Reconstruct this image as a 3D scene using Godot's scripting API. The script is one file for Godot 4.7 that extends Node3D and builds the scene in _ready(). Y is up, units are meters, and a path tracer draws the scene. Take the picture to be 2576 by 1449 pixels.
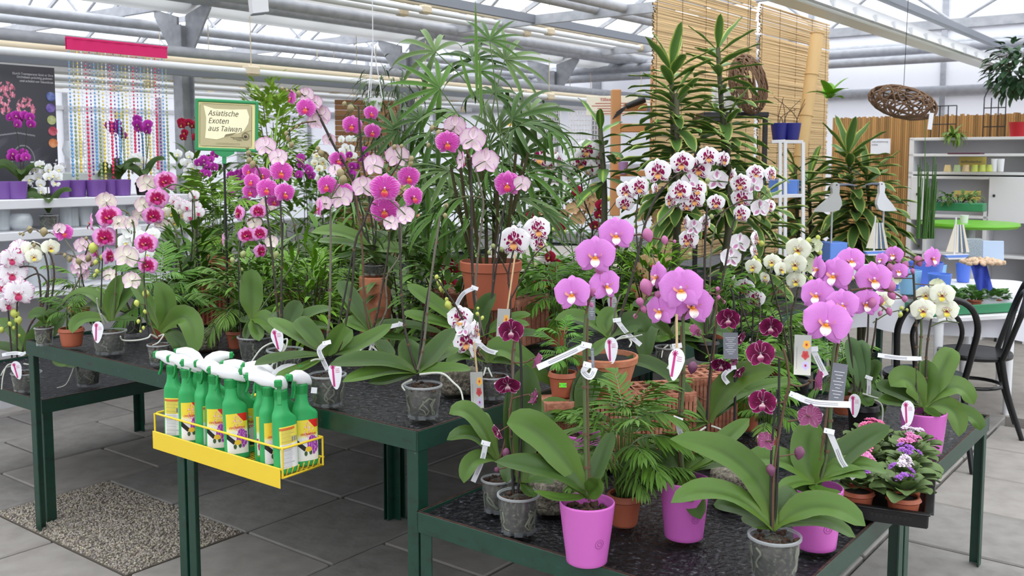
extends Node3D

# ---------------------------------------------------------------- frame and axes
const F := 2450.0            # focal length in pixels of a 2576 x 1449 picture
const CX := 1288.0
const CY := 619.0
const EYE := Vector3(0, 1.6, 0)
var cam_basis := Basis(Vector3(1, 0, 0), deg_to_rad(-5.1))
var UA := Vector3(sin(deg_to_rad(37.7)), 0, -cos(deg_to_rad(37.7)))    # along the greenhouse, away to the right
var VA := Vector3(-cos(deg_to_rad(37.7)), 0, -sin(deg_to_rad(37.7)))   # across the greenhouse, away to the left
var rng := RandomNumberGenerator.new()
var mats := {}
var meshes := {}
var noise := FastNoiseLite.new()


func ray(x: float, y: float) -> Vector3:
	return cam_basis * Vector3((x - CX) / F, -(y - CY) / F, -1.0)
func at(x: float, y: float, d: float) -> Vector3:
	return EYE + ray(x, y) * d
func onh(x: float, y: float, h: float) -> Vector3:
	var r := ray(x, y)
	return EYE + r * ((h - EYE.y) / r.y)
func onv(x: float, y: float, v: float) -> Vector3:      # where a line of sight meets the upright plane at v
	var r := ray(x, y)
	return EYE + r * (v / r.dot(VA))
func onu(x: float, y: float, u: float) -> Vector3:
	var r := ray(x, y)
	return EYE + r * (u / r.dot(UA))
func depth(p: Vector3) -> float:
	return -(cam_basis.transposed() * (p - EYE)).z
func uhv(u: float, h: float, v: float) -> Vector3:
	return UA * u + VA * v + Vector3(0, h, 0)
func rr(a: float, b: float) -> float:
	return rng.randf_range(a, b)
func greenhouse_basis() -> Basis:
	return Basis(UA, Vector3.UP, -VA)   # x = u, y = up, z = -v (towards the camera side)

# ---------------------------------------------------------------- mesh builder
class Mb:
	var v := PackedVector3Array()
	var n := PackedVector3Array()
	var t := PackedVector2Array()
	var c := PackedColorArray()
	var ix := PackedInt32Array()
	var col := Color.WHITE
	var colored := false
	func paint(k: Color) -> Mb:
		col = k
		colored = true
		return self
	# p: h rows of w points; the outside is on the side of (d/di) x (d/dj)
	func grid(p: PackedVector3Array, w: int, h: int, uv := PackedVector2Array(), cs := PackedColorArray()) -> Mb:
		var b := v.size()
		var nn := PackedVector3Array()
		nn.resize(w * h)
		for j in h - 1:
			for i in w - 1:
				var a := j * w + i
				var d := (p[a + 1] - p[a + w]).cross(p[a + w + 1] - p[a])
				nn[a] += d
				nn[a + 1] += d
				nn[a + w] += d
				nn[a + w + 1] += d
				ix.append_array(PackedInt32Array([b + a, b + a + w, b + a + 1, b + a + 1, b + a + w, b + a + w + 1]))
		if w > 3 and p[0].distance_squared_to(p[w - 1]) < 1e-12 and p[(h - 1) * w].distance_squared_to(p[h * w - 1]) < 1e-12:
			for j in h:
				var s := nn[j * w] + nn[j * w + w - 1]
				nn[j * w] = s
				nn[j * w + w - 1] = s
		for k in w * h:
			n.append(nn[k].normalized() if nn[k].length_squared() > 1e-24 else Vector3.UP)
			if uv.is_empty():
				t.append(Vector2(float(k % w) / (w - 1), float(k / w) / (h - 1)))
			c.append(col if cs.is_empty() else cs[k])
		if not uv.is_empty():
			t.append_array(uv)
		if not cs.is_empty():
			colored = true
		v.append_array(p)
		return self
	# a flat convex polygon that looks away from the point «inside»
	func face(p: PackedVector3Array, inside: Vector3, uv := PackedVector2Array()) -> Mb:
		var m := Vector3.ZERO
		for q in p:
			m += q
		m /= p.size()
		var d := (p[1] - p[0]).cross(p[2] - p[0])
		var flip := d.dot(m - inside) > 0.0
		var nn := (d if flip else -d).normalized()
		var b := v.size()
		for k in p.size():
			v.append(p[k])
			n.append(nn)
			t.append(uv[k] if uv.size() else Vector2(p[k].x + p[k].z * 0.7, p[k].y + p[k].z * 0.3))
			c.append(col)
		for k in p.size() - 2:
			if flip:
				ix.append_array(PackedInt32Array([b, b + k + 2, b + k + 1]))
			else:
				ix.append_array(PackedInt32Array([b, b + k + 1, b + k + 2]))
		return self
	func box(ce: Vector3, s: Vector3, bs := Basis(), bev := 0.0) -> Mb:
		var hx := s * 0.5
		var e := minf(bev, minf(hx.x, minf(hx.y, hx.z)) * 0.9)
		for ax in 3:
			var a1 := (ax + 1) % 3
			var a2 := (ax + 2) % 3
			for sg in [-1.0, 1.0]:
				var q := PackedVector3Array()
				for k in [[-1, -1], [1, -1], [1, 1], [-1, 1]]:
					var w := Vector3.ZERO
					w[ax] = sg * hx[ax]
					w[a1] = k[0] * (hx[a1] - e)
					w[a2] = k[1] * (hx[a2] - e)
					q.append(ce + bs * w)
				face(q, ce, PackedVector2Array([Vector2(0, 1), Vector2(1, 1), Vector2(1, 0), Vector2(0, 0)]))
		if e > 0.0:
			for ax in 3:
				var a1 := (ax + 1) % 3
				var a2 := (ax + 2) % 3
				for s1 in [-1.0, 1.0]:
					for s2 in [-1.0, 1.0]:
						var q := PackedVector3Array()
						for k in [[-1, 0], [1, 0], [1, 1], [-1, 1]]:
							var w := Vector3.ZERO
							w[ax] = k[0] * (hx[ax] - e)
							w[a1] = s1 * (hx[a1] - (e if k[1] else 0.0))
							w[a2] = s2 * (hx[a2] - (0.0 if k[1] else e))
							q.append(ce + bs * w)
						face(q, ce)
			for sx in [-1.0, 1.0]:
				for sy in [-1.0, 1.0]:
					for sz in [-1.0, 1.0]:
						var g := Vector3(sx * hx.x, sy * hx.y, sz * hx.z)
						face(PackedVector3Array([ce + bs * (g - Vector3(0, sy * e, sz * e)), ce + bs * (g - Vector3(sx * e, 0, sz * e)), ce + bs * (g - Vector3(sx * e, sy * e, 0))]), ce)
		return self
	func tube(path: PackedVector3Array, r0: float, r1 := -1.0, sides := 6, caps := true) -> Mb:
		if r1 < 0.0:
			r1 = r0
		var m := path.size()
		var p := PackedVector3Array()
		var nrm := Vector3.ZERO
		for j in m:
			var d := (path[mini(j + 1, m - 1)] - path[maxi(j - 1, 0)]).normalized()
			if j == 0:
				nrm = d.cross(Vector3.UP if absf(d.y) < 0.9 else Vector3.RIGHT).normalized()
			else:
				nrm = (nrm - d * nrm.dot(d)).normalized()
			var bn := d.cross(nrm)
			var r := lerpf(r0, r1, float(j) / (m - 1))
			for i in sides + 1:
				var a := TAU * (i % sides) / sides
				p.append(path[j] + (nrm * cos(a) + bn * sin(a)) * r)
		grid(p, sides + 1, m)
		if caps:
			for e in [0, m - 1]:
				var q := p.slice(e * (sides + 1), e * (sides + 1) + sides)
				face(q, path[1] if e == 0 else path[m - 2])
		return self
	# profile: (radius, y) from the bottom of the outside upwards
	func lathe(prof: PackedVector2Array, sides := 24, smooth := false, o := Vector3.ZERO, bs := Basis(), sq := 1.0) -> Mb:
		var rows := PackedVector3Array()
		for q in prof:
			for i in sides + 1:
				var a := TAU * (i % sides) / sides
				rows.append(o + bs * Vector3(cos(a) * q.x, q.y, -sin(a) * q.x * sq))
		var w := sides + 1
		if smooth:
			return grid(rows, w, prof.size())
		for j in prof.size() - 1:
			var uv := PackedVector2Array()
			for k in 2:
				for i in w:
					uv.append(Vector2(float(i) / sides, (j + k) / float(prof.size() - 1)))
			grid(rows.slice(j * w, (j + 2) * w), w, 2, uv)
		return self
	func ball(ce: Vector3, r: Vector3, bs := Basis(), sides := 8, rings := 6) -> Mb:
		var p := PackedVector3Array()
		for j in rings + 1:
			var b := PI * (float(j) / rings - 0.5)
			for i in sides + 1:
				var a := TAU * (i % sides) / sides
				p.append(ce + bs * (Vector3(cos(a) * cos(b), sin(b), -sin(a) * cos(b)) * r))
		return grid(p, sides + 1, rings + 1)
	# a polygon in the x-y plane of bs, from -d/2 to d/2 along its z
	func slab(poly: PackedVector2Array, d: float, o: Vector3, bs: Basis) -> Mb:
		var tri := Geometry2D.triangulate_polygon(poly)
		var m := Vector2.ZERO
		for q in poly:
			m += q
		m /= poly.size()
		for sg in [-0.5, 0.5]:
			for k in range(0, tri.size(), 3):
				var q := PackedVector3Array()
				var uv := PackedVector2Array()
				for e in 3:
					var w := poly[tri[k + e]]
					q.append(o + bs * Vector3(w.x, w.y, sg * d))
					uv.append(w)
				face(q, q[0] - bs.z * sg, uv)
		var area := 0.0
		for k in poly.size():
			area += poly[k].cross(poly[(k + 1) % poly.size()])
		for k in poly.size():
			var a := poly[k]
			var b := poly[(k + 1) % poly.size()]
			var outw := Vector2(b.y - a.y, a.x - b.x) * signf(area)
			var mid := (a + b) * 0.5 - outw
			face(PackedVector3Array([o + bs * Vector3(a.x, a.y, -d / 2), o + bs * Vector3(b.x, b.y, -d / 2), o + bs * Vector3(b.x, b.y, d / 2), o + bs * Vector3(a.x, a.y, d / 2)]), o + bs * Vector3(mid.x, mid.y, 0))
		return self
	func add_to(m: ArrayMesh, shift := Vector3.ZERO) -> void:
		if v.is_empty():
			return
		var a := []
		a.resize(Mesh.ARRAY_MAX)
		if shift != Vector3.ZERO:
			for k in v.size():
				v[k] -= shift
		a[Mesh.ARRAY_VERTEX] = v
		a[Mesh.ARRAY_NORMAL] = n
		a[Mesh.ARRAY_TEX_UV] = t
		if colored:
			a[Mesh.ARRAY_COLOR] = c
		a[Mesh.ARRAY_INDEX] = ix
		m.add_surface_from_arrays(Mesh.PRIMITIVE_TRIANGLES, a)
	func mesh(shift := Vector3.ZERO) -> ArrayMesh:
		var m := ArrayMesh.new()
		add_to(m, shift)
		return m

# ---------------------------------------------------------------- nodes
func thing(called: String, label: String, category: String, where := Vector3.ZERO, group := "") -> Node3D:
	var o := Node3D.new()
	o.name = called
	o.position = where
	o.set_meta("label", label)
	o.set_meta("category", category)
	if group:
		o.set_meta("group", group)
	add_child(o, true)
	return o
func put(called: String, mesh: Mesh, mat: Variant, parent: Node = null, xf := Transform3D()) -> MeshInstance3D:
	var o := MeshInstance3D.new()
	o.name = called
	o.mesh = mesh
	o.transform = xf
	if mat is Array:
		for k in mat.size():
			o.set_surface_override_material(k, mat[k])
	elif mat:
		o.material_override = mat
	(parent if parent else self).add_child(o, true)
	return o
# vertices of b are in world space; the part is stored relative to its thing
func part(called: String, b: Mb, mat: Variant, parent: Node3D) -> MeshInstance3D:
	return put(called, b.mesh(parent.global_position), mat, parent)
func struct(called: String, b: Mb, mat: Variant) -> MeshInstance3D:
	var o := put(called, b.mesh(), mat)
	o.set_meta("kind", "structure")
	return o
func stuff(o: Node) -> void:
	o.set_meta("kind", "stuff")
func tag(o: Node, label: String, category: String, group := "") -> Node:
	o.set_meta("label", label)
	o.set_meta("category", category)
	if group:
		o.set_meta("group", group)
	return o
func lettering(text: String, size: float, mat: Material, parent: Node3D, xf: Transform3D, bold := false, serif := false, slant := 0.0, called := "lettering") -> MeshInstance3D:
	var key := "txt" + text + str(size) + str(bold) + str(serif) + str(slant)
	if not meshes.has(key):
		var f := SystemFont.new()
		f.font_names = PackedStringArray(["Droid Serif" if serif else "Droid Sans"])
		if bold:
			f.font_weight = 700
		var font: Font = f
		if slant != 0.0:
			var fv := FontVariation.new()
			fv.base_font = f
			fv.variation_transform = Transform2D(Vector2(1, slant), Vector2(0, 1), Vector2.ZERO)
			font = fv
		var tm := TextMesh.new()
		tm.font = font
		tm.font_size = 32
		tm.pixel_size = size / 32.0
		tm.depth = size * 0.02
		tm.curve_step = 4.0
		tm.horizontal_alignment = HORIZONTAL_ALIGNMENT_LEFT
		tm.text = text
		meshes[key] = tm
	return put(called, meshes[key], mat, parent, xf)

# ---------------------------------------------------------------- materials
func srgb(r: float, g: float, b: float) -> Color:
	return Color(r, g, b)
func lin(r: float, g: float, b: float) -> Color:
	return Color(r, g, b).srgb_to_linear()
func mat(key: String, colr := Color.WHITE, rough := 0.6, opt := {}) -> StandardMaterial3D:
	if mats.has(key):
		return mats[key]
	var m := StandardMaterial3D.new()
	m.resource_name = key
	m.albedo_color = colr
	m.roughness = rough
	for k in opt:
		m.set(k, opt[k])
	mats[key] = m
	return m
func vmat(key: String, rough := 0.6, opt := {}) -> StandardMaterial3D:
	opt["vertex_color_use_as_albedo"] = true
	return mat(key, Color.WHITE, rough, opt)
func ntex(freq: float, size := 256, as_normal := false, strength := 4.0, octaves := 4, ramp: Gradient = null, seed_ := 1, kind := FastNoiseLite.TYPE_SIMPLEX_SMOOTH) -> NoiseTexture2D:
	var f := FastNoiseLite.new()
	f.noise_type = kind
	f.frequency = freq
	f.fractal_octaves = octaves
	f.seed = seed_
	var t := NoiseTexture2D.new()
	t.width = size
	t.height = size
	t.seamless = true
	t.noise = f
	t.as_normal_map = as_normal
	t.bump_strength = strength
	if ramp:
		t.color_ramp = ramp
	return t
func ramp(cols: Array) -> Gradient:
	var g := Gradient.new()
	g.offsets = PackedFloat32Array()
	g.colors = PackedColorArray()
	var o := PackedFloat32Array()
	var c := PackedColorArray()
	for k in cols.size():
		o.append(float(k) / (cols.size() - 1) if not cols[k] is Array else cols[k][0])
		c.append(cols[k] if not cols[k] is Array else cols[k][1])
	g.offsets = o
	g.colors = c
	return g
func world_tri(m: StandardMaterial3D, s: float) -> StandardMaterial3D:
	m.uv1_triplanar = true
	m.uv1_world_triplanar = true
	m.uv1_scale = Vector3.ONE * s
	return m
func image(w: int, h: int, fn: Callable) -> ImageTexture:
	var im := Image.create(w, h, false, Image.FORMAT_RGBA8)
	for y in h:
		for x in w:
			im.set_pixel(x, y, fn.call((x + 0.5) / w, (y + 0.5) / h))
	return ImageTexture.create_from_image(im)
func n2(x: float, y: float, s := 1.0) -> float:
	return noise.get_noise_2d(x * s, y * s)
func smooth(a: float, b: float, x: float) -> float:
	return smoothstep(a, b, x)
func curve(pts: PackedVector3Array, per := 6) -> PackedVector3Array:
	var o := PackedVector3Array()
	var m := pts.size()
	for k in m - 1:
		var a := pts[maxi(k - 1, 0)]
		var b := pts[k]
		var c := pts[k + 1]
		var d := pts[mini(k + 2, m - 1)]
		for e in per:
			o.append(b.cubic_interpolate(c, a, d, float(e) / per))
	o.append(pts[m - 1])
	return o
func pvec(a: Array) -> PackedVector3Array:
	var o := PackedVector3Array()
	for q in a:
		o.append(q)
	return o
func pv2(a: Array) -> PackedVector2Array:
	var o := PackedVector2Array()
	for k in range(0, a.size(), 2):
		o.append(Vector2(a[k], a[k + 1]))
	return o

# ---------------------------------------------------------------- scene
func _ready() -> void:
	rng.seed = 7
	noise.noise_type = FastNoiseLite.TYPE_SIMPLEX_SMOOTH
	noise.frequency = 1.0
	noise.fractal_octaves = 3
	var cam := Camera3D.new()
	cam.name = "camera"
	var lens := CameraAttributesPhysical.new()
	lens.frustum_focal_length = 34.0
	lens.frustum_focus_distance = 3.1
	lens.exposure_aperture = 7.5
	cam.attributes = lens
	cam.projection = Camera3D.PROJECTION_FRUSTUM
	cam.near = 0.05
	cam.far = 200.0
	cam.size = 0.05 * 1449.0 / F
	cam.frustum_offset = Vector2(0, -0.05 * (724.5 - CY) / F)
	cam.transform = Transform3D(cam_basis, EYE)
	add_child(cam)
	cam.current = true
	var env := Environment.new()
	env.background_mode = Environment.BG_SKY
	env.sky = Sky.new()
	var sky := ProceduralSkyMaterial.new()
	sky.sky_top_color = Color(0.97, 0.985, 1.0)
	sky.sky_horizon_color = Color(0.97, 0.98, 1.0)
	sky.ground_horizon_color = Color(0.62, 0.62, 0.6)
	sky.ground_bottom_color = Color(0.45, 0.45, 0.43)
	env.sky.sky_material = sky
	env.background_energy_multiplier = SKY_ENERGY
	env.tonemap_mode = Environment.TONE_MAPPER_LINEAR
	env.tonemap_exposure = EXPOSURE
	env.sdfgi_enabled = true
	env.ssao_enabled = true
	env.ssil_enabled = true
	var we := WorldEnvironment.new()
	we.name = "environment"
	we.environment = env
	add_child(we)
	make_materials()
	build_all()

const SKY_ENERGY := 3.6
const EXPOSURE := 1.0

func make_materials() -> void:
	world_tri(mat("floor_stone", Color(1, 1, 1), 0.78, {"albedo_texture": ntex(0.012, 512, false, 4, 5, ramp([Color(0.50, 0.485, 0.47), Color(0.55, 0.535, 0.52), Color(0.585, 0.57, 0.555)]), 3), "normal_enabled": true, "normal_texture": ntex(0.06, 256, true, 1.2, 4), "normal_scale": 0.4}), 1.1)
	world_tri(mat("floor_stone_light", Color(1.06, 1.05, 1.04), 0.8, {"albedo_texture": ntex(0.015, 512, false, 4, 5, ramp([Color(0.515, 0.5, 0.485), Color(0.56, 0.545, 0.53), Color(0.59, 0.575, 0.56)]), 9)}), 0.9)
	mat("joint", Color(0.29, 0.275, 0.26), 0.95)
	world_tri(mat("foil", Color(1, 1, 1), 0.45, {"albedo_texture": ntex(0.03, 512, false, 4, 5, ramp([[0.0, Color(0.07, 0.07, 0.08)], [0.5, Color(0.11, 0.11, 0.12)], [0.72, Color(0.15, 0.15, 0.165)], [0.85, Color(0.36, 0.36, 0.38)], [1.0, Color(0.5, 0.5, 0.5)]]), 5), "normal_enabled": true, "normal_texture": ntex(0.035, 512, true, 9.0, 5, null, 8, FastNoiseLite.TYPE_PERLIN), "normal_scale": 1.4, "metallic_specular": 0.38, "roughness_texture": ntex(0.02, 256, false, 4, 4, ramp([Color(0.75, 0.75, 0.75), Color(1, 1, 1)]), 2)}), 2.6)
	world_tri(mat("green_iron", Color(1, 1, 1), 0.36, {"albedo_texture": ntex(0.02, 512, false, 4, 6, ramp([[0.0, Color(0.16, 0.09, 0.06)], [0.2, Color(0.09, 0.16, 0.13)], [0.3, Color(0.075, 0.235, 0.18)], [0.8, Color(0.085, 0.25, 0.195)], [0.93, Color(0.11, 0.28, 0.22)], [0.97, Color(0.55, 0.6, 0.58)]]), 4), "metallic_specular": 0.55}), 2.2)
	world_tri(mat("rust_edge", Color(1, 1, 1), 0.8, {"albedo_texture": ntex(0.03, 256, false, 4, 5, ramp([Color(0.06, 0.07, 0.06), Color(0.2, 0.11, 0.07), Color(0.34, 0.19, 0.11)]), 4)}), 5.0)
	world_tri(mat("galvanised", Color(1, 1, 1), 0.5, {"albedo_texture": ntex(0.03, 256, false, 4, 5, ramp([Color(0.62, 0.63, 0.66), Color(0.70, 0.71, 0.74), Color(0.77, 0.78, 0.80)]), 6), "metallic": 0.1}), 1.5)
	mat("galvanised_dark", Color(0.50, 0.52, 0.56), 0.5)
	mat("pipe_white", Color(0.86, 0.87, 0.88), 0.4)
	mat("pipe_cream", Color(0.85, 0.79, 0.68), 0.5)
	mat("white_paint", Color(0.9, 0.9, 0.91), 0.5)
	mat("white_board", Color(0.84, 0.84, 0.86), 0.6)
	mat("shade_cloth", Color(0.93, 0.93, 0.93), 0.8, {"backlight_enabled": true, "backlight": Color(0.8, 0.8, 0.8)})
	mat("twinwall", Color(0.95, 0.955, 0.965), 0.5, {"backlight_enabled": true, "backlight": Color(0.85, 0.85, 0.87)})
	mat("roof_glass", Color(0.95, 1.0, 1.0, 0.05), 0.02, {"transparency": 1})
	mat("glass", Color(0.95, 0.98, 1.0, 0.22), 0.06, {"transparency": 1})
	mat("clear_pot", Color(0.8, 0.83, 0.84, 0.07), 0.12, {"transparency": 1})
	world_tri(mat("root_ball", Color(1, 1, 1), 0.85, {"albedo_texture": ntex(0.045, 256, false, 4, 4, ramp([[0.0, Color(0.10, 0.09, 0.08)], [0.4, Color(0.17, 0.155, 0.13)], [0.6, Color(0.24, 0.22, 0.18)], [0.74, Color(0.33, 0.34, 0.28)], [1.0, Color(0.5, 0.52, 0.44)]]), 12)}), 6.0)
	world_tri(mat("bark", Color(1, 1, 1), 0.9, {"albedo_texture": ntex(0.05, 256, false, 4, 4, ramp([Color(0.1, 0.07, 0.05), Color(0.24, 0.16, 0.11), Color(0.4, 0.29, 0.2)]), 13)}), 5.0)
	mat("soil", Color(0.11, 0.085, 0.07), 0.95)
	mat("purple_pot", Color(0.80, 0.40, 0.74), 0.33)
	mat("purple_pot_mark", Color(0.6, 0.27, 0.55), 0.5)
	mat("terracotta_plastic", Color(0.68, 0.37, 0.26), 0.55)
	mat("terracotta_dark", Color(0.45, 0.20, 0.14), 0.55)
	world_tri(mat("terracotta_clay", Color(1, 1, 1), 0.85, {"albedo_texture": ntex(0.05, 256, false, 4, 5, ramp([Color(0.66, 0.40, 0.29), Color(0.74, 0.45, 0.32), Color(0.79, 0.52, 0.39), Color(0.83, 0.66, 0.56)]), 15)}), 2.0)
	world_tri(mat("brick_clay", Color(1, 1, 1), 0.9, {"albedo_texture": ntex(0.03, 256, false, 4, 5, ramp([Color(0.46, 0.28, 0.21), Color(0.60, 0.37, 0.28), Color(0.68, 0.46, 0.36), Color(0.74, 0.6, 0.52)]), 16), "normal_enabled": true, "normal_texture": ntex(0.08, 256, true, 3.0, 4), "normal_scale": 0.5}), 2.5)
	world_tri(mat("concrete", Color(1, 1, 1), 0.95, {"albedo_texture": ntex(0.06, 256, false, 4, 5, ramp([Color(0.2, 0.2, 0.17), Color(0.38, 0.36, 0.31), Color(0.52, 0.49, 0.43), Color(0.66, 0.63, 0.58)]), 17), "heightmap_enabled": false, "normal_enabled": true, "normal_texture": ntex(0.09, 256, true, 8.0, 4), "normal_scale": 1.0}), 3.0)
	mat("black_plastic", Color(0.07, 0.07, 0.075), 0.45)
	mat("stick", Color(0.13, 0.12, 0.11), 0.6)
	mat("stem_dark", Color(0.20, 0.17, 0.14), 0.6)
	mat("stem_green", Color(0.30, 0.36, 0.20), 0.6)
	mat("stem_grey", Color(0.40, 0.38, 0.33), 0.65)
	mat("stem_brown", Color(0.36, 0.26, 0.18), 0.65)
	mat("stake_wood", Color(0.83, 0.71, 0.54), 0.7)
	mat("aerial_root", Color(0.72, 0.73, 0.69), 0.7)
	mat("paper", Color(0.92, 0.92, 0.94), 0.6)
	mat("print_grey", Color(0.4, 0.4, 0.42), 0.7)
	mat("print_pink", Color(0.78, 0.2, 0.5), 0.7)
	mat("print_black", Color(0.08, 0.08, 0.08), 0.7)
	mat("label_grey", Color(0.44, 0.45, 0.48), 0.5)
	mat("clip", Color(0.2, 0.2, 0.21), 0.5)
	var L := {"backlight_enabled": true, "backlight": Color(0.3, 0.3, 0.24), "metallic_specular": 0.36}
	vmat("orchid_leaf", 0.38, L.duplicate())
	vmat("foliage", 0.5, L.duplicate())
	mat("bud_tan", Color(0.58, 0.53, 0.38), 0.5)
	mat("bud_green", Color(0.62, 0.66, 0.42), 0.5)
	mat("bud_lime", Color(0.74, 0.77, 0.36), 0.5)
	mat("bud_pink", Color(0.70, 0.40, 0.58), 0.5)
	mat("bud_maroon", Color(0.42, 0.22, 0.34), 0.5)
	mat("bamboo", Color(0.83, 0.69, 0.48), 0.55)
	mat("pine_wood", Color(0.80, 0.58, 0.38), 0.65)
	mat("wicker", Color(0.46, 0.35, 0.26), 0.8)
	mat("yellow_wire", Color(0.93, 0.80, 0.20), 0.35)
	mat("bottle_green", Color(0.20, 0.66, 0.37), 0.4)
	mat("bottle_cap_green", Color(0.12, 0.56, 0.28), 0.4)
	mat("spray_white", Color(0.95, 0.95, 0.96), 0.35)
	mat("chair_black", Color(0.06, 0.06, 0.065), 0.28)
	mat("blue_plastic", Color(0.42, 0.58, 0.9), 0.4)
	mat("sign_green", Color(0.17, 0.55, 0.33), 0.45)
	mat("cloth_white", Color(0.9, 0.9, 0.93), 0.85)
	mat("tray_green", Color(0.22, 0.53, 0.37), 0.45)
	mat("table_green", Color(0.45, 0.75, 0.2), 0.35)
	mat("red_flower", Color(0.75, 0.1, 0.16), 0.6)
	mat("lime_sticker", Color(0.45, 0.95, 0.2), 0.6)
	mat("gull_grey", Color(0.72, 0.72, 0.71), 0.7)
	mat("beak", Color(0.45, 0.46, 0.52), 0.6)

# ---------------------------------------------------------------- building
func build_shell() -> void:
	# floor slab under the paving
	var b := Mb.new()
	b.box(uhv(2.5, -0.11, 3.5), Vector3(21, 0.1, 24), greenhouse_basis())
	var fl := struct("floor", b, mats.joint)
	var far := Mb.new()
	far.box(uhv(9.4, -0.03, 3.5), Vector3(5.6, 0.06, 23), greenhouse_basis())
	far.box(uhv(-1.0, -0.03, 3.5), Vector3(3.3, 0.06, 23), greenhouse_basis())
	far.box(uhv(3.6, -0.03, 10.4), Vector3(6.0, 0.06, 8.2), greenhouse_basis())
	far.box(uhv(3.6, -0.03, -4.2), Vector3(6.0, 0.06, 7.0), greenhouse_basis())
	part("paving", far, mats.floor_stone_light, fl)
	var sl := Mb.new()
	sl.box(Vector3.ZERO, Vector3(0.536, 0.06, 0.536), Basis(), 0.006)
	var slab_mesh := sl.mesh()
	for iv in 13:
		for iu in 11:
			var v := 3.40 - 0.55 * 7 + 0.55 * iv + 0.275
			var off := 0.27 if iv == 7 or iv == 8 else (0.0 if iv % 2 == 1 else 0.275)
			var u := 0.87 + off + 0.55 * iu
			if u > 6.6:
				continue
			if v > 3.4 and v < 4.5 and u > 1.95 and u < 2.55:
				continue
			var t := Transform3D(greenhouse_basis(), uhv(u, -0.03 + rr(-0.002, 0.002), v))
			t.basis = t.basis * Basis(Vector3.UP, rr(-0.004, 0.004)) * Basis(Vector3(1, 0, 0), rr(-0.003, 0.003))
			put("paving_slab", slab_mesh, mats.floor_stone if rng.randf() < 0.6 else mats.floor_stone_light, fl, t)
	# exposed gravel panels
	for spot in [[2.24, 3.95, 0.56, 1.1, 9000], [5.35, 0.2, 0.55, 0.9, 2500]]:
		var gb := Mb.new()
		gb.box(uhv(spot[0], -0.032, spot[1]), Vector3(spot[2] - 0.01, 0.06, spot[3] - 0.01), greenhouse_basis())
		var gp := part("gravel_panel", gb, mat("gravel_bed", Color(0.42, 0.39, 0.35), 0.95), fl)
		var mm := MultiMesh.new()
		mm.transform_format = MultiMesh.TRANSFORM_3D
		mm.use_colors = true
		mm.mesh = Mb.new().ball(Vector3.ZERO, Vector3(1, 0.6, 0.75), Basis(), 6, 4).mesh()
		mm.instance_count = spot[4]
		for k in spot[4]:
			var s := rr(0.0035, 0.0075)
			mm.set_instance_transform(k, Transform3D(Basis(Vector3.UP, rr(0, TAU)).scaled(Vector3.ONE * s), uhv(spot[0] + rr(-0.5, 0.5) * (spot[2] - 0.02), rr(-0.003, 0.001), spot[1] + rr(-0.5, 0.5) * (spot[3] - 0.02))))
			var g := rr(0.5, 0.75)
			mm.set_instance_color(k, Color(g, g * rr(0.92, 0.97), g * rr(0.82, 0.92)).srgb_to_linear())
		var mi := MultiMeshInstance3D.new()
		mi.name = "pebbles"
		mi.multimesh = mm
		mi.material_override = vmat("pebble", 0.85)
		gp.add_child(mi)
		stuff(mi)
	# walls of frosted twin-wall sheet with posts and rails
	wall("wall_end", uhv(12.0, 0, 14.0), uhv(12.0, 0, -8.0), 1)
	wall("wall_left", uhv(-8.0, 0, 14.0), uhv(12.0, 0, 14.0), 0)
	wall("wall_near", uhv(-8.0, 0, -8.0), uhv(12.0, 0, -8.0), 0)
	wall("wall_back", uhv(-8.0, 0, 14.0), uhv(-8.0, 0, -8.0), 1)
	roof()
	pipes()

const GH := 2.92
func roof_h(v: float) -> float:
	var k := fposmod(v - 0.9, 6.4)
	return GH + 0.02 + (3.2 - absf(k - 3.2)) * 0.47
func wall(called: String, a: Vector3, b: Vector3, gable: int) -> void:
	var dir := (b - a).normalized()
	var len := a.distance_to(b)
	var nrm := dir.cross(Vector3.UP)
	var bs := Basis(dir, Vector3.UP, nrm)
	var base := Mb.new()
	base.box((a + b) / 2 + Vector3(0, 0.25, 0), Vector3(len, 0.5, 0.1), bs)
	var root := struct(called, base, mat("plinth", Color(0.6, 0.6, 0.6), 0.9))
	var n := int(round(len / 1.6))
	var step := len / n
	for k in n:
		var c := a + dir * step * (k + 0.5)
		for row in [[0.5, 1.5], [1.5, 2.35], [2.35, 3.1]]:
			var p := Mb.new()
			p.box(c + Vector3(0, (row[0] + row[1]) / 2, 0), Vector3(step - 0.07, row[1] - row[0] - 0.05, 0.012), bs)
			part("wall_panel", p, mats.twinwall, root)
		if gable:
			var h0 := roof_h((a + dir * step * k).dot(VA))
			var h1 := roof_h((a + dir * step * (k + 1)).dot(VA))
			var p2 := Mb.new()
			p2.slab(PackedVector2Array([Vector2(-step / 2, 3.12), Vector2(step / 2, 3.12), Vector2(step / 2, maxf(h1, 3.13)), Vector2(-step / 2, maxf(h0, 3.13))]), 0.012, c, bs)
			part("gable_panel", p2, mats.twinwall, root)
	for k in n + 1:
		var p := Mb.new()
		var c := a + dir * step * k
		var top := roof_h(c.dot(VA)) if gable else GH
		p.box(c + Vector3(0, top / 2, 0), Vector3(0.06 if k % 4 else 0.14, top, 0.08), bs)
		part("wall_post", p, mats.galvanised, root)
	for h in [0.5, 1.5, 2.35, 3.1]:
		var p := Mb.new()
		p.box((a + b) / 2 + Vector3(0, h, 0), Vector3(len, 0.06, 0.07), bs)
		part("wall_rail", p, mats.white_board, root)

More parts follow.
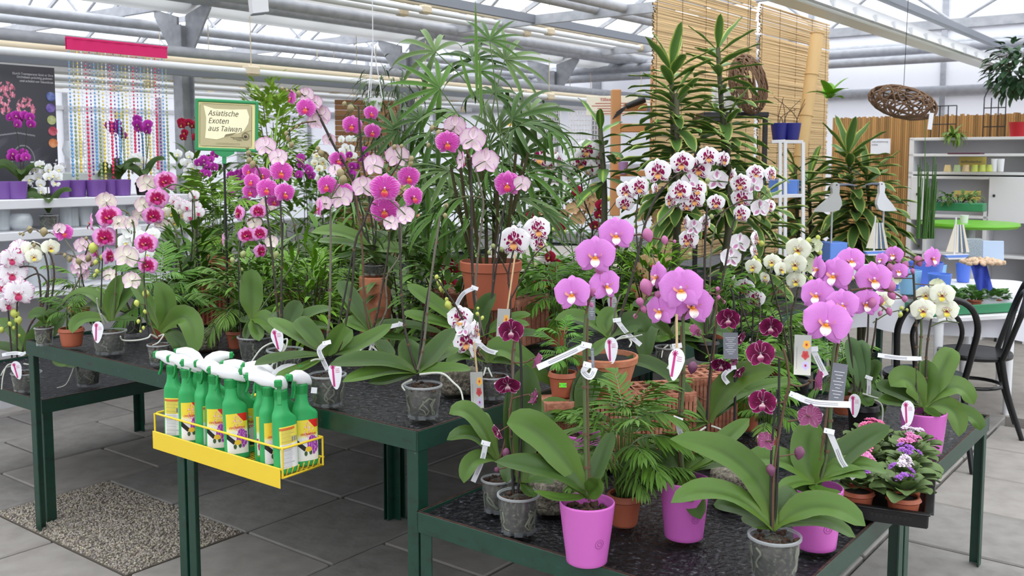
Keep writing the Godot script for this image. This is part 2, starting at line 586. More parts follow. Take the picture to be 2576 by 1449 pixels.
func roof() -> void:
	var root := Node3D.new()
	root.name = "ceiling"
	root.set_meta("kind", "structure")
	add_child(root)
	var bs := greenhouse_basis()
	var bars := 0.8
	var pm := {}
	for s in range(-3, 4):          # half spans across
		var v0 := 0.9 + 3.2 * s
		var v1 := v0 + 3.2
		if v0 < -8.8 or v1 > 14.1:
			continue
		var h0 := roof_h(v0 + 0.001)
		var h1 := roof_h(v1 - 0.001)
		var len := sqrt(3.2 * 3.2 + (h1 - h0) * (h1 - h0))
		var tilt := atan2(h1 - h0, 3.2)
		var b2 := bs * Basis(Vector3(1, 0, 0), tilt)
		if pm.is_empty():
			var g := Mb.new()
			g.box(Vector3.ZERO, Vector3(bars - 0.03, 0.004, len / 2 - 0.03))
			pm.g = g.mesh()
			var r := Mb.new()
			r.box(Vector3.ZERO, Vector3(0.035, 0.05, len))
			pm.r = r.mesh()
			var q := Mb.new()
			q.box(Vector3.ZERO, Vector3(20, 0.05, 0.05))
			pm.q = q.mesh()
		for k in 25:
			var u := -8.0 + bars * (k + 0.5)
			for half in 2:
				var f := 0.25 + 0.5 * half
				put("roof_pane", pm.g, mats.roof_glass, root, Transform3D(b2, uhv(u, lerpf(h0, h1, f), lerpf(v0, v1, f))))
		for k in 26:
			put("glazing_bar", pm.r, mats.galvanised, root, Transform3D(b2, uhv(-8.0 + bars * k, (h0 + h1) / 2 - 0.02, (v0 + v1) / 2)))
		for f in [0.02, 0.33, 0.66, 0.98]:
			put("purlin", pm.q, mats.galvanised_dark, root, Transform3D(b2, uhv(2.0, lerpf(h0, h1, f) - 0.05, lerpf(v0, v1, f))))
	# gutters with their sheet troughs, columns under them, trusses across
	for g in [-5.5, 0.9, 7.3, 13.7]:
		var m := Mb.new()
		var prof := PackedVector3Array()
		for q in [Vector2(0.30, 0.10), Vector2(0.27, 0.06), Vector2(0.16, -0.06), Vector2(0.08, -0.09), Vector2(-0.08, -0.09), Vector2(-0.16, -0.06), Vector2(-0.27, 0.06), Vector2(-0.30, 0.10)]:
			prof.append_array(PackedVector3Array([uhv(-8.0, GH + q.y, g + q.x), uhv(12.0, GH + q.y, g + q.x)]))
		m.grid(prof, 2, 8)
		part("gutter_trough", m, mats.shade_cloth, root)
		var e := Mb.new()
		for sd in [-0.30, 0.30]:
			e.box(uhv(2.0, GH + 0.085, g + sd), Vector3(20, 0.03, 0.03), bs)
		part("gutter_lip", e, mats.white_paint, root)
	var nc := 0
	for g in [0.9, 7.3]:
		for u in ([10.3, -3.2] if g < 1.0 else [-0.5, 2.2, 4.9, 7.6, 10.3]):
			nc += 1
			var c := Mb.new()
			c.box(uhv(u, GH / 2 - 0.1, g), Vector3(0.12, GH - 0.2, 0.03), bs, 0.004)
			c.box(uhv(u - 0.055, GH / 2 - 0.1, g), Vector3(0.012, GH - 0.2, 0.13), bs, 0.004)
			c.box(uhv(u + 0.055, GH / 2 - 0.1, g), Vector3(0.012, GH - 0.2, 0.13), bs, 0.004)
			var o := put("column", c.mesh(uhv(u, 0, g)), mats.galvanised, self, Transform3D(Basis(), uhv(u, 0, g)))
			o.set_meta("kind", "structure")
			for sd in [-1.0, 1.0]:
				var k := Mb.new()
				k.slab(PackedVector2Array([Vector2(0, 0), Vector2(0, -0.34), Vector2(0.06, -0.34), Vector2(0.34, 0.03), Vector2(0.34, 0.09)]), 0.02, uhv(u, GH - 0.12, g + sd * 0.06), Basis(VA * sd, Vector3.UP, (VA * sd).cross(Vector3.UP)))
				part("bracket", k, mats.galvanised, o)
	for u in [2.2, 4.9, 7.6, 10.3]:
		for s in [[0.9, 7.3], [7.3, 13.7]]:
			var t := Mb.new()
			t.box(uhv(u, GH + 0.0, (s[0] + s[1]) / 2), Vector3(0.05, 0.09, 6.4), bs)
			t.box(uhv(u, GH + 0.5, (s[0] + s[1]) / 2), Vector3(0.04, 0.07, 4.2), bs)
			for k in 9:
				var va := lerpf(s[0] + 0.3, s[1] - 0.3, k / 9.0)
				var vb := lerpf(s[0] + 0.3, s[1] - 0.3, (k + 1) / 9.0)
				var ha := GH + (0.0 if k % 2 == 0 else minf(0.5, roof_h(va) - GH - 0.1))
				var hb := GH + (0.0 if k % 2 == 1 else minf(0.5, roof_h(vb) - GH - 0.1))
				t.tube(PackedVector3Array([uhv(u, ha, va), uhv(u, hb, vb)]), 0.016, -1, 5)
			part("truss", t, mats.galvanised, root)
	# folded shade screens bunched along the slope
	for q in [[6.05, GH + 0.42], [9.0, GH + 0.5], [4.1, GH + 0.55]]:
		for u in [3.5, 6.2, 8.9]:
			var m := Mb.new()
			var pts := PackedVector3Array()
			for k in 9:
				pts.append(uhv(u - 1.2 + 0.3 * k, q[1] + 0.05 * sin(k * 1.7), q[0] + 0.05 * sin(k * 0.9 + u)))
			m.tube(pts, 0.09, 0.08, 9)
			part("folded_screen", m, mats.shade_cloth, root)

func pipe(x: float, y: float, v: float, r: float, m: Material, u0 := -4.0, u1 := 11.9, called := "heating_pipe", square := false) -> Node3D:
	var p := onv(x, y, v)
	var b := Mb.new()
	if square:
		b.box(uhv((u0 + u1) / 2, p.y, v), Vector3(u1 - u0, r * 2.2, r * 1.4), greenhouse_basis())
	else:
		b.tube(PackedVector3Array([uhv(u0, p.y, v), uhv((u0 + u1) / 2, p.y - 0.01, v), uhv(u1, p.y, v)]), r, -1, 10)
	var o := put(called, b.mesh(), m)
	o.set_meta("kind", "structure")
	return o

func pipes() -> void:
	var heat := "white heating pipe with cream couplings hung in rows below the glass roof"
	var grey := "grey steel pipe running lengthwise below the glass roof"
	for q in [[100, 132, 6.0], [300, 168, 6.9], [560, 186, 8.2], [560, 202, 9.2], [560, 216, 10.4], [560, 229, 11.6], [560, 160, 7.3], [560, 240, 12.6], [300, 205, 8.6], [300, 222, 9.8], [1000, 28, 6.4], [1450, 92, 6.0], [300, 186, 7.8]]:
		var o := pipe(q[0], q[1], q[2], 0.026, mats.pipe_white)
		tag(o, heat, "pipe", "white heating pipes below the roof")
		var h: float = onv(q[0], q[1], q[2]).y
		for k in 7:
			var u: float = -1.0 + 1.9 * k + 0.3 * q[2]
			if u > 11.8:
				continue
			var c := Mb.new()
			c.box(uhv(u, h, q[2]), Vector3(0.12, 0.075, 0.085), greenhouse_basis(), 0.015)
			c.tube(PackedVector3Array([uhv(u, h, q[2]), uhv(u, h + 0.4, q[2])]), 0.004, -1, 4)
			part("coupling", c, mats.pipe_cream, o)
	for q in [[100, 118, 6.2, 0.03], [560, 176, 8.4, 0.03], [560, 208, 9.8, 0.03], [1000, 14, 6.6, 0.03], [1450, 79, 6.2, 0.025]]:
		tag(pipe(q[0], q[1], q[2], q[3], mats.pipe_cream, -4.0, 11.9, "conduit"), "cream conduit running lengthwise beside a heating pipe", "pipe", "cream conduits below the roof")
	for q in [[200, 40, 7.9, 0.045], [200, 63, 8.3, 0.04], [100, 93, 6.8, 0.045], [560, 140, 8.4, 0.04], [860, 47, 6.9, 0.05], [1150, 78, 6.6, 0.05], [1500, 122, 6.9, 0.04], [1500, 148, 7.0, 0.035], [760, 128, 9.0, 0.04], [760, 112, 9.6, 0.04], [1560, 16, 4.6, 0.045], [1560, 36, 4.9, 0.045]]:
		tag(pipe(q[0], q[1], q[2], q[3], mats.galvanised, -4.0, 11.9, "steel_pipe"), grey, "pipe", "grey steel pipes below the roof")
	for q in [[100, 107, 6.9, 0.025], [100, 150, 6.5, 0.03], [560, 150, 8.3, 0.03], [560, 195, 9.0, 0.025], [1375, 54, 5.6, 0.035], [560, 222, 11.0, 0.025], [850, 26, 7.4, 0.04]]:
		tag(pipe(q[0], q[1], q[2], q[3], mats.galvanised_dark, -4.0, 11.9, "roof_rail", true), "dark grey square rail running lengthwise below the roof", "rail", "dark grey rails below the roof")
	for q in [[560, 172, 8.7, 0.05], [560, 193, 9.6, 0.05], [560, 212, 10.7, 0.05], [560, 228, 12.0, 0.05], [100, 160, 7.4, 0.045], [850, 12, 6.8, 0.05], [560, 246, 13.0, 0.05]]:
		tag(pipe(q[0], q[1], q[2], q[3], mats.white_paint, -4.0, 11.9, "screen_pack", true), "white shade screen folded flat along a wire below the roof", "screen", "folded shade screens below the roof")
	# rails near the end wall, running across
	for q in [[2200, 155, 11.2, 0.05, 2], [2200, 122, 11.4, 0.045, 1], [2350, 65, 11.0, 0.05, 2], [1300, 200, 11.6, 0.05, 2], [1300, 211, 11.5, 0.04, 2], [1500, 264, 11.7, 0.06, 1], [1330, 188, 11.3, 0.05, 2]]:
		var p := onu(q[0], q[1], q[2])
		var b := Mb.new()
		b.tube(PackedVector3Array([uhv(q[2], p.y, -2.0), uhv(q[2], p.y, 13.5)]), q[3], -1, 8)
		var o := put("cross_pipe", b.mesh(), mats.galvanised)
		o.set_meta("kind", "structure")
		tag(o, "grey pipe crossing in front of the white end wall", "pipe", "cross pipes at the end wall")
	# the long fluorescent fitting at the upper right
	var a := onv(1955, -10, 2.2)
	var b := onv(2512, 152, 2.2)
	var dir := UA
	var l := (b - a).dot(UA)
	var mid := a + UA * l / 2
	mid.y = (a.y + b.y) / 2
	var fit := thing("light_fitting", "long white strip light fitting slanting across the upper right under the roof", "lamp", mid)
	var m := Mb.new()
	var bs := greenhouse_basis()
	m.slab(PackedVector2Array([Vector2(-0.1, -0.04), Vector2(0.1, -0.04), Vector2(0.06, 0.05), Vector2(-0.06, 0.05)]), l, mid, Basis(VA, Vector3.UP, VA.cross(Vector3.UP)))
	part("housing", m, mats.white_paint, fit)
	var d := Mb.new()
	d.box(mid - Vector3(0, 0.05, 0), Vector3(l - 0.05, 0.025, 0.15), bs, 0.008)
	part("diffuser", d, mat("diffuser", Color(0.86, 0.87, 0.84), 0.3), fit)
	for k in 14:
		var c := Mb.new()
		c.box(mid + UA * (l * ((k + 0.5) / 14.0 - 0.5)) - Vector3(0, 0.02, 0) - VA * 0.1, Vector3(0.03, 0.05, 0.02), bs)
		part("clip", c, mats.pipe_white, fit)
	var rail := Mb.new()
	rail.box(mid + Vector3(0, 0.13, 0) - VA * 0.12 , Vector3(l + 1.0, 0.05, 0.06), bs)
	part("rail", rail, mats.galvanised_dark, fit)
	var spot := onv(650, 15, 5.6)
	var sp := thing("security_lamp", "small white box lamp hanging at the top edge above the green sign", "lamp", spot)
	var sm := Mb.new()
	sm.slab(PackedVector2Array([Vector2(-0.05, -0.06), Vector2(0.06, -0.04), Vector2(0.05, 0.12), Vector2(-0.065, 0.12)]), 0.1, spot, Basis(Vector3.UP, 0.5))
	part("housing", sm, mats.white_paint, sp)
	var sg := Mb.new()
	sg.box(spot + Vector3(0.0, -0.055, 0), Vector3(0.09, 0.008, 0.09), Basis(Vector3.UP, 0.5) * Basis(Vector3(0, 0, 1), 0.17))
	part("lens", sg, mats.galvanised_dark, sp)

# ---------------------------------------------------------------- benches
func bench(label: String, u0: float, u1: float, v0: float, v1: float, h: float, seed_ := 1.0) -> Node3D:
	var o := thing("plant_bench", label, "bench", uhv((u0 + u1) / 2, 0, (v0 + v1) / 2))
	var bs := greenhouse_basis()
	var n := 26
	var p := PackedVector3Array()
	for j in n + 1:
		for i in n + 1:
			var u := lerpf(u0 + 0.004, u1 - 0.004, float(i) / n)
			var v := lerpf(v0 + 0.004, v1 - 0.004, float(j) / n)
			var edge := minf(minf(i, n - i), minf(j, n - j))
			p.append(uhv(u, h - 0.016 + 0.004 * n2(u * 5 + seed_, v * 5) + 0.004 * n2(u * 17, v * 13) + (0.006 if edge < 1 else 0.0), v))
	part("foil_lining", Mb.new().grid(p, n + 1, n + 1), mats.foil, o)
	var tray := Mb.new()
	tray.box(uhv((u0 + u1) / 2, h - 0.042, (v0 + v1) / 2), Vector3(u1 - u0 - 0.01, 0.012, v1 - v0 - 0.01), bs)
	part("tray_bottom", tray, mats.green_iron, o)
	for e in [[u0, 0], [u1, 0], [v0, 1], [v1, 1]]:
		var r := Mb.new()
		var c := uhv(e[0], h - 0.03, (v0 + v1) / 2) if e[1] == 0 else uhv((u0 + u1) / 2, h - 0.03, e[0])
		var s := Vector3(0.007, 0.06, v1 - v0 + 0.007) if e[1] == 0 else Vector3(u1 - u0 + 0.007, 0.06, 0.007)
		r.box(c, s, bs, 0.0015)
		var ra := part("rail", r, mats.green_iron, o)
		var w := Mb.new()
		w.box(c + Vector3(0, 0.0306, 0), Vector3(s.x - 0.001, 0.002, s.z - 0.001), bs)
		part("worn_edge", w, mats.rust_edge, ra)
	for su in [0, 1]:
		for sv in [0, 1]:
			var g := Mb.new()
			var uu := (u0 + 0.006) if su == 0 else (u1 - 0.006)
			var vv := (v0 + 0.006) if sv == 0 else (v1 - 0.006)
			var du := 0.019 if su == 0 else -0.019
			var dv := 0.019 if sv == 0 else -0.019
			g.box(uhv(uu + du, (h - 0.05) / 2, vv), Vector3(0.042, h - 0.05, 0.006), bs, 0.001)
			g.box(uhv(uu, (h - 0.05) / 2, vv + dv), Vector3(0.006, h - 0.05, 0.042), bs, 0.001)
			part("leg", g, mats.green_iron, o)
	return o

# ---------------------------------------------------------------- flowers
# petal prints: s across (-1..1), t from the claw (0) to the tip (1); kind 0 petal, 1 sepal, 2 upper sepal; back = reverse side
func petal_color(variety: String, s: float, t: float, kind: int, back: bool) -> Color:
	var r := Vector2(s * 0.55, t).length()
	var ang := atan2(s * 0.55, t + 0.05)
	var vein := absf(sin(ang * 17.0 + n2(ang * 3, t * 2) * 1.2))
	var edge := maxf(absf(s), t)
	var out := Color.WHITE
	match variety:
		"striped":      # magenta, white veins and rim; pale reverse
			if back:
				out = Color(0.96, 0.87, 0.91).lerp(Color(0.85, 0.55, 0.82), smooth(0.75, 1.0, edge + 0.06 * n2(s * 6, t * 6)) * 0.7)
				out = out.lerp(Color(0.93, 0.88, 0.76), smooth(0.5, 0.0, absf(s)) * (0.5 if kind > 0 else 0.12))
			else:
				out = Color(0.80, 0.25, 0.66)
				out = out.lerp(Color(0.89, 0.48, 0.80), smooth(0.55, 1.0, r))
				out = out.lerp(Color(0.97, 0.86, 0.95), smooth(0.90, 1.0, vein) * (0.35 + 0.5 * smooth(0.6, 1.0, r)))
				out = out.lerp(Color(0.98, 0.85, 0.93), smooth(0.93, 1.0, edge + 0.04 * n2(s * 9, t * 9)) * 0.75)
				out = out.lerp(Color(1, 0.9, 0.96), smooth(0.14, 0.0, r))
		"spotted":      # pink rim, dark magenta speckled heart
			if back:
				out = Color(0.95, 0.93, 0.85).lerp(Color(0.93, 0.82, 0.88), smooth(0.4, 1.0, edge))
			else:
				out = Color(0.93, 0.68, 0.87).lerp(Color(0.86, 0.55, 0.80), smooth(0.5, 0.95, edge))
				var reach := 0.68 + 0.14 * n2(ang * 9, 3.0)
				var k := smooth(reach + 0.12, reach - 0.25, r + 0.30 * maxf(0.0, n2(s * 26, t * 26)))
				out = out.lerp(Color(0.95, 0.8, 0.78), smooth(0.15, 0.5, k) * 0.4)
				out = out.lerp(Color(0.68, 0.08, 0.36), smooth(0.35, 0.75, k))
		"harlequin":    # white with magenta blotches
			out = Color(0.965, 0.955, 0.965)
			if back:
				out = out.lerp(Color(0.80, 0.45, 0.66), smooth(0.62, 0.3, Vector2(s, (t - 0.5) * 1.6).length()) * (0.8 if kind > 0 else 0.1))
			else:
				var m := Color(0.58, 0.07, 0.33)
				if kind == 0:
					var b1 := Vector2(s * 0.55 - 0.12, t - 0.22).length() - 0.03 * n2(s * 8, t * 8)
					var b2 := Vector2(s * 0.55 + 0.22, t - 0.30).length()
					out = out.lerp(m, smooth(0.235, 0.20, b1))
					out = out.lerp(m, smooth(0.11, 0.09, b2) + smooth(0.06, 0.045, Vector2(s * 0.55 + 0.1, t - 0.55).length()))
					out = out.lerp(m, smooth(0.62, 0.68, n2(s * 5 + 40, t * 6)) * 0.9)
				else:
					out = out.lerp(m, smooth(0.30, 0.45, n2(s * 3.0 + 7, t * 3.4 + kind * 5) + 0.62 - absf(t - (0.62 if kind == 1 else 0.4)) * 1.4 - absf(s) * 0.25))
		"lilac":        # large plain orchid pink
			out = Color(0.88, 0.56, 0.87).lerp(Color(0.81, 0.42, 0.79), smooth(0.85, 0.1, r) * 0.45)
			out = out.lerp(Color(0.88, 0.60, 0.89), smooth(0.9, 1.0, vein) * 0.35)
			out = out.lerp(Color(0.95, 0.82, 0.95), smooth(0.2, 0.0, r))
			if back:
				out = out.lerp(Color(0.93, 0.80, 0.90), 0.35)
		"cream":        # cream white, few dark dashes near the heart
			out = Color(0.955, 0.955, 0.89).lerp(Color(0.91, 0.93, 0.80), smooth(0.3, 0.0, absf(s)) * 0.35)
			if not back:
				var m2 := Color(0.52, 0.14, 0.30)
				out = out.lerp(m2, smooth(0.62, 0.72, n2(s * 7 + 3, t * 18 + kind * 9) + 0.55 * smooth(0.5, 0.2, r)) * smooth(0.75, 0.3, r))
				out = out.lerp(Color(0.88, 0.86, 0.35), smooth(0.16, 0.05, r) * 0.8)
			else:
				out = Color(0.93, 0.95, 0.82)
		"maroon":       # dark velvet with a white rim
			if back:
				out = Color(0.52, 0.22, 0.39).lerp(Color(0.78, 0.62, 0.70), smooth(0.8, 1.0, vein) * 0.5)
				out = out.lerp(Color(0.93, 0.85, 0.88), smooth(0.93, 1.0, edge))
			else:
				out = Color(0.36, 0.04, 0.20).lerp(Color(0.56, 0.10, 0.36), smooth(0.5, 0.95, edge))
				out = out.lerp(Color(0.60, 0.18, 0.42), smooth(0.9, 1.0, vein) * 0.4)
				out = out.lerp(Color(0.94, 0.85, 0.89), smooth(0.93, 0.985, edge + 0.03 * n2(s * 12, t * 12)))
		"splashed":     # white, magenta dashes along the rim, freckles
			out = Color(0.97, 0.95, 0.97)
			if not back:
				var m3 := Color(0.70, 0.17, 0.52)
				out = out.lerp(m3, smooth(0.72, 0.95, edge) * smooth(0.78, 0.95, vein))
				out = out.lerp(m3, smooth(0.5, 0.62, n2(s * 13, t * 13 + 20)) * smooth(0.8, 0.4, r) * 0.9)
		"white":
			out = Color(0.965, 0.97, 0.965)
		"peach":
			out = Color(0.90, 0.74, 0.58).lerp(Color(0.88, 0.60, 0.55), smooth(0.85, 1.0, vein) * 0.7)
			out = out.lerp(Color(0.80, 0.80, 0.47), smooth(0.45, 0.0, absf(s)) * 0.6)
		"violet":
			out = Color(0.66, 0.16, 0.60).lerp(Color(0.76, 0.28, 0.70), smooth(0.4, 1.0, r))
		"crimson":
			out = Color(0.62, 0.08, 0.22).lerp(Color(0.45, 0.04, 0.15), smooth(0.6, 0.0, r))
	return out

const LIP := {   # middle lobe, side lobes, callus and throat
	"striped": [Color(0.75, 0.12, 0.30), Color(0.78, 0.20, 0.45), Color(0.85, 0.55, 0.2)],
	"spotted": [Color(0.70, 0.08, 0.45), Color(0.9, 0.55, 0.4), Color(0.4, 0.02, 0.12)],
	"harlequin": [Color(0.85, 0.62, 0.35), Color(0.93, 0.80, 0.62), Color(0.5, 0.08, 0.22)],
	"lilac": [Color(0.96, 0.93, 0.9), Color(0.9, 0.62, 0.42), Color(0.9, 0.58, 0.15)],
	"cream": [Color(0.9, 0.82, 0.3), Color(0.93, 0.90, 0.5), Color(0.5, 0.1, 0.2)],
	"maroon": [Color(0.5, 0.12, 0.32), Color(0.42, 0.07, 0.24), Color(0.9, 0.8, 0.8)],
	"splashed": [Color(0.68, 0.12, 0.35), Color(0.75, 0.3, 0.5), Color(0.7, 0.2, 0.3)],
	"white": [Color(0.93, 0.93, 0.7), Color(0.95, 0.95, 0.9), Color(0.85, 0.75, 0.3)],
	"peach": [Color(0.75, 0.2, 0.3), Color(0.8, 0.5, 0.35), Color(0.85, 0.6, 0.2)],
	"violet": [Color(0.5, 0.05, 0.35), Color(0.6, 0.1, 0.45), Color(0.85, 0.7, 0.7)],
	"crimson": [Color(0.4, 0.02, 0.12), Color(0.5, 0.05, 0.15), Color(0.9, 0.8, 0.3)]}

func petal_mats(variety: String, kind: int) -> Array:
	var o := []
	for back in [false, true]:
		var kk := 1 if kind == 2 and variety != "harlequin" else kind
		var key := "petal_%s_%d_%s" % [variety, kk, back]
		if not mats.has(key):
			var m := mat(key, Color.WHITE, 0.62, {"backlight_enabled": true, "backlight": Color(0.5, 0.5, 0.5), "metallic_specular": 0.3})
			var size := 24 if variety in ["white", "violet", "crimson", "peach"] else 80
			m.albedo_texture = image(size, size, func(x: float, y: float) -> Color: return petal_color(variety, x * 2.0 - 1.0, y, kk, back))
			m.texture_repeat = false
		o.append(mats[key])
	return o

# unit flower: about 1 wide, facing +z, up +y
func petal_mesh(kind: int, ruffle: int) -> ArrayMesh:
	var key := "petal%d_%d" % [kind, ruffle]
	if meshes.has(key):
		return meshes[key]
	var len: float = [0.53, 0.50, 0.50][kind]
	var wid: float = [0.36, 0.175, 0.185][kind]
	var w := 9
	var h := 9
	var fr := PackedVector3Array()
	var bk := PackedVector3Array()
	var uv := PackedVector2Array()
	for j in h:
		var t := float(j) / (h - 1)
		var tt := 1.0 - pow(1.0 - t, 1.35)
		var half: float
		if kind == 0:
			half = wid * pow(maxf(sin(PI * pow(tt, 0.92)), 0.0), 0.55) * (0.25 + 0.75 * smoothstep(0.0, 0.33, tt))
		else:
			half = wid * pow(maxf(sin(PI * pow(tt, 0.85)), 0.0), 0.6) * (0.55 + 0.45 * smoothstep(0.0, 0.3, tt))
		half = maxf(half, 0.006)
		for i in w:
			var s := float(i) / (w - 1) * 2.0 - 1.0
			var z := 0.05 * sin(tt * PI) - 0.06 * tt * tt - 0.035 * s * s * tt + 0.012 * ruffle * sin(s * 5.0 + tt * 6.0 + ruffle) * absf(s) * tt
			if ruffle == 3:       # cupped
				z += 0.16 * tt * tt + 0.05 * s * s
			var p := Vector3(s * half, len * tt - 0.035 * s * s * tt * (1.0 if kind == 0 else 0.3), z)
			fr.append(p)
			bk.append(p - Vector3(0, 0, 0.007 * (1.0 - pow(absf(s), 4.0))))
			uv.append(Vector2(0.5 + 0.5 * s, tt))
	var m := ArrayMesh.new()
	Mb.new().grid(fr, w, h, uv).add_to(m)
	var rb := PackedVector3Array()
	var ru := PackedVector2Array()
	for j in h:
		for i in w:
			rb.append(bk[j * w + w - 1 - i])
			ru.append(uv[j * w + w - 1 - i])
	Mb.new().grid(rb, w, h, ru).add_to(m)
	meshes[key] = m
	return m

func lip_mesh(variety: String) -> ArrayMesh:
	var key := "lip" + variety
	if meshes.has(key):
		return meshes[key]
	var c: Array = LIP[variety]
	var b := Mb.new()
	var white: Color = petal_color(variety, 0.0, 0.05, 0, false).srgb_to_linear()
	b.paint(white.lerp(Color(0.8, 0.8, 0.8), 0.3)).ball(Vector3(0, 0.01, 0.06), Vector3(0.024, 0.026, 0.045), Basis(), 8, 5)
	b.paint(c[2].srgb_to_linear()).ball(Vector3(0, -0.035, 0.055), Vector3(0.035, 0.025, 0.03), Basis(), 7, 4)
	for sg in [-1.0, 1.0]:
		var p := PackedVector3Array()
		var q := PackedColorArray()
		for j in 5:
			var t := j / 4.0
			for i in 4:
				var s := i / 3.0 * 2.0 - 1.0
				p.append(Vector3(sg * (0.03 + 0.075 * sin(t * 1.9) + 0.012 * s), -0.05 + 0.085 * t + 0.012 * s * sg, 0.03 + 0.09 * t - 0.02 * t * t + s * 0.034 * sin(PI * (0.15 + 0.75 * t))))
				q.append(c[1].srgb_to_linear().lerp(white, 0.5 * t if absf(s) < 0.9 else 0.0))
		b.grid(p, 4, 5, PackedVector2Array(), q)
	var p2 := PackedVector3Array()
	var q2 := PackedColorArray()
	for j in 7:
		var t := j / 6.0
		var half := 0.075 * pow(maxf(sin(PI * (0.18 + 0.8 * t)), 0.0), 0.8) + 0.004
		for i in 5:
			var s := i / 4.0 * 2.0 - 1.0
			p2.append(Vector3(s * half, -0.05 - 0.15 * t, 0.05 + 0.1 * sin(t * 2.0) - 0.05 * t + 0.03 * s * s))
			q2.append(c[0].srgb_to_linear().lerp(c[2].srgb_to_linear(), smooth(0.45, 0.0, t)).lerp(white, smooth(0.65, 1.0, t) * (0.85 if variety == "lilac" else 0.15)))
	b.grid(p2, 5, 7, PackedVector2Array(), q2)
	for k in b.v.size():
		b.v[k] = (b.v[k] + Vector3(0, 0.02, 0)) * 1.45 - Vector3(0, 0.02, 0)
	meshes[key] = b.mesh()
	return meshes[key]

# one flower as part of a plant; detail 2 = petals as parts, 1 = one joined mesh
func flower(parent: Node3D, variety: String, where: Vector3, size: float, yaw: float, pitch: float, roll: float, detail := 2) -> Node3D:
	var toward := (EYE - where).normalized()
	var bs := Basis.looking_at(-toward, Vector3.UP) * Basis(Vector3.UP, deg_to_rad(yaw)) * Basis(Vector3(1, 0, 0), deg_to_rad(pitch)) * Basis(Vector3(0, 0, 1), deg_to_rad(roll))
	var xf := Transform3D(bs.scaled(Vector3.ONE * size), where - parent.global_position)
	var lm := vmat("lip", 0.45, {"metallic_specular": 0.4})
	var set_ := [[2, 0.0, 0], [1, 140.0, 0], [1, -140.0, 0], [0, 73.0, 0.014], [0, -73.0, 0.014]]
	if detail == 1:
		var key := "whole" + variety
		if not meshes.has(key):
			var am := ArrayMesh.new()
			var mm := []
			var jf := {}
			for q in set_:
				var pm := petal_mesh(q[0], 1)
				var tr := Transform3D(Basis(Vector3(0, 0, 1), deg_to_rad(q[1])), Vector3(0, 0, q[2]))
				for sf in 2:
					var st: SurfaceTool = jf.get([mini(q[0], 1), sf])
					if st == null:
						st = SurfaceTool.new()
						jf[[mini(q[0], 1), sf]] = st
					st.append_from(pm, sf, tr)
			for k in jf:
				jf[k].commit(am)
				mm.append(petal_mats(variety, k[0])[k[1]])
			var st2 := SurfaceTool.new()
			st2.append_from(lip_mesh(variety), 0, Transform3D())
			st2.commit(am)
			mm.append(lm)
			for k in mm.size():
				am.surface_set_material(k, mm[k])
			meshes[key] = am
		var o1 := MeshInstance3D.new()
		o1.name = "flower"
		o1.mesh = meshes[key]
		o1.transform = xf
		parent.add_child(o1, true)
		return o1
	var fl := put("flower", lip_mesh(variety), lm, parent, xf)
	var ruf := 3 if variety == "maroon" and rng.randf() < 0.8 else (1 + rng.randi() % 2)
	for q in set_:
		var tr := Transform3D(Basis(Vector3(0, 0, 1), deg_to_rad(q[1] + rr(-4, 4))) * Basis(Vector3(1, 0, 0), rr(-0.1, 0.16)), Vector3(0, 0, q[2]))
		put("petal" if q[0] == 0 else "sepal", petal_mesh(q[0], ruf), petal_mats(variety, q[0]), fl, tr)
	return fl

func bud(parent: Node3D, where: Vector3, size: float, m: Material, along := Vector3.DOWN) -> void:
	if not meshes.has("bud"):
		var p := PackedVector2Array()
		for k in 9:
			var t := k / 8.0
			p.append(Vector2(0.40 * pow(sin(PI * clampf(0.04 + 0.94 * t, 0, 1)), 0.75) * (1.05 - 0.25 * t), t - 0.5))
		meshes.bud = Mb.new().lathe(p, 10, true).mesh()
	var y := along.normalized()
	var x := y.cross(Vector3(0.3, 0.2, 1)).normalized()
	put("bud", meshes.bud, m, parent, Transform3D(Basis(x, y, x.cross(y)).scaled(Vector3.ONE * size), where - parent.global_position))

# ---------------------------------------------------------------- leaves
const LEAF_TONES := [Color(0.25, 0.355, 0.14), Color(0.28, 0.40, 0.14), Color(0.225, 0.32, 0.135), Color(0.31, 0.425, 0.17)]
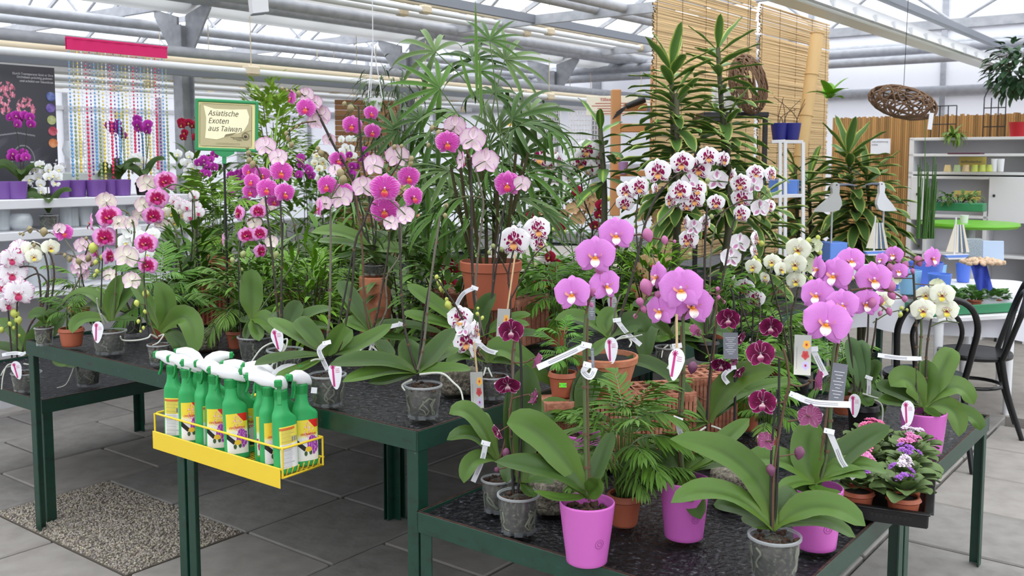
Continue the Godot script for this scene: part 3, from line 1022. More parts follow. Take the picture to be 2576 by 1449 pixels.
# a thick strap leaf from a over m to z, broad side turned towards «face» (0 up, 1 the viewer)
func strap_leaf(b: Mb, a: Vector3, m: Vector3, z: Vector3, width: float, face: float, tone: Color, notch := false) -> void:
	var ctrl := m * 2.0 - (a + z) * 0.5
	var w := 7
	var h := 13
	var top := PackedVector3Array()
	var bot := PackedVector3Array()
	var cs := PackedColorArray()
	for j in h:
		var t := float(j) / (h - 1)
		var p := a.lerp(ctrl, t).lerp(ctrl.lerp(z, t), t)
		var d := (ctrl - a).lerp(z - ctrl, t).normalized()
		var view := (EYE - p).normalized()
		var up := (Vector3.UP * (1.0 - face) + view * face)
		up = (up - d * up.dot(d))
		if up.length() < 0.05:
			up = view - d * view.dot(d)
		up = up.normalized()
		var side := d.cross(up)
		var half := width * 0.5 * (0.32 + 0.68 * smoothstep(0.0, 0.35, t)) * pow(maxf(1.0 - pow(maxf(t - 0.62, 0.0) / 0.38, 2.0), 0.0), 0.55)
		half = maxf(half, 0.0012)
		for i in w:
			var s := float(i) / (w - 1) * 2.0 - 1.0
			var lift := 0.46 * pow(absf(s), 0.8) * half * (1.0 - 0.5 * t) + 0.06 * half * sin(t * 9.0 + s * 2.0)
			var q := p + side * (s * half) + up * lift
			if notch and t > 0.8:
				q -= d * width * 0.35 * (t - 0.8) * 5.0 * (1.0 - absf(s))
			top.append(q)
			bot.append(q - up * (0.0016 * (1.0 - pow(absf(s), 3.0))))
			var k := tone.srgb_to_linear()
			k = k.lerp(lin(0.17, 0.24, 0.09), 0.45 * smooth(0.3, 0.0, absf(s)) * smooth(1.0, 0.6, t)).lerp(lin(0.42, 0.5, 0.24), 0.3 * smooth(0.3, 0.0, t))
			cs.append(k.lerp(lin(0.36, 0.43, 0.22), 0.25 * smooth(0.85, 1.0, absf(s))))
	# up side: (d/di) = side, (d/dj) = d ; side x d = up
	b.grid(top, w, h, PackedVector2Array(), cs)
	var rv := PackedVector3Array()
	var rc := PackedColorArray()
	for j in h:
		for i in w:
			rv.append(bot[j * w + w - 1 - i])
			rc.append(cs[j * w + w - 1 - i].lerp(lin(0.38, 0.44, 0.28), 0.4))
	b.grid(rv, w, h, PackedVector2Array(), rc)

# ---------------------------------------------------------------- pots
func pot(o: Node3D, kind: String, base: Vector3, rt: float, rb: float, h: float) -> void:
	var b := Mb.new()
	var th := 0.0035
	match kind:
		"clear":
			b.lathe(pv2([rb * 0.2, 0.004, rb * 0.96, 0.002, rb, 0.006, lerpf(rb, rt, 0.33), h * 0.33, lerpf(rb, rt, 0.33) + 0.0018, h * 0.335, lerpf(rb, rt, 0.66), h * 0.66, lerpf(rb, rt, 0.66) + 0.0018, h * 0.665, rt * 0.975, h * 0.95]), 28, false, base)
			part("pot", b, mats.clear_pot, o)
			var r := Mb.new()
			r.lathe(pv2([rt * 0.97, h * 0.945, rt + 0.003, h * 0.955, rt + 0.003, h, rt - 0.002, h + 0.001, rt * 0.965, h * 0.955]), 28, false, base)
			part("rim", r, mat("clear_rim", Color(0.78, 0.8, 0.81, 0.4), 0.3, {"transparency": 1}), o)
			var foot := Mb.new()
			for k in 8:
				var a := TAU * k / 8
				foot.box(base + Vector3(cos(a) * rb * 0.97, 0.006, -sin(a) * rb * 0.97), Vector3(0.004, 0.012, rb * 0.5), Basis(Vector3.UP, a))
			part("foot", foot, mats.clear_pot, o)
			var s := Mb.new()
			var rows := PackedVector3Array()
			for j in 8:
				var t := j / 7.0
				for i in 19:
					var a := TAU * (i % 18) / 18
					var q := lerpf(rb, rt, t * 0.9) * (0.90 + 0.05 * n2(cos(a) * 3 + base.x * 20, sin(a) * 3 + t * 5)) * (1.0 if j < 7 else 0.05)
					rows.append(base + Vector3(cos(a) * q, 0.008 + h * 0.84 * t + (0.01 if j == 7 else 0.0), -sin(a) * q))
			s.grid(rows, 19, 8)
			part("potting_bark", s, mats.root_ball, o)
			var g := Mb.new()
			for k in 9:
				var a0 := rr(0, TAU)
				var pts := PackedVector3Array()
				var y := h * rr(0.55, 0.85)
				for e in 6:
					var rad := lerpf(rb, rt, y / h) * 0.955
					pts.append(base + Vector3(cos(a0) * rad, y, -sin(a0) * rad))
					a0 += rr(-0.35, 0.35)
					y = maxf(0.015, y - h * rr(0.05, 0.17))
				g.tube(pts, 0.0028, 0.0022, 5)
			stuff(part("roots", g, mat("inner_root", Color(0.45, 0.47, 0.38), 0.7), o))
			var k2 := Mb.new()
			for e in 34:
				var a := rr(0, TAU)
				var q := rt * sqrt(rng.randf()) * 0.86
				k2.ball(base + Vector3(cos(a) * q, h * 0.87 + rr(0, 0.008), sin(a) * q), Vector3(rr(0.006, 0.013), rr(0.004, 0.007), rr(0.004, 0.009)), Basis(Vector3(0.3, 1, 0.2).normalized(), rr(0, 6)), 5, 3)
			stuff(part("bark_chips", k2, mats.bark, o))
		"purple":
			b.lathe(pv2([0.002, 0.0, rb * 0.9, 0.0, rb * 0.985, 0.003, rb, 0.012]), 36, true, base)
			b.lathe(pv2([rb, 0.012, lerpf(rb, rt, 0.5), h * 0.5, rt, h - 0.003, rt - 0.001, h, rt - th, h + 0.0005, rt - th - 0.001, h - 0.003, lerpf(rb, rt, 0.6) - th, h * 0.6, 0.002, h * 0.6]), 36, false, base)
			part("pot", b, mats.purple_pot, o)
			var ang := atan2(-(EYE - base).z, (EYE - base).x) + 0.55
			var mk := Mb.new()
			var rad := lerpf(rb, rt, 0.42)
			for ring in [[0.0115, 20], [0.006, 6]]:
				var pts := PackedVector3Array()
				for k in ring[1] + 1:
					var e: float = TAU * k / ring[1]
					var aa: float = ang + cos(e) * ring[0] / rad
					var hh: float = h * 0.42 + sin(e) * ring[0]
					var r3 := lerpf(rb, rt, hh / h) + 0.0004
					pts.append(base + Vector3(cos(aa) * r3, hh, -sin(aa) * r3))
				mk.tube(pts, 0.0006, -1, 4, false)
			part("emblem", mk, mats.purple_pot_mark, o)
			var s2 := Mb.new()
			s2.lathe(pv2([rt * 0.9, h * 0.80, rt * 0.6, h * 0.835, 0.002, h * 0.85]), 20, true, base)
			part("potting_bark", s2, mats.root_ball, o)
			var k3 := Mb.new()
			for e in 40:
				var a := rr(0, TAU)
				var q := rt * sqrt(rng.randf()) * 0.8
				k3.ball(base + Vector3(cos(a) * q, h * 0.835 + rr(0, 0.008), sin(a) * q), Vector3(rr(0.007, 0.015), rr(0.004, 0.007), rr(0.005, 0.01)), Basis(Vector3(0.3, 1, 0.2).normalized(), rr(0, 6)), 5, 3)
			stuff(part("bark_chips", k3, mats.bark, o))
		"plain", "clay", "dark":
			var m: Material = mats.terracotta_plastic if kind == "plain" else (mats.terracotta_clay if kind == "clay" else mats.black_plastic)
			var rim := h * 0.78
			b.lathe(pv2([0.002, 0.0, rb * 0.93, 0.0, rb, 0.005, lerpf(rb, rt, 0.72), rim, lerpf(rb, rt, 0.75) + 0.005, rim + 0.004, rt - 0.001, h - 0.004, rt - 0.003, h, rt - 0.008, h, rt * 0.88, h * 0.86, 0.002, h * 0.86]), 30, false, base)
			part("pot", b, m, o)
			var s3 := Mb.new()
			s3.lathe(pv2([rt * 0.91, h * 0.87, rt * 0.5, h * 0.9, 0.002, h * 0.905]), 18, true, base)
			part("soil", s3, mats.soil, o)

# ---------------------------------------------------------------- orchids
# d.pot: [kind, base centre x, y, height of what it stands on, rim width px, rim y px, foot width px]; everything else in pixels at the plant's distance
func orchid(d: Dictionary) -> Node3D:
	var pt: Array = d.pot
	var base: Vector3 = onh(pt[1], pt[2], pt[3])
	var dd := depth(base)
	var px := dd / F
	var o := thing(d.get("name", "potted_orchid"), d.label, d.get("cat", "orchid"), base, d.get("group", ""))
	if pt[0] != "none":
		pot(o, pt[0], base, pt[4] * px * 0.5, pt[6] * px * 0.5, (pt[2] - pt[5]) * px * 1.02)
	var crown: Vector3 = at(d.crown[0], d.crown[1], dd)
	crown.x = lerpf(crown.x, base.x, 0.3)
	for q in d.get("leaves", []):
		var dz: float = q[4] if q.size() > 4 else 0.0
		var w: float = q[5] if q.size() > 5 else 0.05
		var fc: float = q[6] if q.size() > 6 else 0.35
		var b := Mb.new()
		strap_leaf(b, crown, at(q[0], q[1], dd + dz * 0.5), at(q[2], q[3], dd + dz), w, fc, LEAF_TONES[rng.randi() % 4] if q.size() < 8 else q[7])
		part("leaf", b, mats.orchid_leaf, o)
	var lines := []
	for q in d.get("stems", []):
		var pts := PackedVector3Array()
		var a: Array = q[2]
		var dz2: float = q[3] if q.size() > 3 else 0.0
		for k in range(0, a.size(), 2):
			pts.append(at(a[k], a[k + 1], dd + dz2 * k / maxf(1.0, a.size() - 2)))
		var cv := curve(pts, 5)
		lines.append(cv)
		var b := Mb.new()
		b.tube(cv, q[0], q[0] * 0.8, 7)
		part("stem" if q[1] != "stick" else "support_stick", b, mats[q[1]], o)
		if q[1] != "stick" and cv.size() > 12:
			for f in [0.2, 0.38, 0.55]:
				var e := int(f * (cv.size() - 1))
				var nb := Mb.new()
				nb.tube(PackedVector3Array([cv[e] - (cv[e + 1] - cv[e]).normalized() * 0.003, cv[e] + (cv[e + 1] - cv[e]).normalized() * 0.003]), q[0] * 1.35, -1, 7)
				part("node_ring", nb, mats.stem_brown, o)
	var vr: String = d.get("var", "striped")
	for q in d.get("fl", []):
		var zoff: float = q[6] if q.size() > 6 else rr(-0.03, 0.03)
		var where: Vector3 = at(q[0], q[1], dd + zoff)
		var this: String = q[5] if q.size() > 5 and q[5] is String and q[5] != "" else vr
		var size: float = q[2] * px * (1.1 if vr == "harlequin" else 1.03)
		var det := 2 if q[2] >= d.get("detail_from", 44) else 1
		var fl := flower(o, this, where, size, q[3] + rr(-5, 5), q[4] + rr(-4, 4), rr(-9, 9), det)
		var back := fl.global_transform.basis.z.normalized()
		join(o, where - back * size * 0.02, lines, back, size, d)
	for q in d.get("buds", []):
		var where: Vector3 = at(q[0], q[1], dd + rr(-0.015, 0.015))
		bud(o, where, q[2] * px * 1.38, mats[d.get("bud", "bud_tan")], Vector3(rr(-0.5, 0.5), -1, rr(-0.3, 0.5)))
		join(o, where, lines, Vector3.ZERO, 0.04, d)
	for q in d.get("roots", []):
		var pts := PackedVector3Array()
		for k in range(0, q.size(), 2):
			pts.append(at(q[k], q[k + 1], dd - 0.02 - 0.012 * k))
		var b := Mb.new()
		b.tube(curve(pts, 5), 0.0038, 0.0024, 6)
		part("aerial_root", b, mats.aerial_root, o)
	for q in d.get("tags", []):
		care_tag(o, q, dd, px)
	return o

func join(o: Node3D, from: Vector3, lines: Array, back: Vector3, size: float, d: Dictionary) -> void:
	var best := 1e9
	var hit := Vector3.ZERO
	for cv in lines:
		for k in range(2, cv.size()):
			var e: float = from.distance_to(cv[k])
			if e < best:
				best = e
				hit = cv[k]
	if best < 1e8 and best > 0.006 and best < 0.2:
		part("pedicel", Mb.new().tube(curve(PackedVector3Array([from, from - back * size * 0.22 + (hit - from) * 0.35, hit]), 4), 0.0016, 0.002, 5), mats[d.get("ped", "stem_green")], o)

# tags: ["oval", x, y, turn], ["ribbon", [x, y, ...]], ["card", x, y, w, h, turn], ["grey", x, y, w, h, turn]
func care_tag(o: Node3D, q: Array, dd: float, px: float) -> void:
	match q[0]:
		"oval":
			var c := at(q[1], q[2], dd - q[4] if q.size() > 4 else dd - 0.075)
			var bs := Basis.looking_at(-(EYE - c).normalized(), Vector3.UP) * Basis(Vector3(0, 0, 1), deg_to_rad(q[3]))
			var poly := PackedVector2Array()
			for k in 18:
				var a := TAU * k / 18
				poly.append(Vector2(cos(a) * 0.021 * (1.0 if sin(a) > 0 else 1.0 - 0.3 * absf(sin(a))), sin(a) * (0.03 if sin(a) > 0 else 0.055)))
			var b := Mb.new()
			b.slab(poly, 0.001, c, bs)
			var t := part("care_tag", b, mats.paper, o)
			var s := Mb.new()
			s.box(c + bs * Vector3(-0.006, -0.015, 0.001), Vector3(0.006, 0.06, 0.0006), bs)
			for e in 4:
				s.box(c + bs * Vector3(-0.006, 0.016, 0.001), Vector3(0.016, 0.0022, 0.0006), bs * Basis(Vector3(0, 0, 1), e * 0.78))
			s.box(c + bs * Vector3(0.007, 0.008, 0.001), Vector3(0.012, 0.001, 0.0006), bs)
			s.box(c + bs * Vector3(0.007, 0.003, 0.001), Vector3(0.012, 0.001, 0.0006), bs)
			s.box(c + bs * Vector3(0.007, -0.002, 0.001), Vector3(0.013, 0.001, 0.0006), bs)
			part("print", s, mats.print_pink, t)
		"ribbon":
			var pts := PackedVector3Array()
			for k in range(0, q[1].size(), 2):
				pts.append(at(q[1][k], q[1][k + 1], dd - 0.03 + 0.004 * k))
			var cv := curve(pts, 5)
			var p := PackedVector3Array()
			var p2 := PackedVector3Array()
			for k in cv.size():
				var d := (cv[mini(k + 1, cv.size() - 1)] - cv[maxi(k - 1, 0)]).normalized()
				var view := (EYE - cv[k]).normalized()
				var sd := d.cross(view).normalized() * 0.0075
				p.append_array(PackedVector3Array([cv[k] - sd, cv[k] + sd]))
				p2.append_array(PackedVector3Array([cv[k] + sd - view * 0.0006, cv[k] - sd - view * 0.0006]))
			var b := Mb.new()
			b.grid(p, 2, cv.size())
			b.grid(p2, 2, cv.size())
			var a0 := cv[0]
			var vb := Basis.looking_at(-(EYE - a0).normalized(), Vector3.UP)
			b.box(a0, Vector3(0.026, 0.013, 0.002), vb * Basis(Vector3(0, 0, 1), rr(-0.4, 0.4)))
			var t := part("price_ribbon", b, mats.paper, o)
			var s := Mb.new()
			s.box(a0 + vb * Vector3(-0.007, 0.0, 0.0013), Vector3(0.002, 0.002, 0.0006), vb)
			if q[1].size() > 4:
				for e in [-0.002, 0.002]:
					var l := PackedVector3Array()
					for k in range(cv.size() / 3, cv.size() - 2):
						var d := (cv[k + 1] - cv[k - 1]).normalized()
						var view := (EYE - cv[k]).normalized()
						l.append(cv[k] + d.cross(view).normalized() * e + view * 0.0006)
					s.tube(l, 0.0005, -1, 3, false)
			part("print", s, mats.print_grey, t)
		"card":
			var c := at(q[1], q[2], dd - 0.06)
			var bs := Basis.looking_at(-(EYE - c).normalized(), Vector3.UP) * Basis(Vector3(0, 0, 1), deg_to_rad(q[5]))
			var w: float = q[3] * px
			var h: float = q[4] * px
			if not mats.has("card_print"):
				var m := mat("card_print", Color.WHITE, 0.5)
				m.texture_repeat = false
				m.albedo_texture = image(96, 192, func(x: float, y: float) -> Color:
					var k := Color(0.66, 0.66, 0.64).lerp(Color(0.85, 0.84, 0.8), smooth(0.3, 1.0, y))
					var n := 0
					for f in [[0.72, 0.24, Color(0.88, 0.6, 0.12)], [0.66, 0.50, Color(0.68, 0.1, 0.1)], [0.68, 0.76, Color(0.74, 0.68, 0.86)]]:
						var e := Vector2((x - f[0]) * 0.5, y - f[1])
						var ra := 0.12 * (0.9 + 0.1 * cos(5.0 * atan2(e.x, e.y)))
						if e.length() < ra:
							k = f[2].lerp(Color.WHITE, 0.25 * e.length() / ra)
							if e.length() < 0.03:
								k = Color(0.7, 0.15, 0.2)
						n += 1
					if absf(x - 0.16) < 0.03 and fmod(y * 24, 1.0) < 0.5 and y > 0.3 and y < 0.85:
						k = k.darkened(0.3)
					return k)
			var b := Mb.new()
			b.box(c, Vector3(w, h, 0.0012), bs)
			var cd := part("picture_card", b, mats.label_grey, o)
			var f2 := Mb.new()
			f2.grid(pvec([c + bs * Vector3(-w / 2, h / 2, 0.0012), c + bs * Vector3(w / 2, h / 2, 0.0012), c + bs * Vector3(-w / 2, -h / 2, 0.0012), c + bs * Vector3(w / 2, -h / 2, 0.0012)]), 2, 2)
			part("card_front", f2, mats.card_print, cd)
		"grey":
			var c := at(q[1], q[2], dd - 0.03)
			var bs := Basis.looking_at(-(EYE - c).normalized(), Vector3.UP) * Basis(Vector3(0, 0, 1), deg_to_rad(q[5]))
			var w: float = q[3] * px
			var h: float = q[4] * px
			var b := Mb.new()
			b.box(c, Vector3(w, h, 0.0012), bs)
			var lb := part("back_label", b, mats.label_grey, o)
			var s := Mb.new()
			for k in 9:
				s.box(c + bs * Vector3(0, h * (0.3 - 0.075 * k), 0.001), Vector3(w * (0.7 - 0.2 * (k % 3)), h * 0.012, 0.0005), bs)
			part("print", s, mats.paper, lb)
		"square":
			var c := at(q[1], q[2], dd - q[4])
			var bs := Basis.looking_at(-(EYE - c).normalized(), Vector3.UP) * Basis(Vector3(0, 0, 1), deg_to_rad(q[3]))
			var b := Mb.new()
			b.box(c, Vector3(0.018, 0.018, 0.0015), bs)
			part("sticker", b, mats.paper, o)
		"lime":
			var c := at(q[1], q[2], dd - q[4])
			var bs := Basis.looking_at(-(EYE - c).normalized() * Vector3(1, 0.6, 1), Vector3.UP)
			var b := Mb.new()
			b.slab(pv2([-0.012, -0.007, 0.012, -0.007, 0.011, 0, 0.012, 0.007, -0.012, 0.007, -0.011, 0]), 0.001, c, bs)
			var t := part("price_sticker", b, mats.lime_sticker, o)
			lettering("€  1,99", 0.008, mats.print_grey, t, Transform3D(bs, c + bs * Vector3(-0.010, 0.0, 0.0008) - o.global_position), false, false, 0.0, "price")
		"stake":
			var pts := PackedVector3Array()
			for k in range(0, q[1].size(), 2):
				pts.append(at(q[1][k], q[1][k + 1], dd - 0.04))
			var b := Mb.new()
			b.tube(pts, 0.0035, -1, 6)
			part("wooden_stake", b, mats.stake_wood, o)

# ---------------------------------------------------------------- foliage plants
# a narrow leaf blade along +z from the origin, arching: droop bends the tip down
func blade(b: Mb, xf: Transform3D, len: float, wid: float, droop: float, tone: Color, edge: Color, w := 3, h := 7, wave := 0.0, keel := 0.25) -> void:
	var p := PackedVector3Array()
	var cs := PackedColorArray()
	var a := 0.0
	var pos := Vector3.ZERO
	for j in h:
		var t := float(j) / (h - 1)
		var half := wid * 0.5 * pow(maxf(sin(PI * (0.06 + 0.93 * pow(t, 0.85))), 0.0), 0.75)
		var up := Vector3(0, cos(a), sin(a))
		for i in w:
			var s := float(i) / (w - 1) * 2.0 - 1.0
			p.append(xf * (pos + Vector3(-s * half, 0, 0) + up * (keel * absf(s) * half + wave * wid * sin(t * 11.0 + s * 1.5) * absf(s))))
			cs.append(tone.lerp(edge, smooth(0.55, 0.95, absf(s))))
		a += droop / (h - 1)
		pos += Vector3(0, -sin(a), cos(a)) * len / (h - 1)
	b.grid(p, w, h, PackedVector2Array(), cs)

func frond_mesh(variant: int, pairs := 11, tone := Color(0.30, 0.46, 0.15)) -> ArrayMesh:
	var key := "frond%d_%d_%s" % [variant, pairs, tone.to_html()]
	if meshes.has(key):
		return meshes[key]
	var r := RandomNumberGenerator.new()
	r.seed = 100 + variant
	var b := Mb.new()
	var pts := PackedVector3Array()
	var a := 0.0
	var pos := Vector3.ZERO
	var droop: float = [0.65, 0.95, 0.4, 1.15][variant % 4]
	var tl := tone.srgb_to_linear()
	for k in pairs + 2:
		pts.append(pos)
		a += droop / (pairs + 1)
		pos += Vector3(0, -sin(a) , cos(a)) * (1.0 / (pairs + 1))
	b.paint(tl.lightened(0.15)).tube(pts, 0.012, 0.005, 4, false)
	for k in range(2, pairs + 2):
		var t := float(k) / (pairs + 1)
		var d := (pts[k] - pts[k - 1]).normalized()
		for sg in [-1.0, 1.0]:
			var ang := lerpf(1.15, 0.5, t) + r.randf_range(-0.12, 0.12)
			var fw := (d * cos(ang) + Vector3(sg, -0.12, 0) * sin(ang)).normalized()
			var up := Vector3(0, 1, 0.2)
			var x := up.cross(fw).normalized()
			var bs := Basis(x, fw.cross(x), fw)
			var len := 0.50 * sin(PI * (0.22 + 0.62 * t)) + 0.08
			blade(b, Transform3D(bs, pts[k]), len, 0.062, r.randf_range(0.3, 0.9), tl * r.randf_range(0.85, 1.2), tl, 3, 5, 0.0, 0.4)
	blade(b, Transform3D(Basis(Vector3(1, 0, 0), a), pts[-1]), 0.3, 0.075, 0.6, tl, tl, 3, 5)
	meshes[key] = b.mesh()
	return meshes[key]

# small parlour palm: base pixel on height h, rim width px, rim y px, foot px, top y px
func parlour_palm(label: String, x: float, y: float, h: float, rim_px: float, rim_y: float, foot_px: float, top_y: float, n := 16, kind := "plain", tone := Color(0.27, 0.42, 0.17), reach := 0.62, group := "") -> Node3D:
	var base := onh(x, y, h)
	var dd := depth(base)
	var px := dd / F
	var o := thing("parlour_palm", label, "palm", base, group)
	var ph := (y - rim_y) * px * 1.02
	pot(o, kind, base, rim_px * px / 2, foot_px * px / 2, ph)
	var tall := (rim_y - top_y) * px
	var soil := base + Vector3(0, ph * 0.88, 0)
	for k in n:
		var az := TAU * (k * 0.382) + rr(-0.3, 0.3)
		var t := float(k) / n
		var out := Vector3(cos(az), 0, sin(az))
		var root := soil + out * rim_px * px * rr(0.05, 0.22)
		var hh := tall * lerpf(0.82, 0.22, t) * rr(0.85, 1.05)
		var top := soil + Vector3(0, hh, 0) + out * tall * lerpf(0.07, 0.16, t) * rr(0.6, 1.3)
		var b := Mb.new()
		b.paint(lin(0.36, 0.47, 0.22)).tube(curve(PackedVector3Array([root, root.lerp(top, 0.5) + Vector3(0, 0.01, 0), top]), 3), 0.0026, 0.0015, 5, false)
		part("stem", b, mats.foliage, o)
		var len := tall * reach * rr(0.75, 1.15)
		var pitch := lerpf(-1.05, -0.2, t) + rr(-0.2, 0.2)
		var z := (out * cos(pitch) + Vector3(0, -sin(pitch), 0)).normalized()
		var xx := Vector3.UP.cross(z).normalized()
		put("frond", frond_mesh(rng.randi() % 4, 11, tone.lightened(rr(0.0, 0.10)) if rng.randf() < 0.5 else tone), mats.foliage, o, Transform3D(Basis(xx, z.cross(xx), z).scaled(Vector3.ONE * len), top - base))
	return o

func fan_mesh(variant: int, tone: Color) -> ArrayMesh:
	var key := "fan%d%s" % [variant, tone.to_html()]
	if meshes.has(key):
		return meshes[key]
	var r := RandomNumberGenerator.new()
	r.seed = 50 + variant
	var b := Mb.new()
	var n: int = [10, 8, 9, 7][variant % 4]
	var tl := tone.srgb_to_linear()
	for k in n:
		var a := lerpf(-1.75, 1.75, float(k) / (n - 1)) + r.randf_range(-0.06, 0.06)
		var fw := Vector3(sin(a), r.randf_range(-0.1, 0.16), cos(a)).normalized()
		var x := Vector3.UP.cross(fw).normalized()
		var len := lerpf(1.0, 0.74, absf(a) / 1.75) * r.randf_range(0.9, 1.1)
		blade(b, Transform3D(Basis(x, fw.cross(x), fw), Vector3.ZERO), len, 0.085, [0.9, 1.5, 0.6, 1.2][variant % 4] + r.randf_range(-0.15, 0.25), tl * r.randf_range(0.85, 1.15), tl.lightened(0.05), 5, 9, 0.03, 0.35)
	meshes[key] = b.mesh()
	return meshes[key]

func lady_palm() -> void:
	var base := onh(1235, 775, 1.035)
	var dd := depth(base)
	var px := dd / F
	var o := thing("lady_palm", "tall lady palm with fan leaves in a big terracotta pot on hollow bricks", "palm", base)
	pot(o, "plain", base, 79 * px, 58 * px, 120 * px)
	var soil := base + Vector3(0, 108 * px, 0)
	var tones := [Color(0.22, 0.34, 0.12), Color(0.28, 0.43, 0.13), Color(0.36, 0.46, 0.25), Color(0.25, 0.38, 0.14)]
	var canes := []
	for k in 9:
		var az := TAU * k / 9.0
		var q := soil + Vector3(cos(az), 0, sin(az)) * rr(0.02, 0.075)
		var top := q + Vector3(cos(az) * rr(0.02, 0.12), rr(0.25, 0.45), sin(az) * rr(0.02, 0.1))
		var cv := curve(PackedVector3Array([q, q.lerp(top, 0.5) + Vector3(rr(-0.01, 0.01), 0, 0), top]), 4)
		var b := Mb.new()
		b.paint(lin(0.25, 0.22, 0.13)).tube(cv, 0.008, 0.006, 6)
		part("cane", b, mats.foliage, o)
		canes.append(cv)
	# hubs of the fans: x, y, size m, side lean, tilt towards the viewer, depth offset
	var fans := [[1232, 102, 0.20, 0.2, -0.5, 0.0], [1095, 130, 0.30, -0.9, -0.25, 0.0], [1190, 150, 0.26, -0.2, -1.1, 0.1], [1205, 180, 0.30, 0.35, -0.9, 0.0], [1270, 150, 0.27, 0.9, -0.6, 0.05],
		[1106, 222, 0.26, -1.2, 0.1, -0.1], [1145, 283, 0.24, -0.9, 0.3, -0.15], [1290, 300, 0.30, 0.9, 0.2, -0.1], [1332, 282, 0.27, 1.1, -0.1, 0.0], [1300, 318, 0.26, 0.7, 0.6, -0.15], [1240, 235, 0.30, 0.3, -0.9, -0.05], [1090, 340, 0.30, -1.2, 0.3, 0.0],
		[1060, 300, 0.26, -1.4, 0.0, 0.1], [1380, 330, 0.22, 1.3, 0.3, 0.0], [1180, 345, 0.22, -0.4, 0.5, -0.2], [1240, 420, 0.24, 0.4, 0.7, -0.2], [1130, 430, 0.28, -1.0, 0.5, -0.1], [1325, 440, 0.28, 1.0, 0.5, -0.1], [1075, 470, 0.30, -1.4, 0.5, 0.05], [1300, 500, 0.25, 0.8, 0.8, -0.15], [1180, 500, 0.26, -0.4, 0.9, -0.2], [1240, 530, 0.24, 0.2, 1.0, -0.2],
		[1110, 540, 0.26, -1.1, 0.8, -0.1], [1345, 520, 0.26, 1.2, 0.7, 0.05], [1040, 400, 0.28, -1.5, 0.3, 0.2], [1405, 420, 0.22, 1.5, 0.4, 0.1], [1250, 330, 0.28, 0.2, -0.2, 0.15], [1160, 390, 0.26, -0.6, -0.1, 0.2], [1310, 390, 0.26, 0.7, -0.1, 0.2], [1205, 455, 0.25, 0.0, 0.2, 0.2], [1170, 575, 0.18, -0.7, 1.0, -0.1], [1290, 590, 0.17, 0.7, 1.0, -0.1], [1000, 330, 0.24, -1.5, 0.1, 0.15], [1085, 520, 0.25, -1.2, 0.7, 0.15], [1150, 480, 0.25, -0.8, 0.6, 0.25], [1320, 470, 0.25, 0.9, 0.5, 0.25], [1210, 520, 0.24, 0.1, 0.7, 0.25], [1130, 600, 0.22, -1.1, 0.9, 0.2], [1330, 590, 0.22, 1.1, 0.9, 0.2], [1270, 450, 0.25, 0.5, 0.4, 0.3], [1090, 410, 0.26, -1.2, 0.3, 0.3], [1230, 380, 0.26, 0.1, 0.3, 0.3], [1060, 560, 0.24, -1.4, 0.8, 0.3], [1380, 540, 0.22, 1.4, 0.7, 0.3]]
	for f in fans:
		var hub := at(f[0], f[1], dd + f[5] + 0.24)
		var cane: PackedVector3Array = canes[rng.randi() % canes.size()]
		var from := cane[rng.randi() % 5 + 3]
		if hub.y < from.y:
			from = cane[3]
		var mid := from.lerp(hub, 0.55) + Vector3(0, 0.05, 0)
		var pet := curve(PackedVector3Array([from, mid, hub]), 5)
		var b := Mb.new()
		b.paint(lin(0.27, 0.36, 0.18)).tube(pet, 0.0034, 0.0022, 5, false)
		part("petiole", b, mats.foliage, o)
		var z := Vector3(sin(f[3]), cos(f[3]) * 0.75, 0.0)
		z = (z + Vector3(0, 0, 0.9) * sin(f[4]) + Vector3(0, -0.5, 0) * maxf(0.0, f[4])).normalized()
		var up := (Vector3(0, 0.5, 1.0) if f[4] < 0.3 else Vector3(0, 1.0, 0.45))
		var x := up.cross(z).normalized()
		put("fan_leaf", fan_mesh(rng.randi() % 4, tones[rng.randi() % 4]), mats.foliage, o, Transform3D(Basis(x, z.cross(x), z).scaled(Vector3.ONE * f[2] * 0.96), hub - base))
	for sp in [[1196, 0, 1200, 250], [1205, 130, 1212, 300], [1155, 130, 1190, 250]]:
		var a := at(sp[2], sp[3], dd)
		var z2 := at(sp[0], sp[1], dd)
		var b := Mb.new()
		var d := (z2 - a)
		var bs := Basis.looking_at(-d.normalized(), Vector3(0, 0, 1))
		blade(b, Transform3D(bs, a), d.length(), 0.014, 0.0, lin(0.33, 0.47, 0.2), lin(0.4, 0.52, 0.25), 5, 8)
		part("spear_leaf", b, mats.foliage, o)

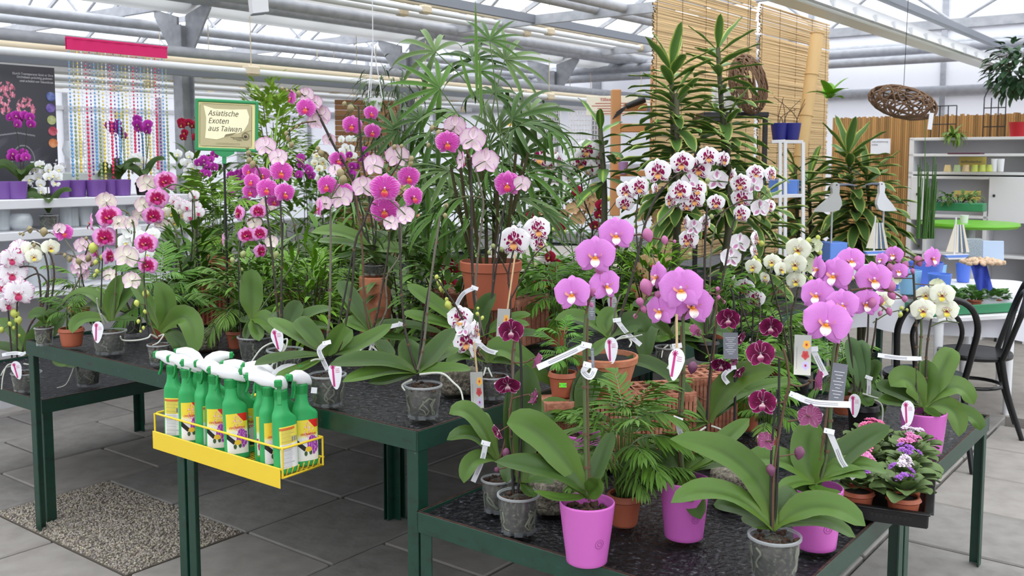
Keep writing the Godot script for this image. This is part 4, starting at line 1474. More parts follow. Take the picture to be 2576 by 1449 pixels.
func dracaena_leaf(variant: int) -> ArrayMesh:
	var key := "drac%d" % variant
	if meshes.has(key):
		return meshes[key]
	var b := Mb.new()
	var w := 7
	var h := 12
	var top := PackedVector3Array()
	var cs := PackedColorArray()
	var a := 0.0
	var pos := Vector3.ZERO
	var droop: float = [0.2, 0.4, 0.75, 0.3][variant % 4]
	var green := lin(0.31, 0.44, 0.21)
	for j in h:
		var t := float(j) / (h - 1)
		var half := 0.115 * (0.30 + 0.70 * smoothstep(0.0, 0.4, t)) * pow(maxf(1.0 - pow(maxf(t - 0.5, 0.0) / 0.5, 2.2), 0.0), 0.7) + 0.001
		var up := Vector3(0, cos(a), sin(a))
		for i in w:
			var s := float(i) / (w - 1) * 2.0 - 1.0
			top.append(pos + Vector3(-s * half, 0, 0) + up * (0.35 * absf(s) * half + 0.022 * sin(t * 14.0 + variant * 2.0 + (1.6 if s > 0 else 0.0)) * absf(s) * t))
			var streak := 0.5 + 0.5 * sin(s * 16.0)
			var k := green.lerp(lin(0.40, 0.53, 0.29), streak * 0.5)
			if variant >= 4:       # brighter leaf with a lime middle stripe
				k = k.lerp(lin(0.62, 0.74, 0.28), smooth(0.3, 0.05, absf(s)))
			else:
				k = k.lerp(lin(0.80, 0.82, 0.45), smooth(0.7, 0.95, absf(s)))
			cs.append(k)
		a += droop / (h - 1)
		pos += Vector3(0, -sin(a), cos(a)) / (h - 1)
	b.grid(top, w, h, PackedVector2Array(), cs)
	meshes[key] = b.mesh()
	return meshes[key]

# heads: [x0, y0 (low), x1, y1 (top), leaves, length m, depth offset]
func dracaena(label: String, bx: float, by: float, h: float, dd: float, heads: Array, pot_r := 0.0, lime := false) -> void:
	var base := at(bx, by, dd)
	base.y = h
	var o := thing("dracaena", label, "dracaena", base)
	if pot_r > 0.0:
		pot(o, "dark", base, pot_r, pot_r * 0.8, pot_r * 1.7)
	for hd in heads:
		var lo := at(hd[0], hd[1], dd + hd[6])
		var hi := at(hd[2], hd[3], dd + hd[6])
		var b := Mb.new()
		b.paint(lin(0.36, 0.36, 0.28)).tube(curve(PackedVector3Array([base + Vector3(0, pot_r, 0), lo.lerp(base, 0.4), lo, hi]), 5), 0.02, 0.012, 8)
		part("trunk", b, mats.foliage, o)
		var n := int(hd[4] * 1.35)
		for k in n:
			var t := float(k) / (n - 1)
			var az := k * 2.4 + rr(-0.3, 0.3)
			var at_ := lo.lerp(hi, t)
			var elev := lerpf(-0.2, 0.4, t) + 0.75 * smoothstep(0.92, 1.0, t) + rr(-0.18, 0.18)
			var z := Vector3(cos(az) * cos(elev), sin(elev), sin(az) * cos(elev))
			var x := Vector3.UP.cross(z).normalized()
			var v := (rng.randi() % 3 if t < 0.85 else 0) + (4 if lime else 0)
			if t < 0.85 and v % 4 == 0:
				v += 1
			put("leaf", dracaena_leaf(v), mats.foliage, o, Transform3D(Basis(x, z.cross(x), z).scaled(Vector3(1, 1, 1) * hd[5] * lerpf(1.0, 0.72, t * t) * rr(0.85, 1.1)), at_ - base))

# loose bushy plant: many leaves joined (too small to tell apart), on a few stems
func bush(label: String, where: Vector3, size: Vector3, n: int, len: float, wid: float, droop: float, tone: Color, edge: Color, cat := "plant", called := "bushy_plant", up_bias := 0.4, group := "") -> Node3D:
	var o := thing(called, label, cat, where, group)
	var b := Mb.new()
	var tl := tone.srgb_to_linear()
	var el := edge.srgb_to_linear()
	for k in n:
		var p := Vector3(rr(-1, 1), rr(-1, 1), rr(-1, 1))
		if p.length() > 1.0:
			p = p.normalized() * rr(0.5, 1)
		var z := (Vector3(p.x, p.y * 0.4 + up_bias, p.z) + Vector3(rr(-0.4, 0.4), rr(-0.3, 0.3), rr(-0.4, 0.4))).normalized()
		var x := Vector3.UP.cross(z)
		x = x.normalized() if x.length() > 0.01 else Vector3.RIGHT
		blade(b, Transform3D(Basis(x, z.cross(x), z), where + Vector3(0, size.y, 0) + p * size * Vector3(1, 0.95, 1)), len * rr(0.7, 1.2), wid, droop * rr(0.5, 1.3), tl * rr(0.7, 1.3), el * rr(0.8, 1.2), 3, 5)
	stuff(part("foliage", b, mats.foliage, o))
	var s := Mb.new()
	s.paint(lin(0.25, 0.24, 0.14))
	for k in 7:
		var a := TAU * k / 7.0
		var tip := where + Vector3(cos(a) * size.x * 0.6, size.y * rr(1.1, 1.6), sin(a) * size.z * 0.6)
		s.tube(curve(PackedVector3Array([where + Vector3(cos(a), 0, sin(a)) * 0.02, where.lerp(tip, 0.5), tip]), 3), 0.005, 0.003, 5)
	part("stem", s, mats.foliage, o)
	return o

# rosette of arching blades (grass-like or fern-like), every blade a leaf
func rosette(label: String, where: Vector3, n: int, len: float, wid: float, tone: Color, edge: Color, pot_r := 0.0, called := "spider_plant", cat := "plant", droop := 1.5, kind := "plain", group := "") -> Node3D:
	var o := thing(called, label, cat, where, group)
	var y := 0.0
	if pot_r > 0.0:
		pot(o, kind, where, pot_r, pot_r * 0.75, pot_r * 1.7)
		y = pot_r * 1.5
	var key := "ros%s%s%f%f" % [tone.to_html(), edge.to_html(), wid / len, droop]
	if not meshes.has(key + "0"):
		for v in 3:
			var b := Mb.new()
			blade(b, Transform3D(), 1.0, wid / len, droop * [0.7, 1.0, 1.35][v], tone.srgb_to_linear() * [0.85, 1.0, 1.2][v], edge.srgb_to_linear(), 5, 9, 0.02)
			meshes[key + str(v)] = b.mesh()
	for k in n:
		var az := k * 2.4 + rr(-0.3, 0.3)
		var el := lerpf(1.35, 0.15, pow(float(k) / n, 0.8)) + rr(-0.15, 0.15)
		var z := Vector3(cos(az) * cos(el), sin(el), sin(az) * cos(el))
		var x := Vector3.UP.cross(z).normalized()
		put("leaf", meshes[key + str(rng.randi() % 3)], mats.foliage, o, Transform3D(Basis(x, z.cross(x), z).scaled(Vector3.ONE * len * rr(0.7, 1.1)), Vector3(rr(-0.02, 0.02), y, rr(-0.02, 0.02))))
	return o

# ---------------------------------------------------------------- the orchids on the benches
func plants() -> void:
	rng.seed = 11
	var M := 0.83
	var C := 0.60
	orchid({"label": "clear pot with broad leaves and two bare stems at the front bench's near corner", "pot": ["clear", 1065, 1048, M, 93, 967, 74], "crown": [1041, 938],
		"leaves": [[950, 908, 829, 918, -0.12, 0.062, 0.45], [958, 938, 862, 961, -0.14, 0.058, 0.35], [985, 955, 927, 964, -0.1, 0.045, 0.4], [1031, 890, 1035, 853, 0.04, 0.07, 0.85, LEAF_TONES[2]], [1093, 886, 1143, 826, 0.1, 0.066, 0.45], [1102, 900, 1154, 876, 0.12, 0.05, 0.4], [1118, 928, 1186, 929, 0.02, 0.045, 0.4]],
		"stems": [[0.0042, "stem_grey", [1050, 930, 1062, 885, 1069, 843, 1078, 750, 1090, 660, 1107, 545]], [0.004, "stem_dark", [1046, 930, 1023, 849, 1012, 765, 1007, 640, 1004, 560]], [0.0032, "stick", [1048, 960, 1066, 800, 1080, 720]], [0.003, "stem_green", [1107, 545, 1118, 528, 1122, 516]]],
		"buds": [[1120, 543, 11], [1122, 518, 12]], "roots": [[1056, 942, 1110, 939, 1140, 962, 1160, 985, 1168, 1035], [1036, 955, 1012, 968, 1018, 982]]})
	orchid({"label": "clear pot with white oval tag, left of the corner pot, striped magenta blooms above", "pot": ["clear", 825, 1018, M, 91, 941, 70], "crown": [823, 893],
		"leaves": [[735, 838, 675, 800, 0.1, 0.055, 0.4], [712, 902, 641, 918, -0.08, 0.052, 0.3], [755, 929, 695, 943, -0.1, 0.04, 0.35], [775, 832, 745, 803, 0.06, 0.06, 0.7], [850, 858, 887, 830, 0.06, 0.062, 0.75], [905, 866, 986, 815, 0.1, 0.06, 0.45], [838, 862, 868, 812, -0.02, 0.05, 0.8]],
		"stems": [[0.0042, "stem_grey", [820, 890, 827, 820, 830, 755, 832, 600, 831, 500]], [0.0042, "stem_dark", [828, 890, 851, 880, 868, 819, 887, 708, 893, 612, 915, 560, 937, 500, 955, 480]], [0.0032, "stick", [832, 900, 860, 780, 885, 650, 898, 600]], [0.003, "stem_dark", [937, 500, 985, 440, 1010, 400]]],
		"fl": [[968, 474, 75, 2, 2], [967, 528, 73, -3, 6], [1028, 445, 58, 18, 4], [1039, 495, 56, 28, 4], [999, 393, 60, 172, -10], [940, 415, 58, 205, 0], [914, 470, 58, 165, 0], [1020, 540, 46, 180, 4], [985, 562, 42, 170, 8], [823, 467, 54, -16, 4], [858, 497, 60, 165, 4], [805, 524, 52, -82, 0], [815, 512, 40, 175, 0]],
		"buds": [[1034, 400, 13], [1033, 412, 13], [992, 370, 11], [1010, 368, 9], [857, 436, 19], [863, 453, 20]], "tags": [["oval", 843, 935, 4], ["ribbon", [822, 862, 803, 880, 812, 905, 824, 930]], ["square", 790, 982, -8, 0.075]], "roots": [[812, 905, 796, 904, 782, 908]]})
	orchid({"label": "clear pot with grey roots spilling over the bench edge, behind the spray bottles", "pot": ["clear", 718, 948, M, 88, 879, 68], "crown": [713, 834],
		"leaves": [[733, 792, 755, 757, 0.04, 0.066, 0.85, LEAF_TONES[2]], [777, 790, 836, 777, 0.08, 0.052, 0.4], [770, 820, 826, 823, 0.06, 0.05, 0.4], [700, 800, 680, 790, 0.1, 0.05, 0.5]],
		"stems": [[0.0042, "stem_dark", [708, 838, 707, 750, 710, 620, 705, 505]], [0.0042, "stem_dark", [704, 838, 694, 736, 683, 626, 668, 500]], [0.0032, "stick", [711, 845, 709, 700, 712, 560]], [0.003, "stem_dark", [668, 500, 655, 440, 640, 410, 628, 390]], [0.003, "stem_dark", [705, 505, 705, 430, 700, 390]]],
		"fl": [[661, 440, 42, -8, 2], [708, 432, 56, 5, 2], [633, 456, 42, -20, 0], [672, 475, 54, 0, 4], [716, 485, 52, 28, 4], [627, 430, 40, -25, 0], [630, 482, 40, -8, 6], [700, 396, 46, 170, 0], [690, 505, 40, 10, 20], [668, 368, 52, 180, 0]],
		"buds": [[625, 385, 12], [627, 404, 14], [635, 414, 16], [622, 372, 9]], "roots": [[690, 862, 676, 866, 655, 880, 630, 915, 612, 945], [705, 862, 716, 872, 700, 905, 670, 930, 650, 960], [700, 862, 722, 853, 716, 880, 690, 905, 680, 945], [712, 870, 700, 900, 694, 940]], "tags": [["oval", 697, 846, 12, 0.08]]})
	orchid({"label": "clear pot with one tall upright leaf, spotted pink blooms on an arching green stem", "pot": ["clear", 642, 905, M, 84, 846, 64], "crown": [632, 802], "var": "spotted",
		"leaves": [[632, 735, 633, 676, 0.02, 0.088, 0.97, LEAF_TONES[3]], [668, 806, 697, 846, -0.06, 0.07, 0.6, LEAF_TONES[3]], [645, 828, 652, 858, -0.08, 0.055, 0.8, LEAF_TONES[3]], [616, 804, 608, 797, 0.0, 0.035, 0.6], [622, 830, 618, 855, -0.06, 0.03, 0.7], [680, 790, 710, 760, 0.1, 0.05, 0.5]],
		"stems": [[0.0028, "stick", [607, 862, 601, 720, 599, 606]], [0.0038, "stem_green", [640, 800, 668, 760, 745, 650, 745, 580, 720, 525, 690, 528, 668, 540]], [0.0034, "stem_green", [626, 800, 600, 640, 620, 560, 655, 548, 668, 585]]],
		"fl": [[650, 532, 40, -10, 4], [621, 592, 44, 0, 6], [653, 588, 40, 10, 6], [655, 632, 40, 42, 6], [640, 560, 38, 180, 0], [683, 608, 34, 180, 0], [673, 516, 42, 172, -8], [602, 537, 44, -62, 0], [562, 604, 36, -90, 0]], "detail_from": 36,
		"buds": [[612, 640, 15], [694, 641, 15], [607, 679, 10], [604, 710, 8], [585, 655, 12]], "bud": "bud_green"})
	orchid({"label": "small clear pot with a big drooping leaf at right, on the left bench edge", "pot": ["clear", 402, 915, M, 57, 866, 44], "crown": [408, 832], "var": "spotted",
		"leaves": [[418, 768, 392, 709, -0.02, 0.075, 0.75, LEAF_TONES[3]], [470, 800, 491, 895, -0.1, 0.085, 0.85, LEAF_TONES[3]], [448, 860, 447, 896, -0.04, 0.06, 0.75], [380, 800, 372, 772, 0.06, 0.05, 0.7], [360, 745, 338, 712, 0.1, 0.055, 0.7]],
		"stems": [[0.0026, "stick", [378, 862, 366, 780, 362, 660]], [0.0036, "stem_green", [392, 845, 372, 790, 362, 720, 358, 690]], [0.0026, "stem_green", [362, 722, 368, 742, 360, 785, 352, 828]]],
		"fl": [[331, 706, 48, 155, 0], [372, 668, 48, -15, 4], [367, 613, 56, -10, 4], [318, 645, 62, 168, 0]],
		"buds": [[367, 740, 17], [344, 763, 13], [366, 784, 12], [348, 809, 9], [361, 825, 8], [354, 834, 6]], "bud": "bud_lime", "roots": [[396, 850, 380, 842, 372, 850, 345, 856, 310, 856, 303, 846], [400, 846, 412, 842, 398, 862, 384, 868]]})
	orchid({"label": "clear pot with pink-striped oval tag on the left bench, dark spotted blooms above", "pot": ["clear", 277, 887, M, 80, 832, 66], "crown": [280, 806], "var": "spotted",
		"leaves": [[283, 745, 313, 691, 0.02, 0.06, 0.75, LEAF_TONES[3]], [215, 737, 138, 783, 0.08, 0.06, 0.35, LEAF_TONES[3]], [208, 802, 182, 838, -0.1, 0.052, 0.6, LEAF_TONES[3]], [312, 804, 347, 805, -0.06, 0.036, 0.4], [318, 730, 366, 705, 0.08, 0.07, 0.6], [240, 770, 213, 770, 0.1, 0.05, 0.5]],
		"stems": [[0.0028, "stick", [252, 832, 256, 700, 260, 600]], [0.0036, "stem_green", [286, 800, 292, 690, 293, 580, 285, 530]], [0.0036, "stem_green", [334, 620, 338, 575, 325, 540, 305, 528, 285, 540]], [0.0024, "stem_green", [240, 620, 250, 660, 244, 690, 238, 700]]],
		"fl": [[275, 546, 62, 3, 4], [264, 597, 58, -3, 4], [268, 508, 52, 165, -10], [230, 562, 50, -88, 0], [274, 645, 46, 55, 6], [277, 692, 36, 175, 20], [300, 560, 40, 180, 0], [330, 560, 34, 180, 0]],
		"buds": [[234, 624, 22], [256, 648, 13], [241, 660, 11], [244, 683, 10], [238, 693, 8]], "bud": "bud_lime", "tags": [["oval", 246, 828, -3, 0.08]], "roots": [[262, 815, 254, 795, 246, 770, 244, 750], [270, 812, 262, 800, 254, 790]]})
	orchid({"label": "dark pot behind the concrete block, tall arching stem of spotted pink blooms", "pot": ["clear", 456, 812, M, 44, 755, 36], "crown": [448, 728], "var": "spotted",
		"leaves": [[490, 690, 532, 668, 0.08, 0.05, 0.45, LEAF_TONES[3]], [475, 665, 487, 645, 0.1, 0.05, 0.6], [420, 720, 400, 712, 0.05, 0.05, 0.5], [500, 722, 520, 740, 0, 0.05, 0.5]],
		"stems": [[0.0046, "stem_green", [446, 728, 440, 700, 447, 620, 440, 575, 420, 552, 397, 549, 375, 565, 366, 585]], [0.0044, "stem_green", [460, 730, 486, 655, 489, 520, 478, 480, 455, 467, 430, 465, 405, 480]], [0.003, "stick", [462, 740, 482, 640, 484, 500]]],
		"fl": [[396, 499, 56, 0, 4], [417, 457, 56, 8, 2], [386, 543, 52, -4, 8], [370, 463, 52, 165, -6], [360, 515, 42, 180, 0], [352, 540, 36, 180, 0], [405, 560, 36, 180, 10]], "tags": [["grey", 433, 665, 14, 60, 3]]})
	orchid({"label": "clear pot at the far left edge with white blooms splashed magenta", "pot": ["clear", 68, 982, 0.55, 70, 936, 58], "crown": [62, 893], "var": "splashed",
		"leaves": [[95, 840, 143, 790, -0.05, 0.07, 0.6], [120, 850, 165, 785, 0.05, 0.06, 0.5], [40, 840, 0, 800, 0.1, 0.07, 0.5], [80, 870, 90, 905, -0.1, 0.04, 0.7], [30, 880, -30, 860, 0.1, 0.06, 0.4]],
		"stems": [[0.0042, "stem_dark", [43, 900, 42, 800, 44, 750]], [0.0042, "stem_dark", [30, 900, 22, 800, 18, 760]], [0.0046, "stem_dark", [54, 890, 75, 820, 102, 780, 120, 720, 100, 690, 75, 695, 58, 708]], [0.0046, "stem_dark", [98, 880, 102, 740, 92, 680, 70, 670, 50, 672]]],
		"fl": [[47, 736, 72, 0, 4], [32, 688, 68, -4, 6], [30, 650, 58, -6, 6], [50, 625, 48, -10, 0], [8, 720, 50, -30, 0], [22, 765, 48, 0, 14], [60, 715, 44, 60, 0], [80, 645, 44, -5, 10]],
		"buds": [[38, 790, 20], [46, 806, 18], [25, 815, 10], [35, 825, 9], [4, 830, 13], [48, 845, 8]], "bud": "bud_lime", "roots": [[50, 915, 20, 918, 8, 945, 4, 980], [60, 915, 85, 918, 98, 912], [40, 920, 15, 925, 2, 945]], "tags": [["oval", 41, 925, 12, 0.09], ["square", 85, 962, -10, 0.09], ["ribbon", [58, 890, 35, 888, 5, 893]]]})
	orchid({"label": "clear pot on the lowest bench seen under the left bench, one hanging root", "pot": ["clear", 223, 968, 0.55, 62, 912, 52], "crown": [205, 905],
		"leaves": [[165, 915, 130, 905, -0.05, 0.05, 0.5], [190, 915, 165, 922, -0.1, 0.05, 0.5], [222, 912, 240, 918, 0, 0.04, 0.5]], "stems": [], "roots": [[190, 910, 180, 940, 165, 968, 143, 976]]})
	orchid({"label": "white orchid with dark dashes and yellow lips at left behind the splashed one", "pot": ["clear", 112, 868, M, 44, 824, 36], "crown": [115, 815], "var": "cream",
		"leaves": [[100, 790, 70, 800, 0, 0.06, 0.5], [140, 780, 170, 770, 0, 0.06, 0.5], [128, 790, 142, 815, -0.08, 0.05, 0.6]],
		"stems": [[0.0042, "stem_dark", [115, 815, 122, 700, 112, 640, 100, 618, 80, 610]], [0.0042, "stem_dark", [120, 815, 136, 700, 130, 650, 122, 635]], [0.0036, "stem_grey", [122, 815, 200, 700, 190, 645, 165, 605]], [0.003, "stem_grey", [138, 640, 165, 638, 195, 650, 215, 662]], [0.0026, "stem_grey", [142, 595, 125, 585, 110, 590, 85, 575, 70, 580, 52, 588]]],
		"fl": [[83, 628, 44, -8, 0], [127, 623, 44, 8, 0], [70, 625, 36, -20, 0], [160, 585, 46, 10, 0, "striped"], [150, 575, 30, 180, 0, "striped"], [85, 645, 40, 0, 10]],
		"buds": [[110, 584, 18], [75, 578, 14], [58, 590, 7], [50, 588, 6], [113, 620, 13], [163, 643, 9], [175, 652, 13], [198, 658, 14], [86, 617, 9]]})
	orchid({"label": "pale pink orchid seen mostly from behind at left among the spotted blooms", "pot": ["clear", 330, 842, M, 50, 795, 42], "crown": [330, 790], "var": "striped",
		"leaves": [[300, 770, 262, 765, 0, 0.05, 0.5], [355, 760, 380, 770, 0, 0.05, 0.5]],
		"stems": [[0.004, "stem_dark", [328, 790, 230, 750, 205, 690, 215, 640, 225, 615]], [0.004, "stem_dark", [332, 790, 306, 720, 315, 640, 330, 590]]],
		"fl": [[208, 617, 42, 180, 0], [205, 660, 44, 172, 6], [225, 650, 38, 160, 0], [196, 675, 36, 170, 8], [210, 690, 36, 150, 14], [240, 635, 30, 60, 0], [330, 580, 46, 180, 0, "white"], [352, 600, 44, 0, 0, "white"], [316, 610, 44, 0, 0, "white"], [340, 640, 40, 20, 0, "white"], [385, 590, 36, 0, 0, "white"], [310, 560, 40, 170, 0, "white"], [370, 640, 40, 0, 0, "white"]], "buds": [[222, 650, 14], [230, 665, 10], [217, 600, 8]]})
	orchid({"label": "small splashed orchid with striped blooms in front of the grey column", "pot": ["dark", 505, 800, M, 40, 760, 32], "crown": [505, 755], "var": "splashed",
		"leaves": [[480, 735, 452, 740, 0, 0.05, 0.5], [530, 735, 555, 745, 0, 0.05, 0.5], [520, 700, 540, 690, 0, 0.05, 0.5]],
		"stems": [[0.004, "stem_dark", [503, 755, 465, 620, 450, 540]], [0.004, "stem_dark", [507, 755, 500, 640, 480, 560, 470, 525]], [0.004, "stem_dark", [510, 755, 495, 620, 500, 545]]],
		"fl": [[440, 505, 32, -10, 0], [455, 515, 34, 0, 0], [470, 520, 32, 10, 0], [478, 545, 34, 0, 4], [495, 520, 28, 20, 0], [488, 492, 28, 0, 0], [500, 535, 30, 0, 4], [432, 535, 30, 0, 8, "cream"], [460, 540, 34, 0, 0, "cream"], [437, 560, 30, 10, 0, "cream"], [418, 535, 30, 0, 0, "cream"]], "detail_from": 60})
	# second row
	orchid({"label": "orchid with wide spreading leaves in a clear pot atop the terracotta pipe", "pot": ["clear", 942, 692, 1.113, 58, 666, 48], "crown": [939, 632],
		"leaves": [[868, 588, 782, 585, -0.06, 0.07, 0.45, Color(0.36, 0.48, 0.22)], [865, 612, 788, 606, 0.06, 0.06, 0.3], [985, 602, 1052, 587, 0.1, 0.055, 0.35], [993, 626, 1047, 640, -0.04, 0.062, 0.5, Color(0.36, 0.48, 0.22)], [975, 655, 1001, 677, -0.08, 0.05, 0.6], [885, 640, 835, 654, -0.06, 0.04, 0.3], [955, 600, 965, 580, 0.1, 0.05, 0.6]],
		"stems": [[0.0044, "stem_dark", [940, 630, 945, 560, 922, 460, 908, 380, 902, 268]], [0.0044, "stem_dark", [936, 630, 905, 560, 880, 440, 838, 360, 800, 285, 775, 250, 740, 222]], [0.0032, "stick", [944, 630, 925, 480, 912, 400, 905, 310]], [0.0032, "stick", [934, 630, 890, 460, 843, 375, 805, 300]], [0.003, "stem_brown", [735, 232, 722, 225, 708, 222]], [0.003, "stem_brown", [795, 305, 760, 310, 745, 320, 728, 326]], [0.0026, "stem_green", [902, 275, 885, 262, 864, 260]], [0.003, "stem_brown", [850, 424, 830, 395, 812, 380, 790, 384]]],
		"fl": [[886, 315, 50, -4, 4], [934, 284, 38, 18, 0], [937, 331, 42, 10, 10], [770, 272, 50, -16, 4], [734, 246, 42, -68, 0], [811, 290, 52, 150, 4], [771, 240, 44, 152, 0], [793, 257, 36, 175, 0], [795, 306, 42, 185, 8], [850, 402, 46, 15, 2], [828, 352, 34, 180, 0], [843, 428, 34, 170, 20]],
		"buds": [[882, 274, 18], [866, 262, 11], [752, 236, 13], [710, 223, 8], [722, 228, 7], [808, 386, 15], [820, 391, 15], [800, 374, 11], [790, 383, 7], [746, 319, 8], [732, 326, 7], [720, 336, 10], [725, 350, 12], [733, 365, 13]], "detail_from": 34})
	orchid({"label": "orchid with grey roots standing in front of the terracotta pipe", "pot": ["dark", 936, 936, M, 52, 880, 44], "crown": [938, 838],
		"leaves": [[888, 755, 851, 707, 0.1, 0.06, 0.7, LEAF_TONES[2]], [890, 815, 868, 800, 0.02, 0.055, 0.5], [1000, 818, 1118, 838, 0.05, 0.055, 0.35], [985, 850, 1060, 856, 0.0, 0.05, 0.3], [970, 880, 985, 900, -0.1, 0.05, 0.6], [893, 880, 870, 900, -0.06, 0.05, 0.5]],
		"stems": [[0.0042, "stem_dark", [935, 840, 946, 800, 956, 755, 975, 640, 984, 553]], [0.0038, "stem_grey", [941, 840, 972, 780, 972, 700, 1006, 640, 1010, 560]], [0.0042, "stem_brown", [932, 838, 917, 760, 912, 640, 905, 560, 890, 470, 865, 430]]],
		"fl": [[1008, 548, 42, 175, 6], [865, 480, 44, 0, 10]], "roots": [[928, 868, 908, 880, 902, 900, 895, 912], [935, 870, 925, 890, 908, 900, 920, 915], [945, 868, 975, 880, 992, 900], [940, 872, 948, 895, 938, 930, 935, 972], [935, 872, 950, 885, 940, 905, 930, 915]], "tags": [["ribbon", [1010, 815, 970, 826, 944, 850, 930, 885]]]})
	orchid({"label": "striped pink orchid with pale backs in front of the big lady palm", "pot": ["clear", 1206, 948, M, 70, 888, 58], "crown": [1216, 845],
		"leaves": [[1213, 782, 1247, 740, 0.0, 0.06, 0.85, LEAF_TONES[2]], [1098, 768, 1024, 714, 0.05, 0.06, 0.5, LEAF_TONES[3]], [1090, 808, 1012, 786, 0.0, 0.055, 0.4, LEAF_TONES[3]], [1280, 806, 1335, 790, 0.06, 0.05, 0.4], [1280, 818, 1332, 818, 0.0, 0.045, 0.4], [1170, 855, 1130, 870, -0.06, 0.05, 0.4]],
		"stems": [[0.0042, "stem_dark", [1214, 845, 1192, 750, 1188, 600, 1186, 480, 1185, 395]], [0.0042, "stem_grey", [1218, 845, 1196, 740, 1205, 620, 1216, 520, 1208, 470, 1195, 420]], [0.0042, "stem_dark", [1222, 845, 1238, 740, 1243, 660, 1255, 580, 1276, 492]], [0.0032, "stick", [1212, 850, 1188, 700, 1184, 400]], [0.0032, "stick", [1226, 850, 1242, 720, 1272, 500]], [0.0032, "stem_green", [1222, 503, 1190, 494, 1150, 500, 1122, 516]], [0.003, "stem_brown", [1185, 400, 1150, 340, 1110, 325, 1085, 320]]],
		"fl": [[1126, 359, 62, -4, 4], [1144, 317, 56, 180, -8], [1189, 351, 66, 178, 0], [1221, 406, 68, 182, 4], [1159, 403, 54, 105, 0], [1277, 463, 68, -3, 4], [1313, 462, 44, 180, 0]], "buds": [[1087, 323, 13], [1103, 336, 15], [1078, 366, 10]], "tags": [["ribbon", [1194, 724, 1170, 735, 1157, 750, 1148, 770]]]})
	orchid({"label": "white orchid blotched magenta behind the picture card, wooden stake beside it", "pot": ["clear", 1300, 942, M, 64, 890, 54], "crown": [1282, 845], "var": "harlequin", "bud": "bud_green",
		"leaves": [[1262, 830, 1215, 835, 0.0, 0.05, 0.4], [1320, 840, 1380, 845, 0.05, 0.05, 0.4]],
		"stems": [[0.004, "stem_dark", [1282, 848, 1284, 750, 1279, 690, 1293, 626]], [0.0028, "stem_dark", [1279, 692, 1262, 655, 1248, 632, 1238, 625]], [0.0028, "stem_dark", [1286, 752, 1318, 690, 1345, 642, 1372, 618]]],
		"fl": [[1294, 606, 74, -4, 0], [1352, 577, 64, 6, 0], [1354, 613, 48, 40, 0]], "buds": [[1241, 620, 12], [1231, 636, 10], [1262, 628, 11], [1368, 627, 10], [1349, 640, 11], [1346, 665, 9], [1374, 617, 8]],
		"tags": [["stake", [1296, 640, 1268, 840]], ["card", 1265, 832, 31, 108, -3]]})
	orchid({"label": "spike of blotched white blooms leaning left over the front bench", "pot": ["clear", 1238, 1000, M, 78, 945, 62], "crown": [1226, 912], "var": "harlequin", "bud": "bud_lime",
		"leaves": [[1165, 897, 1122, 922, 0.02, 0.055, 0.4], [1275, 880, 1392, 972, 0.0, 0.075, 0.55, LEAF_TONES[3]], [1265, 890, 1330, 885, 0.08, 0.05, 0.35], [1180, 880, 1135, 872, 0.06, 0.055, 0.5], [1260, 910, 1310, 918, -0.02, 0.04, 0.3]],
		"stems": [[0.0036, "stem_dark", [1224, 915, 1192, 880, 1172, 820, 1150, 775, 1128, 742, 1097, 698]], [0.003, "stem_grey", [1230, 912, 1203, 880, 1208, 820, 1201, 775]]],
		"fl": [[1157, 801, 62, -8, 0], [1173, 860, 64, -5, 4], [1195, 830, 50, 70, 0], [1196, 882, 56, 65, 4], [1166, 826, 44, 150, 10]], "buds": [[1098, 697, 10], [1104, 711, 12], [1110, 726, 13], [1124, 754, 10], [1128, 768, 18], [1202, 776, 7], [1201, 790, 9], [1213, 800, 9]], "detail_from": 40,
		"tags": [["card", 1200, 986, 31, 98, 2], ["stake", [1192, 860, 1212, 1050]], ["ribbon", [1200, 858, 1225, 880, 1252, 888]]], "roots": [[1222, 925, 1216, 945], [1228, 926, 1238, 948]]})
	orchid({"label": "blotched white orchid in the worn clay pot, blooms high at centre right", "name": "potted_orchid", "pot": ["clay", 1523, 985, 0.84, 165, 893, 112], "crown": [1533, 848], "var": "harlequin", "bud": "bud_green",
		"leaves": [[1526, 806, 1551, 782, 0.06, 0.066, 0.8, LEAF_TONES[3]], [1592, 812, 1626, 836, 0.0, 0.075, 0.7, LEAF_TONES[2]], [1462, 800, 1395, 805, 0.05, 0.06, 0.4], [1480, 815, 1430, 795, 0.1, 0.05, 0.5], [1500, 880, 1475, 895, -0.1, 0.04, 0.6]],
		"stems": [[0.005, "stem_dark", [1535, 850, 1560, 795, 1590, 700, 1612, 610, 1624, 560, 1646, 505, 1668, 470]], [0.0034, "stem_grey", [1540, 850, 1548, 780, 1562, 740]], [0.003, "stem_grey", [1614, 600, 1660, 556, 1695, 520]], [0.0028, "stem_dark", [1646, 505, 1690, 450, 1730, 430, 1790, 400, 1815, 420]], [0.0028, "stem_dark", [1607, 660, 1600, 560, 1607, 490]]],
		"fl": [[1655, 432, 62, -4, 2], [1716, 410, 58, -6, 0], [1757, 423, 60, 3, 0], [1781, 394, 50, 6, 0], [1819, 401, 40, 35, 4], [1576, 481, 48, -8, 2], [1607, 470, 50, 3, 2], [1572, 512, 44, 0, 22], [1648, 474, 30, 60, 0], [1711, 480, 54, -6, -4], [1752, 476, 48, 8, 0], [1747, 501, 50, 0, 6], [1690, 502, 48, -45, 0], [1735, 455, 40, 180, 0], [1728, 515, 40, 0, 14]], "detail_from": 42,
		"tags": [["oval", 1538, 872, 3, 0.11], ["ribbon", [1552, 805, 1575, 835, 1612, 868]], ["grey", 1489, 775, 17, 60, 0]], "roots": [[1540, 862, 1570, 845, 1588, 860, 1583, 873], [1535, 862, 1560, 852, 1590, 848, 1615, 842]]})
